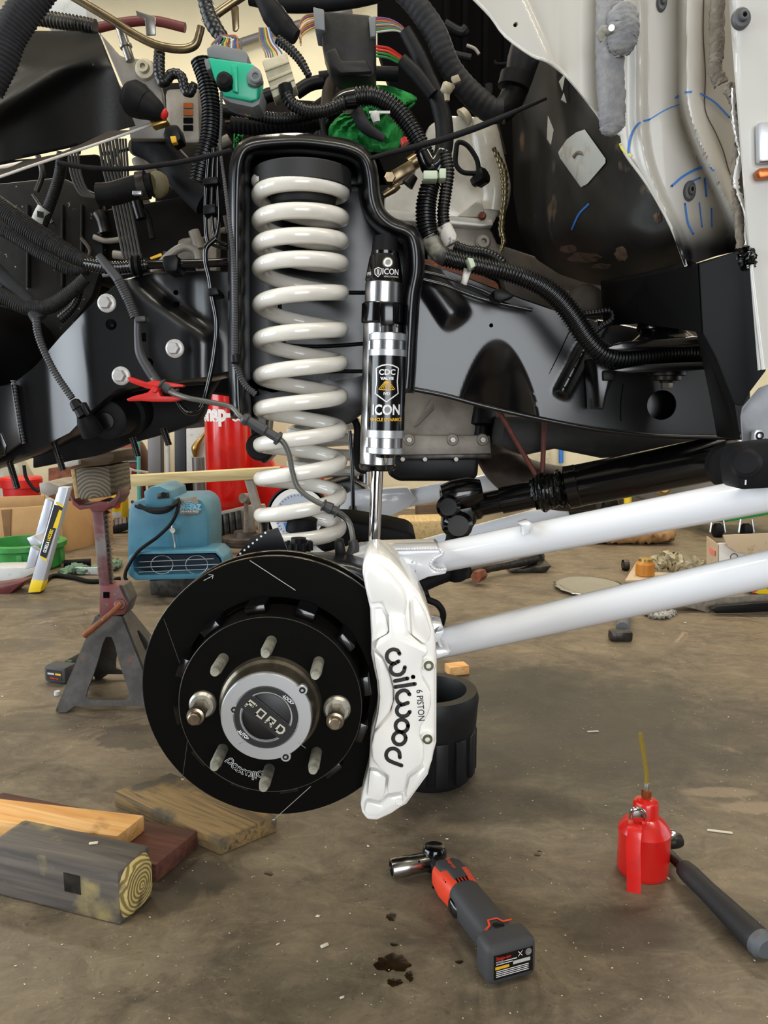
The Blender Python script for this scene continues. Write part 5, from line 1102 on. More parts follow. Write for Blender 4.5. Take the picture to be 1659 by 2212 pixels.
# gold heat sleeve
loom('wiring_loom', [(1066, 320), (1078, 345), (1088, 375), (1090, 420), (1085, 470), (1083, 500), (1088, 520), (1080, 545)], 1.6, [5, 8, 9, 8, 7, 8, 7, 4], 'crinkled gold heat sleeve beside the valve cover', 'gold_foil', (.2, .012)) if mat('gold_foil', '8f8263', .3, .85, c2='5b5140', scale=40, bump=.5, bscale=60) else 0
loom('pipe', [(1055, 240), (1070, 300), (1082, 340)], 1.72, [16, 16, 14], 'dull brass transmission tube behind the gold sleeve', 'exhaust', None, cat='pipe')
# --- right looms
loom('wiring_loom', [(936, 385), (926, 412), (920, 450), (922, 490), (930, 515)], 1.36, [20, 22, 23, 23, 22], 'fat ribbed loom passing down in front of the valve cover')
loom('wiring_loom', [(926, 512), (936, 532), (952, 550), (966, 558)], 1.36, [20, 20, 20, 20], 'pale taped sleeve section of the fat ribbed loom', 'sleeve_label', None) if mat('sleeve_label', '8b8678', .6, c2='3a3936', scale=14, thr=(.42, .52)) else 0
loom('wiring_loom', [(962, 556), (1000, 566), (1060, 580), (1110, 592), (1160, 612), (1200, 640), (1235, 680), (1268, 730), (1300, 762), (1340, 774), (1400, 770), (1470, 762), (1545, 762)], 1.34, [20, 20, 20, 21, 22, 23, 24, 24, 24, 24, 23, 22, 22], 'long heavy ribbed loom draped along the frame rail', n=14)
loom('wiring_loom', [(962, 330), (968, 370), (962, 420), (957, 460), (960, 492)], 1.36, [13, 14, 14, 14, 14], 'thinner ribbed loom beside the fat one')
loom('wiring_loom', [(958, 488), (968, 510), (976, 528)], 1.355, [17, 18, 17], 'white printed label sleeve with pink edge', 'label_pink', None) if mat('label_pink', 'c9c4bd', .5, c2='6f6a66', scale=60, thr=(.5, .6)) else 0
loom('wiring_loom', [(980, 532), (1010, 542), (1050, 548), (1080, 565), (1096, 590)], 1.38, [13, 13, 13, 13, 12], 'slim ribbed branch turning behind the heavy loom')
loom('wiring_loom', [(915, 330), (930, 360), (945, 352), (958, 330), (945, 372)], 1.375, [16, 22, 20, 18, 18], 'taped crotch where the right looms split', 'black_gloss', None)
for i, (x, y, w_, h_, lab) in enumerate(((929, 383, 29, 17, 'pale green tape band on the fat ribbed loom'), (955, 380, 14, 20, 'pale green tape band on the thinner ribbed loom'))):
    box('tape_band', P(x, y, 1.325), (w_*8e-4, .03, h_*8e-4), 'band_green', None, bevel=.002, label=lab, cat='tape') if mat('band_green', 'b9c6ae', .5) else 0
lc = thing('loom_clip', 'grey retaining clip strapping the heavy loom to the rail', 'clip', P(1000, 620, 1.33))
prism('strap', [(1010, 556), (1022, 558), (1028, 574), (1018, 580)], 1.29, 1.33, 'band_green', lc, bevel=.001); prism('foot', [(1002, 578), (1020, 582), (1008, 618), (994, 612)], 1.32, 1.326, 'steel', lc, bevel=.001)
prism('retainer', [(1066, 626), (1088, 622), (1112, 640), (1080, 652), (1066, 646)], 1.38, 1.42, 'black_plastic', lc, bevel=.003)
loom('cable', [(1340-80, 678), (1290, 675), (1318, 672), (1322, 690), (1300, 705), (1282, 720)], 1.38, 7, 'small ribbed loop branching off the heavy loom', cat='cable')
for (x, y, r_, Y) in ((1180, 627, 27, 1.34), (1210, 648, 28, 1.34), (1425, 768, 26, 1.34), (1345, 776, 27, 1.34)):
    pass
loom('cable', [(905, 585), (960, 598), (1030, 622), (1070, 640)], 1.42, 4, 'upper of two thin black brake lines on the rail', 'black_gloss', None, cat='cable', n=8)
loom('cable', [(905, 602), (960, 616), (1030, 642), (1080, 655), (1150, 670)], 1.42, 4.5, 'lower of two thin black brake lines on the rail', 'black_gloss', None, cat='cable', n=8)
# long thin rods / cables crossing
loom('cable', [(125, 352), (200, 363), (280, 364), (350, 356), (420, 344), (500, 325)], 1.22, 5.5, 'long thin black cable crossing the bay left of the tower', 'black_rubber', None, cat='cable', n=8)
loom('cable', [(800, 342), (860, 326), (960, 300), (1050, 268), (1120, 238), (1180, 212)], 1.25, [5, 6, 7, 7, 5, 4], 'long thin black rod crossing in front of the right looms', 'black_rubber', None, cat='cable', n=8)
# --- left: braided sleeves and lines
loom('wiring_loom', [(-40, 420), (10, 455), (60, 492), (120, 530), (165, 556), (200, 570)], 1.45, [22, 22, 23, 22, 19, 15], 'braided black sleeve sloping down from the left border', 'braid', (.06, .004)) if mat('braid', '131314', .55, spec=.25, c2='222221', scale=120, bump=.5, bscale=200) else 0
loom('wiring_loom', [(-40, 470), (20, 500), (90, 545), (150, 580), (190, 585)], 1.5, [20, 18, 18, 17, 12], 'second braided sleeve just under the sloping one', 'braid', (.06, .004))
loom('wiring_loom', [(135, 330), (128, 380), (112, 430), (92, 480), (78, 515)], 1.55, [12, 12, 12, 13, 12], 'braided sleeve hanging down with a white tag', 'braid', (.06, .004))
tg = thing('cable_tag', 'white wrap tag with barcode on the hanging braided sleeve', 'label tag', P(90, 480, 1.53))
mk('wrap', *g_tube(px3([(98, 452), (90, 466), (84, 482)], 1.55), 16.5*mpp(P(90, 465, 1.55)), 16, 4), 'pad_white', tg, recalc=False)
for i in range(6): prism('bar', [(80 + i*2.4, 455+i*.6), (81.4 + i*2.4, 455+i*.6), (81.4+i*2.4, 468+i*.6), (80+i*2.4, 468+i*.6)], 1.529, 1.531, 'text_black', tg)
loom('wiring_loom', [(-40, 632), (10, 640), (60, 662), (110, 660), (160, 625), (185, 600)], 1.42, [22, 21, 20, 17, 15, 13], 'braided sleeve lying along the top of the left rail', 'braid', (.06, .004))
loom('wiring_loom', [(-30, 560), (20, 610), (60, 650), (85, 690)], 1.42, [15, 15, 16, 17], 'taped grey branch running down to the left rail', 'cloth_tape', None)
loom('wiring_loom', [(175, 600), (172, 630), (160, 660), (130, 690)], 1.45, [9, 9, 10, 12], 'short ribbed branch behind the left rail', 'loom')
loom('cable', [(78, 688), (82, 720), (96, 760), (122, 810), (156, 860)], 1.36, [9, 8.5, 8, 8, 8], 'ribbed sensor cable hanging over the bright rail facet', 'loom_grey', (.18, .0045), cat='cable') if mat('loom_grey', '38383a', .5) else 0
sn = thing('sensor_plug', 'black sensor plug at the end of the hanging cable', 'connector', P(180, 935, 1.36))
lathe('plug', P(158, 864, 1.36), P(180, 898, 1.36), [(0, .005), (.1, .009), (.5, .011), (.55, .009), (1, .011)], 'black_plastic', sn, 14)
quad('latch', [(172, 872), (180, 868), (194, 894), (186, 900)], 1.345, 1.36, 'black_plastic', sn, .002); lathe('sensor', P(180, 896, 1.37), P(200, 935, 1.39), [(0, .012), (.4, .018), (1, .02)], 'black_rubber', sn, 18)
loom('pipe', [(185, 570), (240, 578), (300, 574), (320, 572)], 1.40, [14, 15, 14, 15], 'ribbed hydraulic hose end along the rail top', 'black_gloss', (.1, .005), cat='pipe')
loom('pipe', [(305, 572), (400, 570), (505, 566)], 1.40, [10, 9.5, 9.5], 'straight black hydraulic line along the rail top', 'black_gloss', None, cat='pipe')
hf = thing('line_clamp', 'black plastic clamp block on the hydraulic line', 'clamp', P(368, 590, 1.4))
quad('block', [(350, 553), (378, 548), (386, 560), (382, 586), (356, 588), (350, 570)], 1.375, 1.43, 'black_plastic', hf, .004); lathe('collar', P(285, 575, 1.4), P(310, 573, 1.4), [(0, .016), (.15, .018), (.3, .014), (.5, .018), (.7, .018), (.8, .012), (1, .014)], 'black_plastic', hf, 20)
for (a, b, m_) in (((222, 594), (285, 586), 'satin_silver'), ((330, 590), (345, 584), 'steel')): tube('bright_line', px3([a, b], 1.46), .005, m_, hf, n=8, sub=3)
quad('yellow_tab', [(323, 556), (348, 546), (350, 553), (326, 561)], 1.5, 1.505, 'text_yellow', hf, .001)
tube('silver_tube', px3([(330, 590), (370, 548), (400, 534), (425, 545), (432, 580)], 1.6), .008, 'cast_alu', hf, n=10)
# --- bundle of thin cables left of the tower
cb = thing('cable_bundle', 'bundle of thin black cables clipped along the left tower wall', 'cable bundle', P(455, 880, 1.3))
for L in ([(452, 330), (446, 400), (444, 470), (448, 520), (460, 528), (490, 538)], [(462, 320), (458, 400), (458, 480), (466, 515), (490, 530)], [(470, 330), (470, 400), (472, 470), (466, 510)]): tube('strand', px3(L, 1.36), .0035, 'black_gloss', cb, n=8)
quad('clip', [(436, 384), (470, 380), (472, 396), (438, 400)], 1.345, 1.375, 'black_plastic', cb, .003); quad('clip', [(438, 442), (464, 440), (466, 460), (438, 464)], 1.345, 1.375, 'black_plastic', cb, .003)
tube('long_strand', px3([(466, 515), (446, 535), (444, 565), (452, 600), (458, 640), (468, 700), (462, 770), (450, 830), (440, 868), (428, 888), (408, 893), (392, 880), (383, 866)], 1.32), .0042, 'black_gloss', cb, n=8)
quad('rail_clip', [(448, 622), (468, 620), (474, 636), (450, 640)], 1.31, 1.36, 'black_plastic', cb, .003)
loom('cable', [(478, 200), (478, 260), (476, 320), (486, 400), (496, 480), (505, 560), (508, 640), (508, 770), (514, 800), (530, 832), (552, 852)], 1.27, [3.5, 3.5, 3.5, 4.5, 5, 6, 6, 6, 7, 8, 8], 'thin ribbed cable running down the left tower rim', 'loom_grey', (.25, .004), cat='cable', n=8)
lathe('cable_joint', P(508, 766, 1.265), P(510, 786, 1.265), [(0, .008), (.8, .009), (1, .006)], 'black_plastic', None, 12, label='small black joint sleeve on the ribbed cable by the tower', cat='cable joint')
# --- grey sensor cable crossing the spring
gc = thing('brake_sensor_cable', 'grey wheel sensor cable looping in front of the spring', 'cable', P(745, 1200, 1.2))
S1 = [(213, 552), (232, 575), (256, 605), (276, 645), (292, 685)]; S2 = [(298, 690), (298, 730), (303, 765), (322, 800), (344, 832)]
tube('sheath', px3(S1[:4], 1.33), [.0065, .0075, .0085, .0085], 'loom_grey', gc, n=12); tube('sheath_ribbed', px3(S1[2:], 1.328), .0085, 'loom_grey', gc, n=12, ridge=(.2, .004))
quad('square_clip', [(290, 683), (313, 682), (314, 694), (291, 696)], 1.31, 1.335, 'loom_grey', gc, .002)
tube('sleeve', px3(S2, 1.325), [.0062, .0062, .0078, .0082, .0085], 'loom_grey', gc, n=12)
tube('wire', px3([(330, 818, 1.32), (350, 838, 1.30), (400, 858, 1.26), (450, 868, 1.25), (500, 880, 1.24), (526, 905, 1.225), (600, 945, 1.22), (622, 975, 1.222), (632, 1020, 1.225), (645, 1055, 1.225), (680, 1082, 1.22), (725, 1102, 1.215), (752, 1125, 1.22), (762, 1160, 1.2), (760, 1178, 1.18)], 1.2), .0043, 'wire_grey', gc, n=10) if mat('wire_grey', '55544f', .35) else 0
for (a, b, Y) in (((347, 828), (380, 852), 1.29), ((524, 902), (606, 950), 1.218), ((696, 1090), (730, 1106), 1.214)):
    A, B = P(*a, Y), P(*b, Y); lathe('grommet', A, B, [(0, .007), (.05, .010), (.12, .010), (.16, .0078), (.45, .0092), (.6, .0092), (.64, .007), (.88, .0072), (.9, .011), (.97, .011), (1, .006)], 'loom_grey', gc, 18)
tube('end_boot', px3([(762, 1168), (764, 1185), (756, 1205), (744, 1216)], 1.17), [.007, .009, .010, .010], 'loom_grey', gc, n=12)
tube('white_crimp', px3([(373, 855), (390, 859)], 1.285), .003, 'text_white', gc, n=8, sub=2)
# --- red spring clamp
rc = thing('spring_clamp', 'small red plastic spring clamp gripping the sensor cable', 'spring clamp', P(330, 868, 1.29))
quad('upper_jaw', [(273, 815), (281, 814), (315, 826), (330, 821), (352, 824), (396, 831), (396, 836), (360, 838), (340, 842), (318, 840), (280, 826)], 1.285, 1.30, 'red_plastic', rc, .002)
quad('lower_jaw', [(272, 862), (290, 855), (318, 848), (330, 836), (340, 838), (346, 856), (392, 856), (396, 862), (370, 868), (330, 868), (300, 866), (276, 867)], 1.28, 1.305, 'red_plastic', rc, .002)
A = P(334, 842, 1.279); lathe('pivot', A + V3((0, .03, 0)), A - V3((0, .002, 0)), [(0, .006), (.9, .006), (1, .004)], 'red_plastic', rc, 16)
# --- black fluid line right of the coil
loom('pipe', [(735, 915), (760, 905), (772, 925), (770, 980), (775, 1010), (792, 1018)], 1.5, [7, 7, 8, 8, 8, 7], 'black pipe bend between spring and shock', 'black_rubber', None, cat='pipe')
loom('pipe', [(755, 930), (760, 1000), (762, 1060), (763, 1120)], 1.7, 4.5, 'thin black vertical line between spring and shock', 'black_gloss', None, cat='pipe', n=8)
fsk = thing('far_shock', 'slim far side shock rod seen left of the near shock rod', 'shock absorber', P(787, 1075, 2.3))
lathe('rod', P(787, 1016, 2.3), P(787, 1075, 2.3), [(0, .016), (1, .016)], 'brushed', fsk, 16); lathe('mount', P(787, 1018, 2.3), P(787, 960, 2.3), [(0, .022), (1, .03)], 'black_rubber', fsk, 16)
fcs = thing('far_spring_seat', 'far side dusty coil spring and black seat seen through the near coils', 'coil spring', P(730, 1080, 2.3))
V, F = g_sweep([P(700 + 70*math.cos(i*.2), 880 + i*1.1, 2.3) + V3((0, .09*math.sin(i*.2), 0)) for i in range(150)], .016, 10); mk('coil', V, F, 'body_white', fcs, recalc=False)
prism('seat', [(690, 1050), (760, 1032), (800, 1060), (795, 1070), (730, 1072)], 2.2, 2.4, 'black_paint', fcs, bevel=.01)
# ================================================================== things on the floor, near
def up_z(base, py): return P(CX, py, base.y).z      # height at which a vertical line over base meets image row py
def g_block(b0, b1, b2, h):
    b0, b1, b2 = V3(b0), V3(b1), V3(b2); b3 = b1 + b2 - b0; z = V3((0, 0, h)); q = [b0, b1, b3, b2]
    return [*q, *[p + z for p in q]], [[0, 1, 2, 3], [4, 7, 6, 5], [0, 4, 5, 1], [1, 5, 6, 2], [2, 6, 7, 3], [3, 7, 4, 0]]
def wood_mat(name, c1, c2, c3, axis, endgrain=False, dirt=None, sc=1.):
    m = bpy.data.materials.new(name); m.use_nodes = True; nt = m.node_tree; N = nt.nodes; L = nt.links; b = N['Principled BSDF']; b.inputs['Roughness'].default_value = .7
    tc = N.new('ShaderNodeTexCoord'); mp = N.new('ShaderNodeMapping'); L.new(tc.outputs['Object'], mp.inputs[0])
    mp.inputs['Rotation'].default_value = (0, 0, -math.atan2(axis[1], axis[0]))
    if endgrain:
        wv = N.new('ShaderNodeTexWave'); wv.wave_type = 'RINGS'; wv.rings_direction = 'X'; wv.inputs['Scale'].default_value = 28*sc; wv.inputs['Distortion'].default_value = 3.; wv.inputs['Detail'].default_value = 3
        L.new(mp.outputs[0], wv.inputs['Vector']); src = wv.outputs['Fac']
    else:
        mp2 = N.new('ShaderNodeMapping'); mp2.inputs['Scale'].default_value = (4*sc, 60*sc, 60*sc); L.new(mp.outputs[0], mp2.inputs[0])
        n = N.new('ShaderNodeTexNoise'); n.inputs['Scale'].default_value = 1; n.inputs['Detail'].default_value = 8; n.inputs['Distortion'].default_value = .6; L.new(mp2.outputs[0], n.inputs['Vector']); src = n.outputs['Fac']
    r = N.new('ShaderNodeValToRGB'); e = r.color_ramp.elements; e[0].position = .3; e[1].position = .72; e[0].color = (*lin(c1), 1); e[1].color = (*lin(c3), 1); x = e.new(.5); x.color = (*lin(c2), 1)
    L.new(src, r.inputs[0]); out = r.outputs[0]
    if dirt:
        n2 = N.new('ShaderNodeTexNoise'); n2.inputs['Scale'].default_value = 11*sc; n2.inputs['Detail'].default_value = 7; L.new(mp.outputs[0], n2.inputs['Vector'])
        mr = N.new('ShaderNodeMapRange'); mr.inputs[1].default_value = dirt[1]; mr.inputs[2].default_value = dirt[1]+.12; L.new(n2.outputs['Fac'], mr.inputs[0])
        mx = N.new('ShaderNodeMixRGB'); mx.inputs[2].default_value = (*lin(dirt[0]), 1); L.new(mr.outputs[0], mx.inputs[0]); L.new(out, mx.inputs[1]); out = mx.outputs[0]
    L.new(out, b.inputs['Base Color'])
    bp = N.new('ShaderNodeBump'); bp.inputs['Strength'].default_value = .35; bp.inputs['Distance'].default_value = .002; L.new(src, bp.inputs['Height']); L.new(bp.outputs[0], b.inputs['Normal'])
    MATS[name] = m; return m
# --- timber
b0 = G(265, 2002); ax = (G(0, 1935) - b0).normalized(); pr = V3((-ax.y, ax.x, 0)); pr = pr if pr.y > 0 else -pr
hP = up_z(b0, 1887)
wood_mat('post_side', '3f3a35', '57504a', '6a6258', ax, dirt=('94855a', .54)); wood_mat('post_end', '7a683a', 'a8945a', 'c4b072', ax, True, dirt=('5c4c30', .58), sc=1.6)
wp = .090; LP = (G(48, 1782, hP) - G(331, 1838, hP)).length
po = thing('timber_post', 'weathered grey square timber post with yellow end grain, frontmost', 'timber', b0 + ax*.2)
mk('post', *g_block(b0 + ax*.004, b0 + ax*LP, b0 + ax*.004 + pr*wp, hP), 'post_side', po, bevel=.006)
E_ = []
for i in range(20):
    a = 2*pi*i/20; sx_ = math.copysign(abs(math.cos(a))**.45, math.cos(a)); sz_ = math.copysign(abs(math.sin(a))**.45, math.sin(a))
    E_.append(b0 + pr*(wp/2 + sx_*wp*.48) + V3((0, 0, hP/2 + sz_*hP*.48)))
cen = b0 + pr*wp/2 + V3((0, 0, hP/2)) - ax*.010
V = [cen] + [p - ax*.004 + (cen-p)*.18 for p in E_] + [p + ax*.006 for p in E_]; n = 20
F = [[0, 1+i, 1+(i+1) % n] for i in range(n)] + [[1+i, 1+n+i, 1+n+(i+1) % n, 1+(i+1) % n] for i in range(n)] + [[1+n+i for i in range(n)]]
mk('end_grain', V, F, 'post_end', po, label='split yellow end grain')
q0 = b0 + ax*.085 - pr*.0008; mk('dark_patch', *g_block(q0 + V3((0, 0, hP*.42)), q0 + ax*.035 + V3((0, 0, hP*.42)), q0 + pr*.002 + V3((0, 0, hP*.42)), hP*.36), 'dark_steel', po)
r0 = G(338, 1907); r2 = G(428, 1831); hR = up_z(r0, 1868)
wood_mat('red_board', '3d1f16', '552e20', '6a3d2b', ax); wood_mat('pine', 'd09450', 'e0aa66', 'ecc088', ax, dirt=('84603a', .62)); wood_mat('grey_plank', '4a3c28', '8a6f44', '332b20', (G(247, 1741)-G(475, 1849)), dirt=('4a4336', .55))
mk('reddish_board', *g_block(r0, r0 + ax*.5, r2, hR), 'red_board', None, bevel=.002, label='dark reddish board lying under the pale pine stud', cat='board')
zs_ = hR + .0345; y0 = G(254, 1806, zs_) - V3((0, 0, .034)); y2 = G(311, 1761, zs_) - V3((0, 0, .034)); ayd = (G(0, 1724, hR+.038) - G(310, 1760, hR+.038)).normalized()
mk('pine_stud', *g_block(y0, y0 + ayd*.6, y2, .034), 'pine', None, bevel=.002, label='pale orange pine stud lying behind the timber post', cat='board')
k0 = G(475, 1849); k1 = G(247, 1741); k2 = G(600, 1796); hK = up_z(k0, 1813)
mk('grey_plank', *g_block(k0, k1, k0 + (k2-k0)*1.0, hK), 'grey_plank', None, bevel=.004, label='wide weathered plank lying under the brake disc', cat='board')
# --- cordless angle wrench
A = G(905, 1815, .028); A = G(940, 1856, .03); B = G(1098, 2062, .040)
dx = (B-A).normalized(); du = V3((dx.y, -dx.x, 0)).normalized(); du = du if du.x > 0 else -du; dz = du.cross(dx); dz = dz if dz.z > 0 else -dz
Ln = (B-A).length
dr = thing('cordless_ratchet', 'grey and red cordless angle wrench with deep socket lying on the floor', 'power tool', V3((A.x, A.y, 0)))
def body(name, secs, m, par, n=24, e=.62, **k):
    secs = [(t, a*1.13, h*1.06, lf*1.06) for t, a, h, lf in secs]
    """secs: (t along, half width, half height, lift)"""
    V, F = [], []
    for t, a, h, lf in secs:
        c = A + dx*(t*Ln) + dz*lf
        for i in range(n):
            th_ = 2*pi*i/n; cx_ = math.copysign(abs(math.cos(th_))**e, math.cos(th_)); cz_ = math.copysign(abs(math.sin(th_))**e, math.sin(th_)); V.append(c + du*(a*cx_) + dz*(h*cz_))
    m_ = len(secs)
    F = [[j*n+i, j*n+(i+1) % n, (j+1)*n+(i+1) % n, (j+1)*n+i] for j in range(m_-1) for i in range(n)] + [list(range(n))[::-1], [(m_-1)*n+i for i in range(n)]]
    return mk(name, V, F, m, par, **k)
lathe('head', A - dz*.022 - dx*.004, A + dz*.026 - dx*.004, [(0, .018), (.08, .023), (.8, .024), (.95, .020), (1, .014)], 'black_gloss', dr, 28)
body('neck', [(.02, .015, .015, 0), (.10, .017, .017, 0), (.115, .020, .020, 0), (.17, .020, .020, 0)], 'black_plastic', dr, e=.9)
hs = body('housing', [(.155, .020, .019, 0), (.19, .027, .024, .001), (.30, .030, .027, .001), (.42, .027, .026, .001), (.47, .025, .025, 0)], 'orange_red', dr)
body('top_panel', [(.16, .0165, .004, .0205), (.20, .022, .006, .0215), (.28, .022, .007, .0235), (.30, .014, .007, .0235), (.40, .013, .006, .0235)], 'tool_grey', hs)
body('grip', [(.40, .020, .0262, .0006), (.45, .0262, .0262, .0004), (.5, .0258, .0258, 0), (.65, .027, .026, .001), (.80, .026, .025, .001), (.88, .026, .026, 0), (.92, .030, .028, 0)], 'tool_grey', dr)
body('trigger', [(.44, .007, .010, -.004), (.47, .011, .014, -.004), (.53, .011, .013, -.005), (.56, .007, .009, -.005)], 'black_gloss', dr).location += -du*.022
for i in range(4):
    c = A + dx*(Ln*.415) + dz*.0282 + du*(-.010 + i*.0065); box('vent', c, (.0022, .010, .003), 'dark_void', hs, rot=Matrix((du, dx, dz)).transposed())
for i in range(3):
    c = A + dx*(Ln*(.33 + i*.022)) - du*.0245 + dz*.0200; box('vent', c, (.006, .0035, .006), 'dark_void', hs, rot=Matrix((du, dx, dz)).transposed())
text('lettering', 'Snap-on', .011, flatmap(A + dx*(Ln*.255) + dz*.0335, dx, du), 'orange_red', hs, bold=.0002)
Vb, Fb = g_box(A + dx*(Ln*.97) - dz*.003, (.086, .050, .066), Matrix((du, dx, dz)).transposed())
bt = mk('battery', Vb, Fb, 'tool_grey', dr, bevel=.012, seg=3)
mk('chevron', *g_strokes([[(-.024, -.006), (-.014, .001), (-.010, .014), (.006, .014), (.012, .003), (.026, .003)]], .004, lambda x, y: A + dx*(Ln*.875 - y) + du*x + dz*.0285), 'orange_red', dr, smooth=False, recalc=False)
box('release_button', A + dx*(Ln*.885) + dz*.027, (.018, .012, .008), 'black_plastic', dr, rot=Matrix((du, dx, dz)).transposed(), bevel=.002)
Ef = A + dx*(Ln*.97 + .0256) - dz*.003
mk('label_plate', *g_box(Ef - dx*.0004, (.068, .0012, .040), Matrix((du, dx, dz)).transposed()), 'label_black', bt)
lt = lambda x, y: Ef + dx*.0006 + du*x + dz*y
text('lettering', 'Snap-on', .0082, lambda x, y: lt(x-.018, y+.0145), 'text_red', bt, bold=.0002)
text('lettering', 'MODEL', .0042, lambda x, y: lt(x-.024, y+.0085), 'text_white', bt)
def dashes(fn, x0, x1, y, h, seed):      # small print too fine to read: rows of short marks
    rd = random.Random(seed); out = []; x = x0
    while x < x1:
        l = rd.uniform(.0012, .0038); out.append([(x, y), (min(x+l, x1), y)]); x += l + .0012
    return g_strokes(out, h, fn)
mk('small_print', *join(dashes(lt, -.016, .006, .0085, .0016, 1), dashes(lt, -.030, -.002, .0050, .0014, 2), *[dashes(lt, -.030, .026, -.0062-.0030*j, .0014, 3+j) for j in range(4)]), 'text_white', bt, smooth=False, recalc=False)
for (x, y, w_, h_, m_) in ((-.020, -.001, .024, .0045, 'text_yellow'), (.014, .0015, .030, .0055, 'pad_white')): mk('sticker', *g_box(Ef + dx*.0004 + du*x + dz*y, (w_, .0006, h_), Matrix((du, dx, dz)).transposed()), m_, bt)
lathe('seal_mark', lt(.026, .0135) - dx*.0005, lt(.026, .0135) + dx*.0003, [(0, .0055), (1, .0055), (1, .0025), (.6, .0025), (.6, 0)], 'satin_silver', bt, 20)
mk('bin_mark', *g_strokes([[(.008, .018), (.015, .010)], [(.015, .018), (.008, .010)]], .0009, lt), 'text_white', bt, smooth=False, recalc=False)
S0 = A + dx*.002; S1_ = G(845, 1877, .026)
sd = (S1_-S0).normalized()
so = lathe('deep_socket', S0 + sd*.012, S1_, [(0, .0165), (.03, .0178), (.55, .0178), (.56, .0190), (.97, .0190), (1, .0180), (1, .0135), (.75, .0130), (.75, 0)], 'socket_chrome', dr, 32) if mat('socket_chrome', 'a3a19c', .2, 1.) else 0
c = S0 + sd*.034 + V3((0, -.0120, .0105)); lathe('socket_hole', c, c + V3((0, -.002, .002)), [(0, .002), (1, .002)], 'dark_void', dr, 10)
# --- red pump oil can
O = G(1388, 1880); ko = mpp(O); zo = lambda py: up_z(O, py)
oc = thing('oil_can', 'red pump oil can with clear yellow spout tube standing on the floor', 'oil can', O)
r = 54*ko; zs = zo(1788)
lathe('can', O, O + V3((0, 0, 1)), [(0, r*.93), (.004, r*.98), (.010, r), (zs-.014, r), (zs-.010, r*1.012), (zs-.002, r*1.012), (zs, r*.985), (zs+.014, r*.80), (zs+.024, r*.56), (zs+.026, r*.5), (zs+.050, r*.49), (zs+.056, r*.45), (zs+.060, r*.34), (zs+.062, 0)], 'can_red', oc, 48, abs_t=True) if mat('can_red', 'cf1a14', .3, coat=.4, c2='a8140f', scale=18, thr=(.55, .75), rough2=.45) else 0
zt = zs + .06
lathe('brass_fitting', O + V3((0, 0, zt)), O + V3((0, 0, zt+.018)), [(0, .009), (.3, .0095), (.8, .0095), (1, .008)], 'copper', oc, 6)
lathe('ferrule', O + V3((0, 0, zt+.017)), O + V3((0, 0, zt+.032)), [(0, .0052), (.4, .0058), (1, .005)], 'zinc', oc, 14)
tube('spout_tube', [O + V3((0, 0, zt+.028)), O + V3((-.003, 0, zt+.06)), V3((P(1383, 1584, O.y).x, O.y, P(1383, 1584, O.y).z))], .0042, 'spout', oc, n=12) if mat('spout', 'c9b050', .15, trans=.7) else 0
yl = O.y - r*1.06
st = [P(1372, 1772, yl+.03), P(1371, 1790, yl+.006), P(1368, 1830, yl-.004), P(1369, 1880, yl-.012), P(1369, 1930, yl-.018)]
V, F = g_tube(st, .0115, 4, 6, flat=(1.1, .12), twist0=(1, 0, 0)); mk('pump_lever', V, F, 'can_red', oc)
tube('lever_clip', [P(1362, 1768, yl+.02), P(1366, 1750, yl+.012), P(1382, 1748, yl+.012), P(1392, 1756, yl+.012), P(1394, 1772, yl+.02)], .004, 'chrome', oc, n=10)
prism('clip_plate', [(1366, 1752), (1388, 1750), (1392, 1766), (1364, 1768)], yl+.014, yl+.018, 'chrome', oc, bevel=.001)
# --- hammer behind the can
hm = thing('ball_peen_hammer', 'hammer with black rubber grip lying behind the red oil can', 'hammer', G(1560, 1950))
H0, H1 = G(1425, 1825, .03), G(1652, 2046, .024)
hd = (H1-H0).normalized(); Hl = (H1-H0).length
tube('shaft', [H0, H0 + hd*Hl*.28], .010, 'dark_steel', hm, n=12, sub=3)
V, F = g_tube([H0 + hd*(Hl*t) for t in (.24, .27, .34, .5, .7, .85, .94, .97)], [.011, .017, .019, .0185, .021, .0225, .0235, .021], 18, 4); mk('grip', V, F, 'grip_rubber', hm, recalc=False) if mat('grip_rubber', '222122', .65, bump=.3, bscale=300) else 0
lathe('butt', H0 + hd*Hl*.955, H0 + hd*Hl*1.02, [(0, .0235), (.5, .023), (1, .016), (1, 0)], 'butt_grey', hm, 20) if mat('butt_grey', '565a5e', .55) else 0
c = H0 + hd*Hl*.90 + V3((-.004, -.012, .020)); mk('red_mark', [c, c + hd*.012 + V3((.005, 0, -.001)), c + hd*.012 + V3((-.006, -.004, .0))], [[0, 1, 2]], 'text_red', hm)
hx = V3((hd.y, -hd.x, 0)).normalized(); c0 = H0 - hd*.005
lathe('head', c0 - hx*.05, c0 + hx*.040, [(0, .013), (.1, .015), (.25, .0145), (.35, .011), (.5, .013), (.7, .012), (.8, .009), (.86, .011)], 'dark_steel', hm, 24)
bc_ = P(1446, 1802, c0.y+.0); lathe('ball', bc_ - hx*.012, bc_ + hx*.010, [(0, .006), (.2, .0095), (.5, .0115), (.8, .0095), (1, .004)], 'chrome', hm, 20)
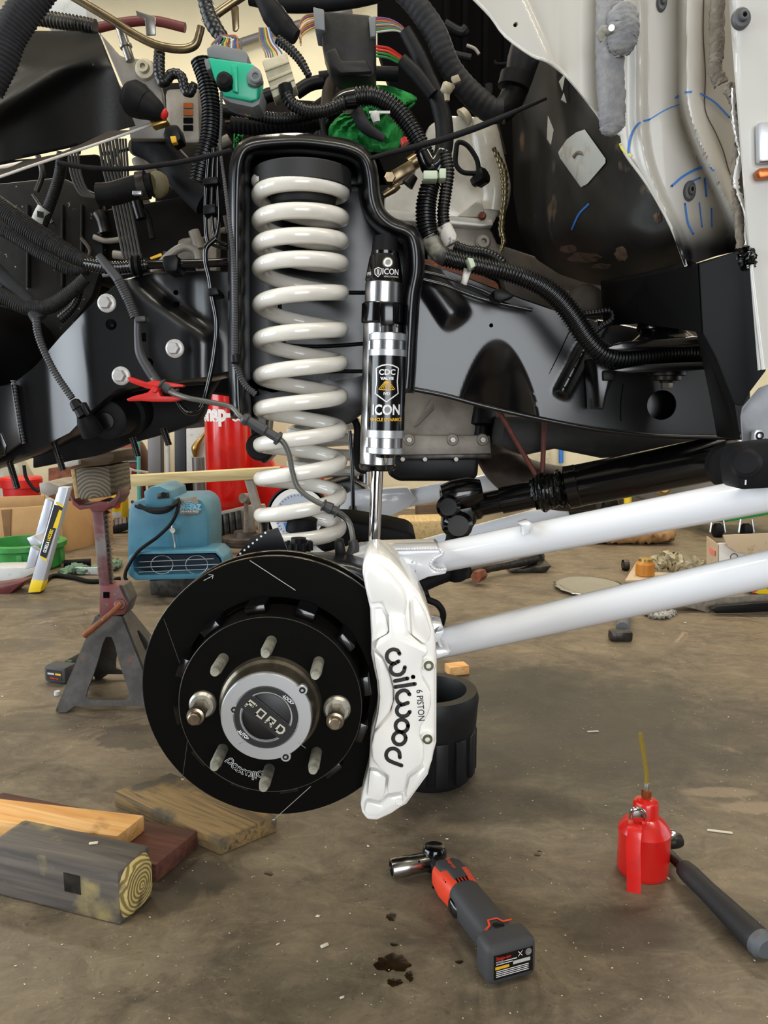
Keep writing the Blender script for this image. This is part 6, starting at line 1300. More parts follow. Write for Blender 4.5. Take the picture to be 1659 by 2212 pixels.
# --- drain tub behind the caliper
D = G(925, 1668); kd = mpp(D); zd = up_z(D, 1487)
dt = thing('drain_tub', 'black rubber drain tub standing behind the brake caliper', 'drain tub', D)
lathe('tub', D, D + V3((0, 0, zd)), [(0, 90*kd), (.05, 95*kd), (.55, 97*kd), (.6, 101*kd), (.82, 104*kd), (.92, 106*kd), (1, 101*kd), (1, 80*kd), (.9, 76*kd), (.15, 74*kd), (.12, 0)], 'tub_black', dt, 56) if mat('tub_black', '0f0f10', .5, spec=.35, c2='1a1a1b', scale=12, bump=.15, bscale=80) else 0
for i in range(14):
    a = 2*pi*i/14; u = V3((math.cos(a), math.sin(a), 0)); c = D + u*(97*kd) + V3((0, 0, zd*.32)); box('rib', c, (.012, .03, zd*.5), 'tub_black', dt, rot=Matrix.Rotation(a, 3, 'Z'), bevel=.004)
box('wood_offcut', G(975, 1458) + V3((.02, .02, .015)), (.07, .05, .03), 'pine', None, rot=Matrix.Rotation(.3, 3, 'Z'), bevel=.002, label='small pine offcut behind the drain tub', cat='board')
# --- oil spots and litter
mat('oil_wet', '1d150d', .12, c2='33240f', scale=60, spec=.6)
def blob(name, px, py, w_, h_, label, seed):
    rn = random.Random(seed); c = G(px, py, .0006); ex = G(px + w_/2, py, .0006) - c; ey = G(px, py - h_/2, .0006) - c; n = 64
    ph = [rn.uniform(0, 6.28) for _ in range(6)]
    V = [c + V3((0, 0, .0006))] + [c + (ex*math.cos(2*pi*i/n) + ey*math.sin(2*pi*i/n))*(.84 + .12*math.sin(2*2*pi*i/n+ph[0]) + .10*math.sin(3*2*pi*i/n+ph[1]) + .06*math.sin(7*2*pi*i/n+ph[2]) + .05*math.sin(11*2*pi*i/n+ph[3])) for i in range(n)]
    F = [[0, 1+i, 1+(i+1) % n] for i in range(n)]
    return mk(name, V, F, 'oil_wet', None, recalc=False, label=label, cat='oil spot')
for i, (x, y, a, b, l) in enumerate(((848, 2080, 78, 50, 'largest wet oil splash on the concrete'), (852, 2122, 34, 22, 'round oil drop just below the largest splash'), (884, 2108, 22, 24, 'oil drop right of the round drop'), (845, 1980, 28, 18, 'oil drop above the largest splash'), (851, 2040, 18, 10, 'tiny oil drop touching the top of the splash'), (992, 2078, 18, 10, 'oil drop beside the tool battery'), (938, 1917, 12, 7, 'tiny oil drop left of the red tool housing'), (1160, 1846, 18, 8, 'oil drop right of the angle head'), (1165, 1838, 10, 5, 'faint oil speck right of the angle head'), (580, 1886, 22, 12, 'oil drop below the wide plank'))):
    blob('oil_spot', x, y, a, b, l, i+3)
V, F = [], []; rn = random.Random(5)
for i in range(620):
    x = rn.uniform(0, 1659); y = 1300 + 900*rn.random()**1.1
    c = G(x, y, .001); s = rn.uniform(.0006, .0020) if rn.random() < .95 else rn.uniform(.002, .0045); a = rn.uniform(0, pi); w_ = s*rn.uniform(.25, .9); u = V3((math.cos(a), math.sin(a), 0)); v = V3((-math.sin(a), math.cos(a), 0)); k = len(V)
    V += [c + u*s + v*w_, c - u*s*.8 + v*w_*.7, c - u*s - v*w_, c + u*s*.7 - v*w_*.8, c + V3((0, 0, s*.5))]; F += [[k, k+1, k+4], [k+1, k+2, k+4], [k+2, k+3, k+4], [k+3, k, k+4]]
mk('floor_litter', V, F, 'litter', None, recalc=False, kind='stuff', label='tiny pale chips and sawdust scattered over the concrete floor', cat='litter') if mat('litter', 'cfc6b4', .7) else 0
for (x, y, l, a, lb) in ((1281, 1580, .032, .1, 'thin white plastic sliver on the floor beyond the oil can'), (1555, 1796, .05, -.25, 'pale wood splinter right of the oil can'), (701, 2042, .014, .6, 'small pale chip near the bottom centre of the floor'), (202, 1821, .016, .2, 'pale chip lying on the timber post'), (1480, 1345, .01, 0, 'white scrap on the floor below the lower arm')):
    c = G(x, y, .002) if x != 202 else G(202, 1821, hP + .002); box('floor_chip', c, (l, .006, .003), 'litter', None, rot=Matrix.Rotation(a, 3, 'Z'), bevel=.001, label=lb, cat='chip')
# ================================================================== jack stand with wood block
J = G(232, 1500); kj = mpp(J); a = .142; zc_ = up_z(J, 1325); tp = .034
js = thing('jack_stand', 'worn grey and red ratchet jack stand holding a wooden block', 'jack stand', J)
mat('jack_grey', '45413e', .5, .4, c2='575350', scale=22, c3='7a4a30', s3=30, t3=(.66, .72)); mat('jack_red', '7a3a3c', .5, .2, c2='63504d', scale=26, c3='b8aca4', s3=60, t3=(.66, .7))
bxm, bxp = P(122, 1530, J.y-a).x, P(345, 1530, J.y-a).x; mx_ = (bxm+bxp)/2; a2 = (bxp-bxm)/2
tpx = P(243, 1330, J.y).x
def face(bl, br, tr, tl, nm, hl):
    """one pressed side of the base: a frame round a tall opening, with feet"""
    f_ = lambda u, v: bl.lerp(br, u).lerp(tl.lerp(tr, u), v)
    out = [(0, 0), (.14, 0), (.17, .065), (.83, .065), (.86, 0), (1, 0), (1, 1), (0, 1)]
    inn = [(.26, .16), (.32, .125), (.68, .125), (.74, .16), (.74, .24), (.63, .70), (.57, .78), (.43, .78), (.37, .70), (.26, .24)]
    nrm = (br-bl).cross(tl-bl).normalized()*.006
    # stitch: outer ring of matched count
    n_ = 40; c_ = (.5, .40)
    def ringpts(poly, n_):
        res_ = []
        for i in range(n_):
            an = 2*pi*i/n_; d_ = (math.cos(an), math.sin(an)); best = None
            for k in range(len(poly)):
                p, q = poly[k], poly[(k+1) % len(poly)]; ex, ey = q[0]-p[0], q[1]-p[1]; den = d_[0]*ey - d_[1]*ex
                if abs(den) < 1e-9: continue
                t = ((p[0]-c_[0])*ey - (p[1]-c_[1])*ex)/den; s = ((p[0]-c_[0])*d_[1] - (p[1]-c_[1])*d_[0])/den
                if t > 0 and -1e-6 <= s <= 1+1e-6: best = t if best is None else max(best, t)
            res_.append((c_[0]+d_[0]*best, c_[1]+d_[1]*best))
        return res_
    ro = ringpts([(0, 0), (1, 0), (1, 1), (0, 1)], 72); ri = ringpts(inn, 72); n_ = 72
    ro = [(u, max(v, .065) if .15 < u < .85 and v < .3 else v) for u, v in ro]
    V = [f_(*p) for p in ro] + [f_(*p) for p in ri]; V += [v + nrm for v in V]; F = []
    for i in range(n_):
        j = (i+1) % n_; F += [[i, j, n_+j, n_+i], [2*n_+i, 3*n_+i, 3*n_+j, 2*n_+j], [i, 2*n_+i, 2*n_+j, j], [n_+i, n_+j, 3*n_+j, 3*n_+i]]
    mk(nm, V, F, 'jack_grey', js, ang=25)
q = [V3((mx_-a2, J.y-a, 0)), V3((mx_+a2, J.y-a, 0)), V3((mx_+a2, J.y+a, 0)), V3((mx_-a2, J.y+a, 0))]; T = [V3((tpx-tp, J.y-tp, zc_)), V3((tpx+tp*1.2, J.y-tp, zc_)), V3((tpx+tp*1.2, J.y+tp, zc_)), V3((tpx-tp, J.y+tp, zc_))]
for i in range(4): face(q[i], q[(i+1) % 4], T[(i+1) % 4], T[i], 'base_side', 0)
prism('head', [(214, 1265), (256, 1266), (268, 1290), (277, 1305), (268, 1328), (214, 1336)], J.y-.04, J.y+.04, 'jack_red', js, bevel=.004)
prism('head_side', [(256, 1263), (268, 1264), (283, 1296), (273, 1326), (266, 1326), (274, 1302)], J.y-.03, J.y+.035, 'jack_grey', js, bevel=.003)
prism('head_window', [(223, 1279), (236, 1279), (236, 1292), (223, 1292)], J.y-.0415, J.y-.039, 'dark_void', js)
lathe('pivot', P(259, 1306, J.y-.055), P(259, 1306, J.y-.035), [(0, .014), (.3, .018), (1, .018)], 'jack_red', js, 20)
tube('release_lever', [P(262, 1303, J.y-.06), P(240, 1325, J.y-.075), P(206, 1353, J.y-.085), P(181, 1373, J.y-.09)], [.009, .0085, .010, .010], 'lever_rust', js, n=12) if mat('lever_rust', '8a4a1c', .55, c2='5a3318', scale=30, c3='c0762c', s3=40) else 0
prism('column', [(197, 1095), (222, 1095), (236, 1266), (214, 1266)], J.y-.022, J.y+.022, 'jack_red2', js, bevel=.003) if mat('jack_red2', '6d4447', .5, .3, c2='777270', scale=14, thr=(.42, .56)) else 0
tt = []
for i in range(16):
    y = 1104 + i*10.1; x = 221 + (y-1095)*.079; tt += [(x+1, y), (x+11, y+5.5), (x+3, y+9)]
prism('rack', [(216, 1100)] + tt + [(236, 1266), (228, 1266)], J.y-.014, J.y+.014, 'dark_steel', js, bevel=0, smooth=False)
sd_ = [(150, 1072), (153, 1068), (160, 1082), (172, 1092), (196, 1090), (215, 1082), (235, 1084), (250, 1072), (252, 1058), (258, 1056), (260, 1072), (250, 1090), (232, 1098), (224, 1106), (198, 1106), (192, 1098), (172, 1102), (156, 1090)]
prism('saddle', sd_, J.y-.045, J.y+.045, 'jack_red', js, bevel=.004)
wood_mat('end_block', '4f483d', '63594b', '786c5a', (0, 1, 0), True, sc=1.1); wood_mat('dark_wood', '3d2f22', '513f2c', '6b5338', (1, 0, 0)); wood_mat('pale_slat', 'a68c5c', 'b99f6e', 'c8b080', (0, 1, 0))
prism('wood_block', [(163, 1012), (236, 1006), (241, 1072), (176, 1080), (168, 1074)], J.y-.06, J.y+.12, 'end_block', None, bevel=.004, label='square wooden block sitting in the jack stand saddle', cat='wood block')
prism('wood_offcut', [(152, 1014), (161, 1013), (170, 1076), (162, 1078)], J.y-.05, J.y+.1, 'pale_slat', None, bevel=.002, label='thin pale slat against the block on the jack stand', cat='wood block')
prism('wood_plate', [(135, 1003), (172, 990), (172, 980), (246, 975), (247, 992), (233, 1004), (160, 1011)], J.y-.08, J.y+.15, 'dark_wood', None, bevel=.003, label='dark brown wood plate on top of the block on the jack stand', cat='wood block')
prism('shim', [(122, 1008), (132, 997), (169, 994), (170, 1004), (150, 1009)], J.y-.10, J.y-.02, 'pad_white', None, bevel=.002, label='thin pale shim under the black skid plate', cat='wood block')
# ================================================================== background, left
gz = lambda base, py: P(CX, py, base.y).z
fpy = lambda Y: CY + FPX*math.tan(math.atan(CAMZ/Y) - PITCH)
def pb(name, px, Y0, Y1, m, par=None, bevel=.004, **k): return prism(name, px, Y0, Y1, m, par, bevel=bevel, **k)
mat('cardboard', 'b08a5c', .8, c2='a37d50', scale=6, bump=.1, bscale=30); mat('cardboard_dark', '7d5c3a', .85, c2='6b4e30', scale=8)
mat('alu_white', 'c4c9d4', .35, .4); mat('yellow_tape', 'e0be1c', .45); mat('green_plastic', '2f8a3c', .45, c2='27702f', scale=8)
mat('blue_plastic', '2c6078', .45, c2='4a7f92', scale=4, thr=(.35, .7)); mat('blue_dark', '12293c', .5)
# second cordless tool behind the jack stand
t2 = thing('cordless_tool', 'dark cordless tool with green trim lying behind the jack stand', 'power tool', G(130, 1470))
Q0 = G(122, 1456, .03); Q1 = G(235, 1400, .035); qd = (Q1-Q0).normalized(); qu = V3((qd.y, -qd.x, 0)); qm = Matrix((qu, qd, V3((0, 0, 1)))).transposed()
b_ = mk('battery', *g_box(Q0 + qd*.02, (.085, .06, .056), qm), 'tool_grey', t2, bevel=.010); mk('label', *g_box(Q0 - qd*.0105, (.058, .001, .034), qm), 'label_black', b_)
text('lettering', 'Snap-on', .010, lambda x, y: Q0 - qd*.0116 - qu*(x*-1) + V3((0, 0, y-.010)), 'text_red', b_, bold=.0003)
for (x, z, w_, m_) in ((-.012, .004, .026, 'pad_white'), (.016, .004, .022, 'text_yellow')): mk('sticker', *g_box(Q0 - qd*.0116 + qu*x + V3((0, 0, z)), (w_, .0008, .006), qm), m_, b_)
tube('handle', [Q0 + qd*.05, Q0 + qd*.14 + V3((0, 0, .004)), Q1], [.026, .025, .03], 'black_rubber', t2, n=18); tube('trim', [Q0 + qd*.052 + V3((0, 0, .024)), Q0 + qd*.056 + V3((.012, 0, .024))], .003, 'green_plastic', t2, n=8, sub=2); tube('trim', [Q0 + qd*.19 + V3((0, 0, .024)), Q0 + qd*.215 + V3((.012, 0, .026))], .006, 'green_plastic', t2, n=8, sub=2)
lathe('bottle_cap', G(124, 1501), G(124, 1501) + V3((0, 0, .012)), [(0, .010), (1, .009)], 'pad_white', None, 14, label='small white bottle cap left of the jack stand foot', cat='cap')
# ladder
LB = G(85, 1280); YLd = LB.y
ld = thing('step_stool', 'aluminium step stool with black and yellow label leaning at the left', 'step stool', LB)
pb('rail', [(126, 1052), (148, 1053), (88, 1278), (60, 1278)], YLd-.02, YLd+.03, 'alu_white', ld)
pb('label', [(117, 1090), (136, 1095), (100, 1206), (86, 1200)], YLd-.022, YLd-.018, 'text_black', ld, 0); pb('label_yellow', [(128, 1101), (134, 1104), (124, 1142), (114, 1140)], YLd-.0235, YLd-.0215, 'yellow_tape', ld, 0)
for L in ([(121, 1084), (137, 1093), (136, 1097), (120, 1088)], [(87, 1200), (102, 1209), (101, 1213), (86, 1204)]): pb('label_stripe', L, YLd-.0235, YLd-.019, 'yellow_tape', ld, 0)
c = P(104, 1168, YLd-.0225); dirn = (P(112, 1148, YLd) - P(96, 1196, YLd)).normalized(); text('lettering', 'GORILLA', .022, flatmap(P(100, 1182, YLd-.0225), dirn, V3((-dirn.z, 0, dirn.x))), 'text_white', ld, bold=.0008, sx=.62); text('lettering', 'LADDERS', .022, flatmap(P(108.5, 1156, YLd-.0225), dirn, V3((-dirn.z, 0, dirn.x))), 'yellow_tape', ld, bold=.0008, sx=.62)
pb('foot', [(67, 1252), (93, 1256), (87, 1279), (60, 1281)], YLd-.026, YLd+.036, 'yellow_tape', ld); pb('foot_pad', [(60, 1279), (87, 1277), (86, 1281), (60, 1283)], YLd-.024, YLd+.034, 'text_black', ld, .001)
pb('top_step', [(84, 1044), (104, 1041), (128, 1050), (126, 1066), (104, 1072), (86, 1064)], YLd-.02, YLd+.25, 'far_plate', ld)
pb('back_rail', [(98, 1076), (114, 1084), (92, 1170), (74, 1162)], YLd+.12, YLd+.17, 'alu_white', ld); pb('step', [(57, 1162), (73, 1158), (90, 1174), (87, 1178), (66, 1178)], YLd-.01, YLd+.12, 'alu_white', ld); pb('lower_rail', [(66, 1180), (84, 1192), (74, 1225), (54, 1230)], YLd+.08, YLd+.13, 'alu_white', ld)
# cardboard box
Bx = G(100, 1195); cbx = thing('cardboard_box', 'large open brown cardboard box behind the step stool', 'cardboard box', Bx)
pb('front', [(-40, 1100), (45, 1096), (130, 1090), (140, 1190), (-40, 1200)], Bx.y, Bx.y+.02, 'cardboard', cbx); pb('flap', [(-40, 1075), (95, 1070), (98, 1100), (-40, 1102)], Bx.y+.35, Bx.y+.37, 'cardboard', cbx)
mk('side', *g_extrude(PX([(130, 1085, Bx.y), (235, 1070, Bx.y+.5), (240, 1170, Bx.y+.5), (140, 1192, Bx.y)]), (.01, .02, 0)), 'cardboard', cbx, bevel=.002); pb('inside', [(2, 1102), (24, 1100), (22, 1170), (10, 1165)], Bx.y-.006, Bx.y-.002, 'cardboard_dark', cbx, .001)
# green tub
Gt = G(55, 1225); kg = mpp(Gt); gt = thing('green_tub', 'green plastic drain tub beside the step stool', 'tub', Gt)
zg = gz(Gt, 1168); lathe('tub', Gt, Gt + V3((0, 0, zg)), [(0, 70*kg), (.1, 76*kg), (.75, 80*kg), (.8, 86*kg), (.97, 86*kg), (1, 82*kg), (1, 72*kg), (.1, 66*kg), (.1, 0)], 'green_plastic', gt, 40)
for i in range(10): an = 2*pi*i/10; box('rib', Gt + V3((math.cos(an)*77*kg, math.sin(an)*77*kg, zg*.42)), (.02, .03, zg*.6), 'green_plastic', gt, rot=Matrix.Rotation(an, 3, 'Z'), bevel=.006)
# red bucket, copper pot etc. behind
Rb = V3((P(48, 1070, 5.5).x, 5.5, 0)); rb = thing('red_bucket', 'red plastic bucket with wire handle behind the cardboard box', 'bucket', Rb); kr = mpp(P(48, 1050, 5.5)); z0_, z1_ = 0, P(48, 1030, 5.5).z
lathe('bucket', Rb, Rb + V3((0, 0, z1_)), [(0, 33*kr), (.8, 38*kr), (.81, 42*kr), (.96, 43*kr), (1, 40*kr), (1, 36*kr)], 'red_plastic', rb, 32); tube('handle', PX([(52, 1005, 5.2), (56, 1030, 5.2), (70, 1052, 5.2), (84, 1062, 5.2)]), .012, 'black_rubber', rb, n=8)
lathe('glass_jug', P(25, fpy(6.1), 6.1), P(25, 985, 6.1), [(0, .15), (.7, .16), (.9, .11), (1, .06)], 'jug', None, 24, label='clear plastic jug behind the red bucket', cat='jug') if mat('jug', 'a5a294', .3, alpha=.6) else 0
lathe('hanging_pipe', P(160, 1005, 5.0) - V3((0, 0, 0)), P(160, 1070, 5.0), [(0, .3), (0, .05), (.1, .055), (.8, .055), (1, .05)][1:], 'rust', None, 20, label='rusty pipe end behind the jack stand block', cat='pipe') if 0 else 0
rbk = pb('rusty_box', [(104, 1012), (152, 1008), (153, fpy(5.1)), (106, fpy(5.1))], 5.1, 5.3, 'rust', None, label='rusty brown metal box left of the wood block', cat='box')
# ---- bench: long pine beam on a sawhorse
sw = thing('sawhorse', 'sawhorse with pale pine beam and grey splayed legs', 'sawhorse', G(560, 1160)); wood_mat('beam_pine', 'a79468', 'c0ad7e', 'd2c298', (1, 0, 0), sc=.5)
pb('beam', [(238, 1030), (600, 1010), (604, 1022), (580, 1034), (240, 1054)], 4.55, 4.65, 'beam_pine', sw)
pb('leg', [(527, 1036), (545, 1034), (590, fpy(4.56)), (574, fpy(4.56))], 4.56, 4.62, 'far_plate', sw); pb('leg', [(556, 1090), (570, 1090), (590, 1180), (575, fpy(4.66))], 4.66, 4.71, 'far_plate', sw)
# blue air mover
Bl = G(372, 1285); YBw = Bl.y; bw = thing('air_mover', 'dusty blue carpet blower with wide outlet and coiled cord', 'air mover', Bl)
pb('volute', [(274, 1235), (274, 1130), (276, 1098), (286, 1084), (310, 1078), (420, 1074), (436, 1080), (446, 1096), (450, 1120), (450, 1240)], YBw+.02, YBw+.34, 'blue_plastic', bw, .02)
pb('motor_housing', [(310, 1062), (326, 1052), (344, 1050), (368, 1060), (374, 1092), (370, 1096), (314, 1098)], YBw+.0, YBw+.28, 'blue_plastic', bw, .012); pb('switch_plate', [(338, 1066), (364, 1064), (366, 1076), (340, 1078)], YBw-.004, YBw+.01, 'dark_steel', bw, .002); lathe('switch_knob', P(353, 1068, YBw-.02), P(353, 1068, YBw), [(0, .01), (1, .012)], 'black_plastic', bw, 12)
stad = lambda x0, x1, y0, y1: [(x0 + (y1-y0)*.35, y0), (x1 - (y1-y0)*.35, y0-3), (x1-4, y0+(y1-y0)*.2), (x1, (y0+y1)/2), (x1-4, y1-(y1-y0)*.2), (x1 - (y1-y0)*.35, y1), (x0 + (y1-y0)*.3, y1+4), (x0+2, y1-(y1-y0)*.15), (x0, (y0+y1)/2), (x0+2, y0+(y1-y0)*.2)]
outl = pb('outlet', stad(274, 486, 1192, 1250), YBw-.10, YBw+.10, 'blue_plastic', bw, .006)
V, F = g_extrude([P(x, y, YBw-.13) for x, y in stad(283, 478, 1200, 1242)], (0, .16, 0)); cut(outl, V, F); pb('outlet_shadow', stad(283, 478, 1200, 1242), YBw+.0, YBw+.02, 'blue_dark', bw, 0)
mat('wire_bright', '8d949a', .4, .6)
for (y0_, x0_, x1_) in ((1210, 300, 462), (1222, 290, 470), (1232, 300, 462)): tube('grille_wire', PX([(x0_, y0_+4, YBw-.09), (x1_, y0_-3, YBw-.09)]), .0022, 'wire_bright', bw, n=6, sub=2)
for cx_ in (350, 425): tube('grille_ring', [P(cx_ + 24*math.cos(t), 1220 + 20*math.sin(t), YBw-.088) for t in [2*pi*i/20 for i in range(21)]], .0018, 'wire_bright', bw, n=6, sub=1)
pb('base_foot', [(322, 1254), (470, 1246), (400, 1288), (326, 1286)], YBw-.06, YBw+.02, 'dark_steel', bw); tube('hook', PX([(371, 1130, YBw+.01), (373, 1150, YBw+.0), (378, 1178, YBw), (376, 1188, YBw-.01), (362, 1190, YBw-.01)]), .004, 'zinc', bw, n=8); lathe('hook_bolt', P(373, 1146, YBw-.004), P(373, 1146, YBw+.02), [(0, .012), (1, .016)], 'zinc', bw, 12)
pb('label', [(388, 1078), (424, 1072), (432, 1100), (430, 1110), (388, 1112)], YBw+.012, YBw+.022, 'far_plate', bw, .001); c = P(409, 1096, YBw+.011); text('lettering', 'DRI-EAZ', .036, flatmap(c, (1, 0, 0), (0, 0, 1)), 'blue_lt', bw, bold=.002, sx=.8) if mat('blue_lt', '6db3d4', .5) else 0
c = P(409, 1105, YBw+.011); text('lettering', 'SAHARA PRO', .014, flatmap(c, (1, 0, 0), (0, 0, 1)), 'text_white', bw)
for j in range(3): tube('label_arc', [P(408 + (14-4*j)*math.cos(t), 1086 - j*2 + (7-2*j)*-math.sin(t)*-1, YBw+.011) for t in [pi*(.05+.9*i/8) for i in range(9)]], .002, 'blue_lt', bw, n=6, sub=1)
tube('cord', PX([(286, 1084, YBw+.1), (300, 1096, YBw), (340, 1100, YBw-.03), (376, 1092, YBw-.03), (386, 1078, YBw+.02), (384, 1100, YBw-.02), (370, 1130, YBw-.03), (340, 1160, YBw-.04), (300, 1190, YBw-.11), (276, 1225, YBw-.12), (270, 1245, YBw-.12), (274, 1254, YBw-.12)]), .008, 'black_rubber', bw, n=8)
for k_ in range(3): tube('cord_wrap', PX([(300, 1090 + k_*2, YBw-.02), (330, 1103 + k_*2, YBw-.04), (362, 1100 + k_*2, YBw-.04), (384, 1080 + k_*2, YBw)]), .007, 'black_rubber', bw, n=8)
# tall red tank
Tk = V3((P(495, 1100, 5.4).x, 5.4, 0)); kt = mpp(P(495, 1000, 5.4)); rt_ = thing('red_air_tank', 'tall bright red upright tank with white lettering behind the sawhorse', 'air tank', Tk)
zb, zt2 = P(495, 1112, 5.4-.15).z, 1.6
lathe('tank', V3((Tk.x, 5.4, zb)), V3((Tk.x, 5.4, zt2)), [(0, 8*kt), (.02, 30*kt), (.05, 42*kt), (.09, 47*kt), (.5, 47*kt), (.93, 46*kt), (.98, 36*kt), (1, 10*kt)], 'red_paint', rt_, 40)
lathe('pedestal', V3((Tk.x+.02, 5.4, 0)), V3((Tk.x+.02, 5.4, zb+.05)), [(0, 32*kt), (1, 30*kt)], 'red_paint', rt_, 24)
pb('red_side_panel', [(520, 860), (548, 862), (560, 940), (590, 1008), (640, 1010), (640, 1130), (560, 1120), (520, 1080)], 5.45, 5.6, 'red_paint', rt_)
tz = P(495, 893, 5.4).z
text('lettering', 'Snap-on', .15, lambda x, y: V3((Tk.x + math.sin((x+.0)/(47.4*kt))*47.4*kt, 5.4 - math.cos(x/(47.4*kt))*47.4*kt, tz + y)), 'text_white', rt_, bold=.008, sx=.72)
mk('logo_mark', *g_strokes([[(-.03, 0), (.0, .05), (.03, .05), (.04, 0), (-.03, 0)]], .009, lambda x, y: V3((Tk.x + .09 + x*.7, 5.4 - 47.6*kt*.8, P(495, 906, 5.4).z + y))), 'text_white', rt_, smooth=False, recalc=False)
mat('label_rose', 'e07a70', .5)
mk('small_print', *g_strokes([[(447.5, 907), (455, 907)], [(447.5, 911), (455, 911)]], 3.4, lambda x, y: V3((P(x, y, 5.31).x, 5.31, P(x, y, 5.31).z))), 'label_rose', rt_, smooth=False, recalc=False)
# poles, gas bottle, bits between
tube('steel_tube', [P(434, fpy(5.0), 5.0), P(428, 988, 5.0)], .04, 'brushed_dull', None, n=20, sub=3, label='dull steel tube standing left of the red tank', cat='pipe') if mat('brushed_dull', '6b6462', .45, .7) else 0
tube('teal_pole', [P(302, fpy(4.9), 4.9), P(298, 900, 4.9)], .012, 'teal_pole', None, n=10, sub=3, label='thin teal pole behind the pine beam', cat='pole') if mat('teal_pole', '3f8f84', .5) else 0
pb('grey_post', [(318, 880), (346, 880), (348, fpy(5.9)), (320, fpy(5.9))], 5.9, 6.0, 'post_grey', None, label='grey steel post between teal pole and cabinet', cat='post') if mat('post_grey', '6e6c6e', .5, .3) else 0
tube('white_pole', [P(366, fpy(5.7), 5.7), P(360, 900, 5.7)], .018, 'pad_white', None, n=10, sub=3, label='white pole right of the grey post', cat='pole')
pb('dark_locker', [(376, 860), (402, 860), (400, fpy(5.9)), (378, fpy(5.9))], 5.9, 6.2, 'locker', None, label='narrow dark locker left of the white cabinet', cat='locker') if mat('locker', '26272c', .5) else 0
pb('white_cabinet', [(402, 926), (452, 922), (452, fpy(5.72)), (404, fpy(5.72))], 5.72, 6.1, 'pad_white', None, label='white cabinet door left of the red tank', cat='cabinet')
tube('brown_hose', PX([(446, 930, 5.71), (436, 945, 5.70), (422, 968, 5.69), (424, 1000, 5.70)]), [.006, .012, .03, .006], 'brass', None, n=8, label='brown teardrop funnel hanging on the white cabinet', cat='funnel')
hz_ = thing('red_compressor', 'dark red horizontal compressor tank behind the jack stand', 'compressor', P(275, 1030, 6.1)); lathe('tank', P(232, 1005, 6.1), P(322, 998, 6.1), [(0, .1), (.1, .17), (.85, .17), (.95, .1), (1, 0)], 'comp_red', hz_, 28) if mat('comp_red', '6e2420', .45, c2='4d1c1a', scale=6) else 0
lathe('leg', V3((P(255, 1030, 6.1).x, 6.1, 0)), P(255, 1005, 6.1), [(0, .03), (1, .03)], 'comp_red', hz_, 10); lathe('leg', V3((P(305, 1030, 6.1).x, 6.1, 0)), P(305, 1005, 6.1), [(0, .03), (1, .03)], 'comp_red', hz_, 10)
pb('dark_band', [(246, 987), (296, 984), (296, 1000), (246, 1003)], 5.925, 5.935, 'dusty_plastic', hz_, 0); mk('small_print', *g_strokes([[(248, 989), (275, 988)], [(264, 997), (294, 996)]], 2.2, lambda x, y: P(x, y, 5.922)), 'far_plate', hz_, smooth=False, recalc=False)
gg = thing('safety_glasses', 'clear safety glasses lying on the pine beam', 'glasses', P(270, 1022, 4.55)); 
tube('frame', PX([(250, 1025, 4.56), (254, 1012, 4.56), (270, 1008, 4.56), (290, 1016, 4.56), (320, 1020, 4.58)]), .007, 'jug', gg, n=8); pb('lens', [(254, 1013), (270, 1009), (285, 1016), (283, 1024), (258, 1025)], 4.575, 4.58, 'jug', gg, .002)
pb('brown_cabinet', [(402, 880), (448, 876), (450, 921), (403, 925)], 5.75, 6.0, 'dusty_plastic', None, label='dark brown box on the cabinet beside the red tank', cat='box')
yb = thing('yellow_jug', 'yellow plastic jug with printed label behind the jack stand', 'jug', P(252, 1128, 5.6)); pb('jug', [(236, 1062), (264, 1056), (266, fpy(5.6)), (236, fpy(5.6))], 5.6, 5.75, 'yellow_tape', yb, .02); pb('label', [(238, 1108), (262, 1105), (262, 1122), (238, 1125)], 5.595, 5.6, 'pad_white', yb, .001); tube('red_scrawl', PX([(244, 1090, 5.59), (252, 1080, 5.59), (258, 1092, 5.59), (248, 1096, 5.59), (262, 1084, 5.59)]), .006, 'text_red', yb, n=6)
ct = thing('socket_tray', 'black tray with a row of chrome sockets behind the jack stand', 'tray', G(256, 1150)); Ct = G(256, 1152)
pb('tray', [(238, 1138), (274, 1130), (274, 1146), (238, 1154)], Ct.y-.02, Ct.y+.08, 'black_plastic', ct)
for i in range(4): lathe('socket', P(243+i*9, 1134-i*1.5, Ct.y), P(243+i*9, 1134-i*1.5, Ct.y) + V3((0, 0, .04)), [(0, .018), (1, .018), (1, .012)], 'chrome', ct, 14)
# dark shelf clutter behind, scale, old rotor, grey panel
kv = [(452, 1112), (548, 1090), (548, fpy(5.0)), (470, fpy(5.0)), (455, fpy(5.0))]
gv = thing('louvred_panel', 'grey louvred panel lying right of the blue blower', 'panel', P(500, 1165, 4.0)); pb('panel', kv, 5.0, 5.06, 'far_plate', gv)
for i in range(5): x = 456 + i*13; pb('louvre', [(x, 1117-i*3), (x+10, 1115-i*3), (x+14, 1160-i*3), (x+4, 1163-i*3)], 4.97, 5.01, 'dark_steel', gv, .003)
orr = thing('old_brake_rotor', 'rusty vented brake rotor lying on the floor by the blower', 'brake rotor', P(525, 1160, 3.9)); lathe('disc', G(530, 1176), G(530, 1176) + V3((0, 0, .055)), [(0, .14), (.3, .15), (.42, .15), (.42, .14), (.6, .14), (.6, .15), (.95, .15), (1, .145), (1, .08), (1.6, .07), (1.6, 0)], 'exhaust', orr, 36)
tube('link_rod', [P(531, 1152, 4.85), P(532, 1078, 4.85)], .015, 'foam_brown', None, n=12, sub=3, label='tan suspension link standing on the rusty rotor', cat='link')
lathe('link_eye', P(524, 1076, 4.82), P(540, 1076, 4.88), [(0, .032), (1, .032)], 'foam_brown', None, 18, label='round eye on top of the tan suspension link', cat='link eye')
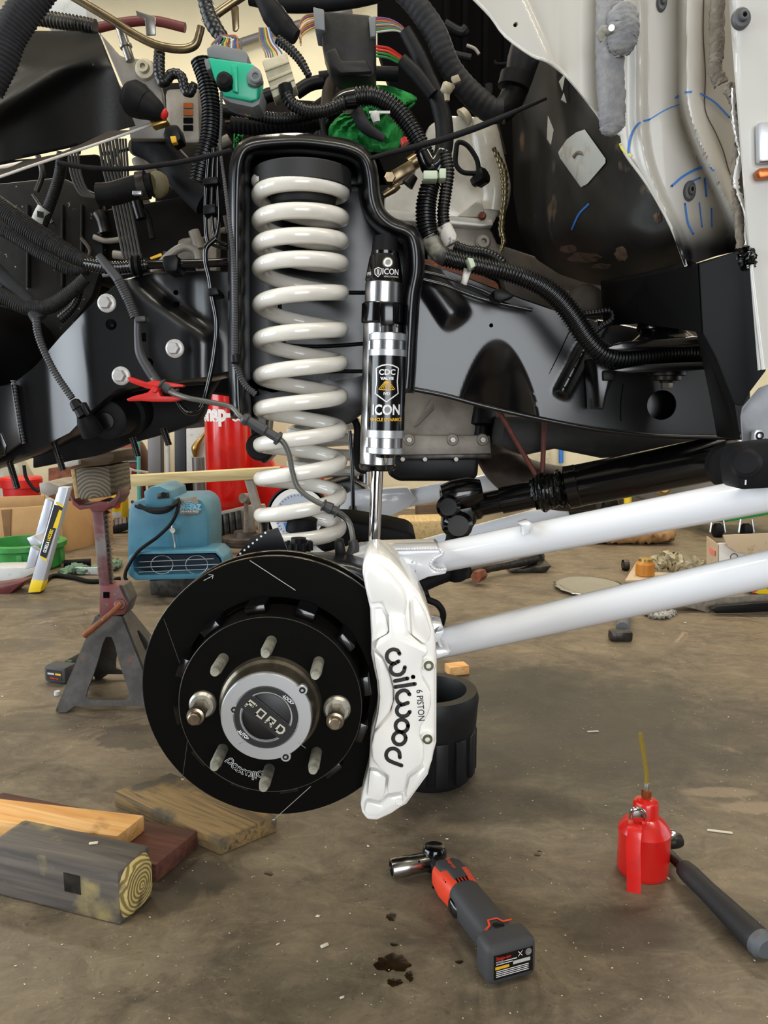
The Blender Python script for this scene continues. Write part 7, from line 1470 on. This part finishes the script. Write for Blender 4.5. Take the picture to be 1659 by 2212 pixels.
scl = thing('dial_scale', 'white round dial scale with blue printing seen through the lower coils', 'scale', P(640, 1180, 3.6))
cS = P(645, 1115, 3.6); kS = mpp(cS); lathe('bezel', cS + V3((0, .03, 0)), cS - V3((0, .012, 0)), [(0, 66*kS), (.8, 70*kS), (1, 66*kS), (1, 62*kS), (.9, 60*kS), (.9, 0)], 'black_plastic', scl, 48); lathe('face', cS + V3((0, .0, 0)), cS - V3((0, .012, 0)), [(0, 66*kS), (1, 66*kS), (1, 0)], 'text_white', scl, 48)
lathe('inner_dial', cS - V3((0, .012, 0)), cS - V3((0, .0135, 0)), [(0, 50*kS), (1, 50*kS), (1, 0)], 'dial_blue', scl, 40) if mat('dial_blue', 'b3bdcf', .4) else 0
pb('blue_print', [(612, 1130), (645, 1124), (668, 1140), (650, 1160), (620, 1150)], 3.583, 3.585, 'blue_ink', scl, 0)
for i in range(40): an = 2*pi*i/40; u = V3((math.cos(an), 0, math.sin(an))); tube('tick', [cS + u*(44*kS) - V3((0, .0142, 0)), cS + u*(48*kS) - V3((0, .0142, 0))], .0012, 'text_black', scl, n=5, sub=1)
pb('stand', [(610, 1170), (690, 1160), (720, fpy(3.62)), (600, fpy(3.62))], 3.62, 3.8, 'pad_white', scl)
# clutter shelf under the beam
for i, (x0, y0, x1, y1, Y, m_, l, cat_) in enumerate(((338, 1038, 398, fpy(5.3), 5.3, 'dark_void', 'dark heap of hoses under the pine beam', 'hose heap'), (700, 985, 730, fpy(5.2), 5.2, 'cardboard', 'orange brown carton seen between coil and shock', 'carton'), (640, 925, 700, fpy(6.0), 6.0, 'red_plastic', 'dark red cabinet behind the coil', 'cabinet'), (900, 1090, 1010, fpy(5.35), 5.35, 'dark_wood', 'dark pallet under the far white arm', 'pallet'), (860, 1126, 1000, fpy(5.0), 5.0, 'pale_slat', 'pale board across the pallet', 'board'))):
    pb(cat_.replace(' ', '_'), [(x0, y0), (x1, y0-4), (x1, y1), (x0, y1+3)], Y, Y+.3, m_, None, .02, label=l, cat=cat_)
tube('extension_cord', [G(90, 1262, .012), G(115, 1244, .012), G(160, 1248, .012), G(200, 1256, .012), G(260, 1250, .012)], .012, 'black_rubber', None, n=8, label='black cord snaking along the floor by the step stool', cat='cord')
rg2 = thing('work_gloves', 'crumpled green work gloves on the floor behind the jack stand', 'gloves', G(180, 1240)); 
lumpy([G(130, 1240, .02), G(160, 1228, .03), G(190, 1230, .025), G(240, 1222, .03), G(256, 1212, .02)], [.02, .04, .035, .04, .02], 'glove_green', 'glove', rg2, flat=(1, .5), amp=.8) if mat('glove_green', '62806a', .8, c2='4f6a58', scale=20) else 0
pb('clear_strip', [(160, 1226), (214, 1226), (214, 1242), (166, 1240)], G(190, 1240).y-.03, G(190, 1240).y-.01, 'pad_white', rg2, .003)
tube('torch_handle', [G(138, 1217, .02), G(196, 1214, .02)], .02, 'black_rubber', None, n=12, sub=3, label='black torch handle lying beside the green gloves', cat='torch')
wb = thing('white_broken_panel', 'broken white panel pieces on the floor at the left border', 'panel', G(20, 1260)); pb('piece', [(-30, 1228), (60, 1226), (70, 1240), (30, 1258), (14, 1266), (14, 1258), (-30, 1262)], G(20, 1262).y, G(20, 1262).y+.15, 'pad_white', wb, .004); pb('dark_piece', [(-30, 1268), (40, 1258), (52, 1256), (20, 1284), (-30, 1282)], G(20, 1283).y, G(20, 1283).y+.12, 'comp_red', wb, .004)
# ================================================================== background, right
bag = thing('paper_bag', 'crumpled brown paper sack with green print lying on the floor', 'paper sack', G(1370, 1172)); Bg = G(1370, 1172)
lumpy([P(1265, 1160, Bg.y), P(1310, 1154, Bg.y), P(1380, 1150, Bg.y), P(1430, 1150, Bg.y), P(1452, 1158, Bg.y)], [.04, .10, .12, .11, .05], 'sack', 'sack', bag, flat=(.6, 1.1), amp=1.0) if mat('sack', 'b48a5c', .85, c2='9c744a', scale=10) else 0
pb('print', [(1368, 1146), (1405, 1152), (1400, 1160), (1366, 1152)], Bg.y-.10, Bg.y-.095, 'glove_green', bag, 0)
cr = thing('green_dolly', 'green wheeled dolly with chrome casters behind the upper arm', 'dolly', G(1590, 1165)); Cr = G(1590, 1160)
pb('deck', [(1526, 1114), (1560, 1106), (1640, 1096), (1700, 1088), (1700, 1106), (1640, 1116), (1570, 1128), (1530, 1128)], Cr.y, Cr.y+.5, 'dolly_green', cr, .01) if mat('dolly_green', '1f8f3c', .4) else 0
for x in (1550, 1612): 
    c = P(x, 1146, Cr.y); lathe('caster_wheel', c - V3((.025, 0, 0)), c + V3((.025, 0, 0)), [(0, .04), (.15, .05), (.85, .05), (1, .04)], 'black_rubber', cr, 24)
    for s_ in (-1, 1): tube('caster_fork', [P(x + s_*16, 1150, Cr.y-.03), P(x + s_*12, 1122, Cr.y-.02)], .008, 'chrome', cr, n=8, sub=2)
Wx = G(1600, 1290); wx = thing('parts_box', 'open white cardboard parts box with brown flap at the right border', 'cardboard box', Wx)
mat('box_white', 'cfcac6', .7, c2='c2bcb6', scale=5); mat('box_liner', 'b9a58a', .8, c2='8a745c', scale=16, thr=(.55, .72))
pb('front', [(1553, 1174), (1700, 1168), (1700, 1290), (1512, 1292), (1506, 1250), (1553, 1246)], Wx.y, Wx.y+.02, 'box_white', wx); mk('side', *g_extrude(PX([(1528, 1158, Wx.y+.3), (1552, 1176, Wx.y), (1550, 1250, Wx.y), (1528, 1230, Wx.y+.3)]), (-.004, 0, 0)), 'box_liner', wx)
pb('flap', [(1562, 1156), (1700, 1150), (1700, 1190), (1640, 1202), (1590, 1192), (1572, 1180)], Wx.y-.03, Wx.y-.022, 'box_liner', wx, .001); mk('side_print', *g_extrude(PX([(1533, 1182, Wx.y+.20), (1546, 1190, Wx.y+.05), (1546, 1200, Wx.y+.05), (1533, 1192, Wx.y+.20)]), (-.006, -.004, 0)), 'label_rose', wx)
mk('outline_mark', *g_strokes([circ(1517, 1284, 7, 16), circ(1530, 1284, 7, 16), circ(1586, 1204, 8, 16)], 1.6, lambda x, y: P(x, y, Wx.y-.003)), 'text_black', wx, smooth=False, recalc=False)
yb2 = thing('yellow_carton', 'yellow carton with red lettering at the right border', 'carton', P(1640, 1280, Wx.y-.2)); pb('carton', [(1618, 1256), (1700, 1250), (1700, 1284), (1640, 1284), (1618, 1278)], Wx.y-.25, Wx.y-.15, 'yellow_tape', yb2, .006)
mk('lettering', *g_strokes([[(p[1]*.062 + 1572, 1268 - (p[0]-420)*.13) for p in s] for s in WM], 3.6, lambda x, y: P(x, y, Wx.y-.2515)), 'text_red', yb2, smooth=False, recalc=False)
jr = thing('amber_jar', 'amber plastic jar with cream lid standing on the tan card', 'jar', G(1393, 1243, .0125)); Jr = G(1393, 1243, .0125); kj2 = mpp(Jr); zj = gz(Jr, 1212) - .0125
lathe('jar', Jr, Jr + V3((0, 0, zj)), [(0, 18*kj2), (.06, 20*kj2), (.8, 20*kj2), (.95, 17*kj2), (1, 15*kj2)], 'amber', jr, 24) if mat('amber', 'b9792a', .4, c2='a86a20', scale=9) else 0
lathe('lid', Jr + V3((0, 0, zj*.98)), Jr + V3((0, 0, zj*1.22)), [(0, 15*kj2), (.9, 15*kj2), (1, 13*kj2)], 'brass', jr, 24)
tr = thing('plastic_wrap', 'crumpled clear plastic wrap on a tan card beside the amber jar', 'plastic wrap', G(1440, 1245)); mk('card', *g_extrude([G(1350, 1258), G(1500, 1256), G(1520, 1222), G(1374, 1218)], (0, 0, .012)), 'box_liner', tr, bevel=.002)
lumpy([G(1400, 1222, .04), G(1440, 1214, .06), G(1490, 1222, .05), G(1530, 1232, .02)], [.03, .05, .05, .02], 'film', 'film', tr, flat=(1, .5), amp=1.4) if mat('film', 'b5ab8c', .25, alpha=.75) else 0
lathe('ring', G(1345, 1232) + V3((0, 0, .03)), G(1345, 1232) + V3((.03, 0, .03)), [(0, .025), (0, .03), (1, .03), (1, .02), (0, .02), (0, .025)], 'dark_steel', None, 20, label='small steel ring left of the tan card', cat='ring')
sv = thing('metal_tray', 'scalloped silver metal serving tray on the floor', 'tray', G(1275, 1272)); Sv = G(1275, 1272, .0); ks = mpp(Sv)
def oval(rx_, ry_, z, nn=48, sc=0): return [Sv + V3((rx_*math.cos(t)*(1+sc*math.cos(16*t)), ry_*math.sin(t)*(1+sc*math.cos(16*t)), z)) for t in [2*pi*i/nn for i in range(nn)]]
rows = [oval(76*ks, .22, .016, sc=.025), oval(66*ks, .19, .018), oval(56*ks, .155, .006), oval(44*ks, .12, .003)]
V = [p for r_ in rows for p in r_]; n = 48; F = [[j*n+i, j*n+(i+1) % n, (j+1)*n+(i+1) % n, (j+1)*n+i] for j in range(3) for i in range(n)] + [[3*n+i for i in range(n)]]
o = mk('dish', V, F, 'tray_silver', sv) if mat('tray_silver', 'a8a8a8', .22, .9) else 0; o.modifiers.new('thickness', 'SOLIDIFY').thickness = .002
sl = thing('loose_linkage', 'old ball joint tie rod lying on a dark plate on the floor', 'tie rod', G(1100, 1232)); tube('rod', [G(1000, 1240, .05), G(1060, 1226, .05), G(1120, 1214, .06), G(1155, 1206, .06)], [.03, .024, .028, .03], 'dark_steel', sl, n=14); c = G(1160, 1204, .05); lathe('eye', c - V3((.01, .03, 0)), c + V3((.01, .03, 0)), [(0, .035), (.1, .04), (.9, .04), (1, .035), (1, .014), (.9, .012), (.9, 0)], 'dark_steel', sl, 24); lathe('bush', c - V3((.012, .034, 0)), c, [(0, .012), (0, .018), (1, .018)], 'zinc', sl, 16); lathe('nut', G(1028, 1246, .05), G(1042, 1240, .05), [(0, .03), (1, .03)], 'rust', sl, 6)
pb('dark_plate', [(1100, 1232), (1192, 1222), (1180, 1236), (1110, 1238)], G(1150, 1238).y, G(1150, 1238).y+.2, 'dark_steel', None, .002, label='thin dark steel plate under the old tie rod', cat='plate')
bt2 = thing('bent_panel', 'long bent dark plastic panel lying below the white parts box', 'panel', G(1560, 1325)); pb('upper', [(1435, 1302), (1480, 1296), (1700, 1282), (1700, 1300), (1545, 1312), (1530, 1324), (1500, 1316)], G(1560, 1322).y, G(1560, 1322).y+.1, 'foam_brown', bt2, .004); pb('edge', [(1536, 1316), (1548, 1310), (1700, 1298), (1700, 1320), (1548, 1326)], G(1560, 1326).y-.03, G(1560, 1326).y, 'black_plastic', bt2, .004)
pw = thing('plastic_scrap', 'translucent white plastic scrap below the lower arm', 'plastic scrap', G(1425, 1332)); lumpy([G(1396, 1322, .01), G(1420, 1330, .012), G(1440, 1326, .01), G(1458, 1322, .006)], [.012, .028, .022, .01], 'film_white', 'scrap', pw, flat=(1, .3), amp=.8) if mat('film_white', 'b9b7b0', .3, alpha=.7) else 0
sh2 = thing('sledge_hammer', 'dark hammer with blunt head on the floor under the lower arm', 'hammer', G(1345, 1372)); tube('handle', [G(1350, 1318, .03), G(1345, 1358, .03)], .026, 'butt_grey', sh2, n=12, sub=2); mk('head', *g_box(G(1340, 1372, .02), (.085, .05, .04)), 'dark_steel', sh2, bevel=.01)
# wall things seen between the arms
pb('blue_poster', [(1300, 1020), (1332, 1020), (1332, 1076), (1300, 1076)], 6.5, 6.598, 'blue_panel', None, .002, label='blue panel at the back wall above the arm', cat='panel') if mat('blue_panel', '1c2f7a', .5) else 0
tube('yellow_post', [P(1356, fpy(6.0), 6.0), P(1356, 985, 6.0)], .03, 'yellow_tape', None, n=12, sub=2, label='yellow safety post near the back wall', cat='post')
pb('cardboard_stack', [(1285, 1050), (1302, 1050), (1302, fpy(6.1)), (1285, fpy(6.1))], 6.1, 6.4, 'cardboard', None, .003, label='orange cardboard piece beside the blue panel', cat='carton')
pb('green_locker', [(1362, 1000), (1520, 1000), (1520, fpy(6.2)), (1362, fpy(6.2))], 6.2, 6.5, 'locker_olive', None, .004, label='olive locker front behind the drive shaft', cat='locker') if mat('locker_olive', '4d4a35', .6) else 0
tube('blue_strip', [P(1212, 1000, 6.585), P(1212, 945, 6.585)], .02, 'blue_ink', None, n=8, sub=2, label='blue strip hanging on the back wall', cat='strip')
pb('wall_board', [(1100, 960), (1190, 960), (1190, 1010), (1100, 1010)], 6.5, 6.598, 'beige_plastic', None, .002, label='beige board on the back wall above the gearbox pipe', cat='board')
# ceiling conduit and bright roof band seen over the bay
tube('wall_conduit', [P(480, 105, 6.5), P(620, 60, 6.5), P(760, 20, 6.5)], .03, 'post_grey', None, n=10, sub=2, label='grey conduit on the back wall above the engine bay', cat='conduit')
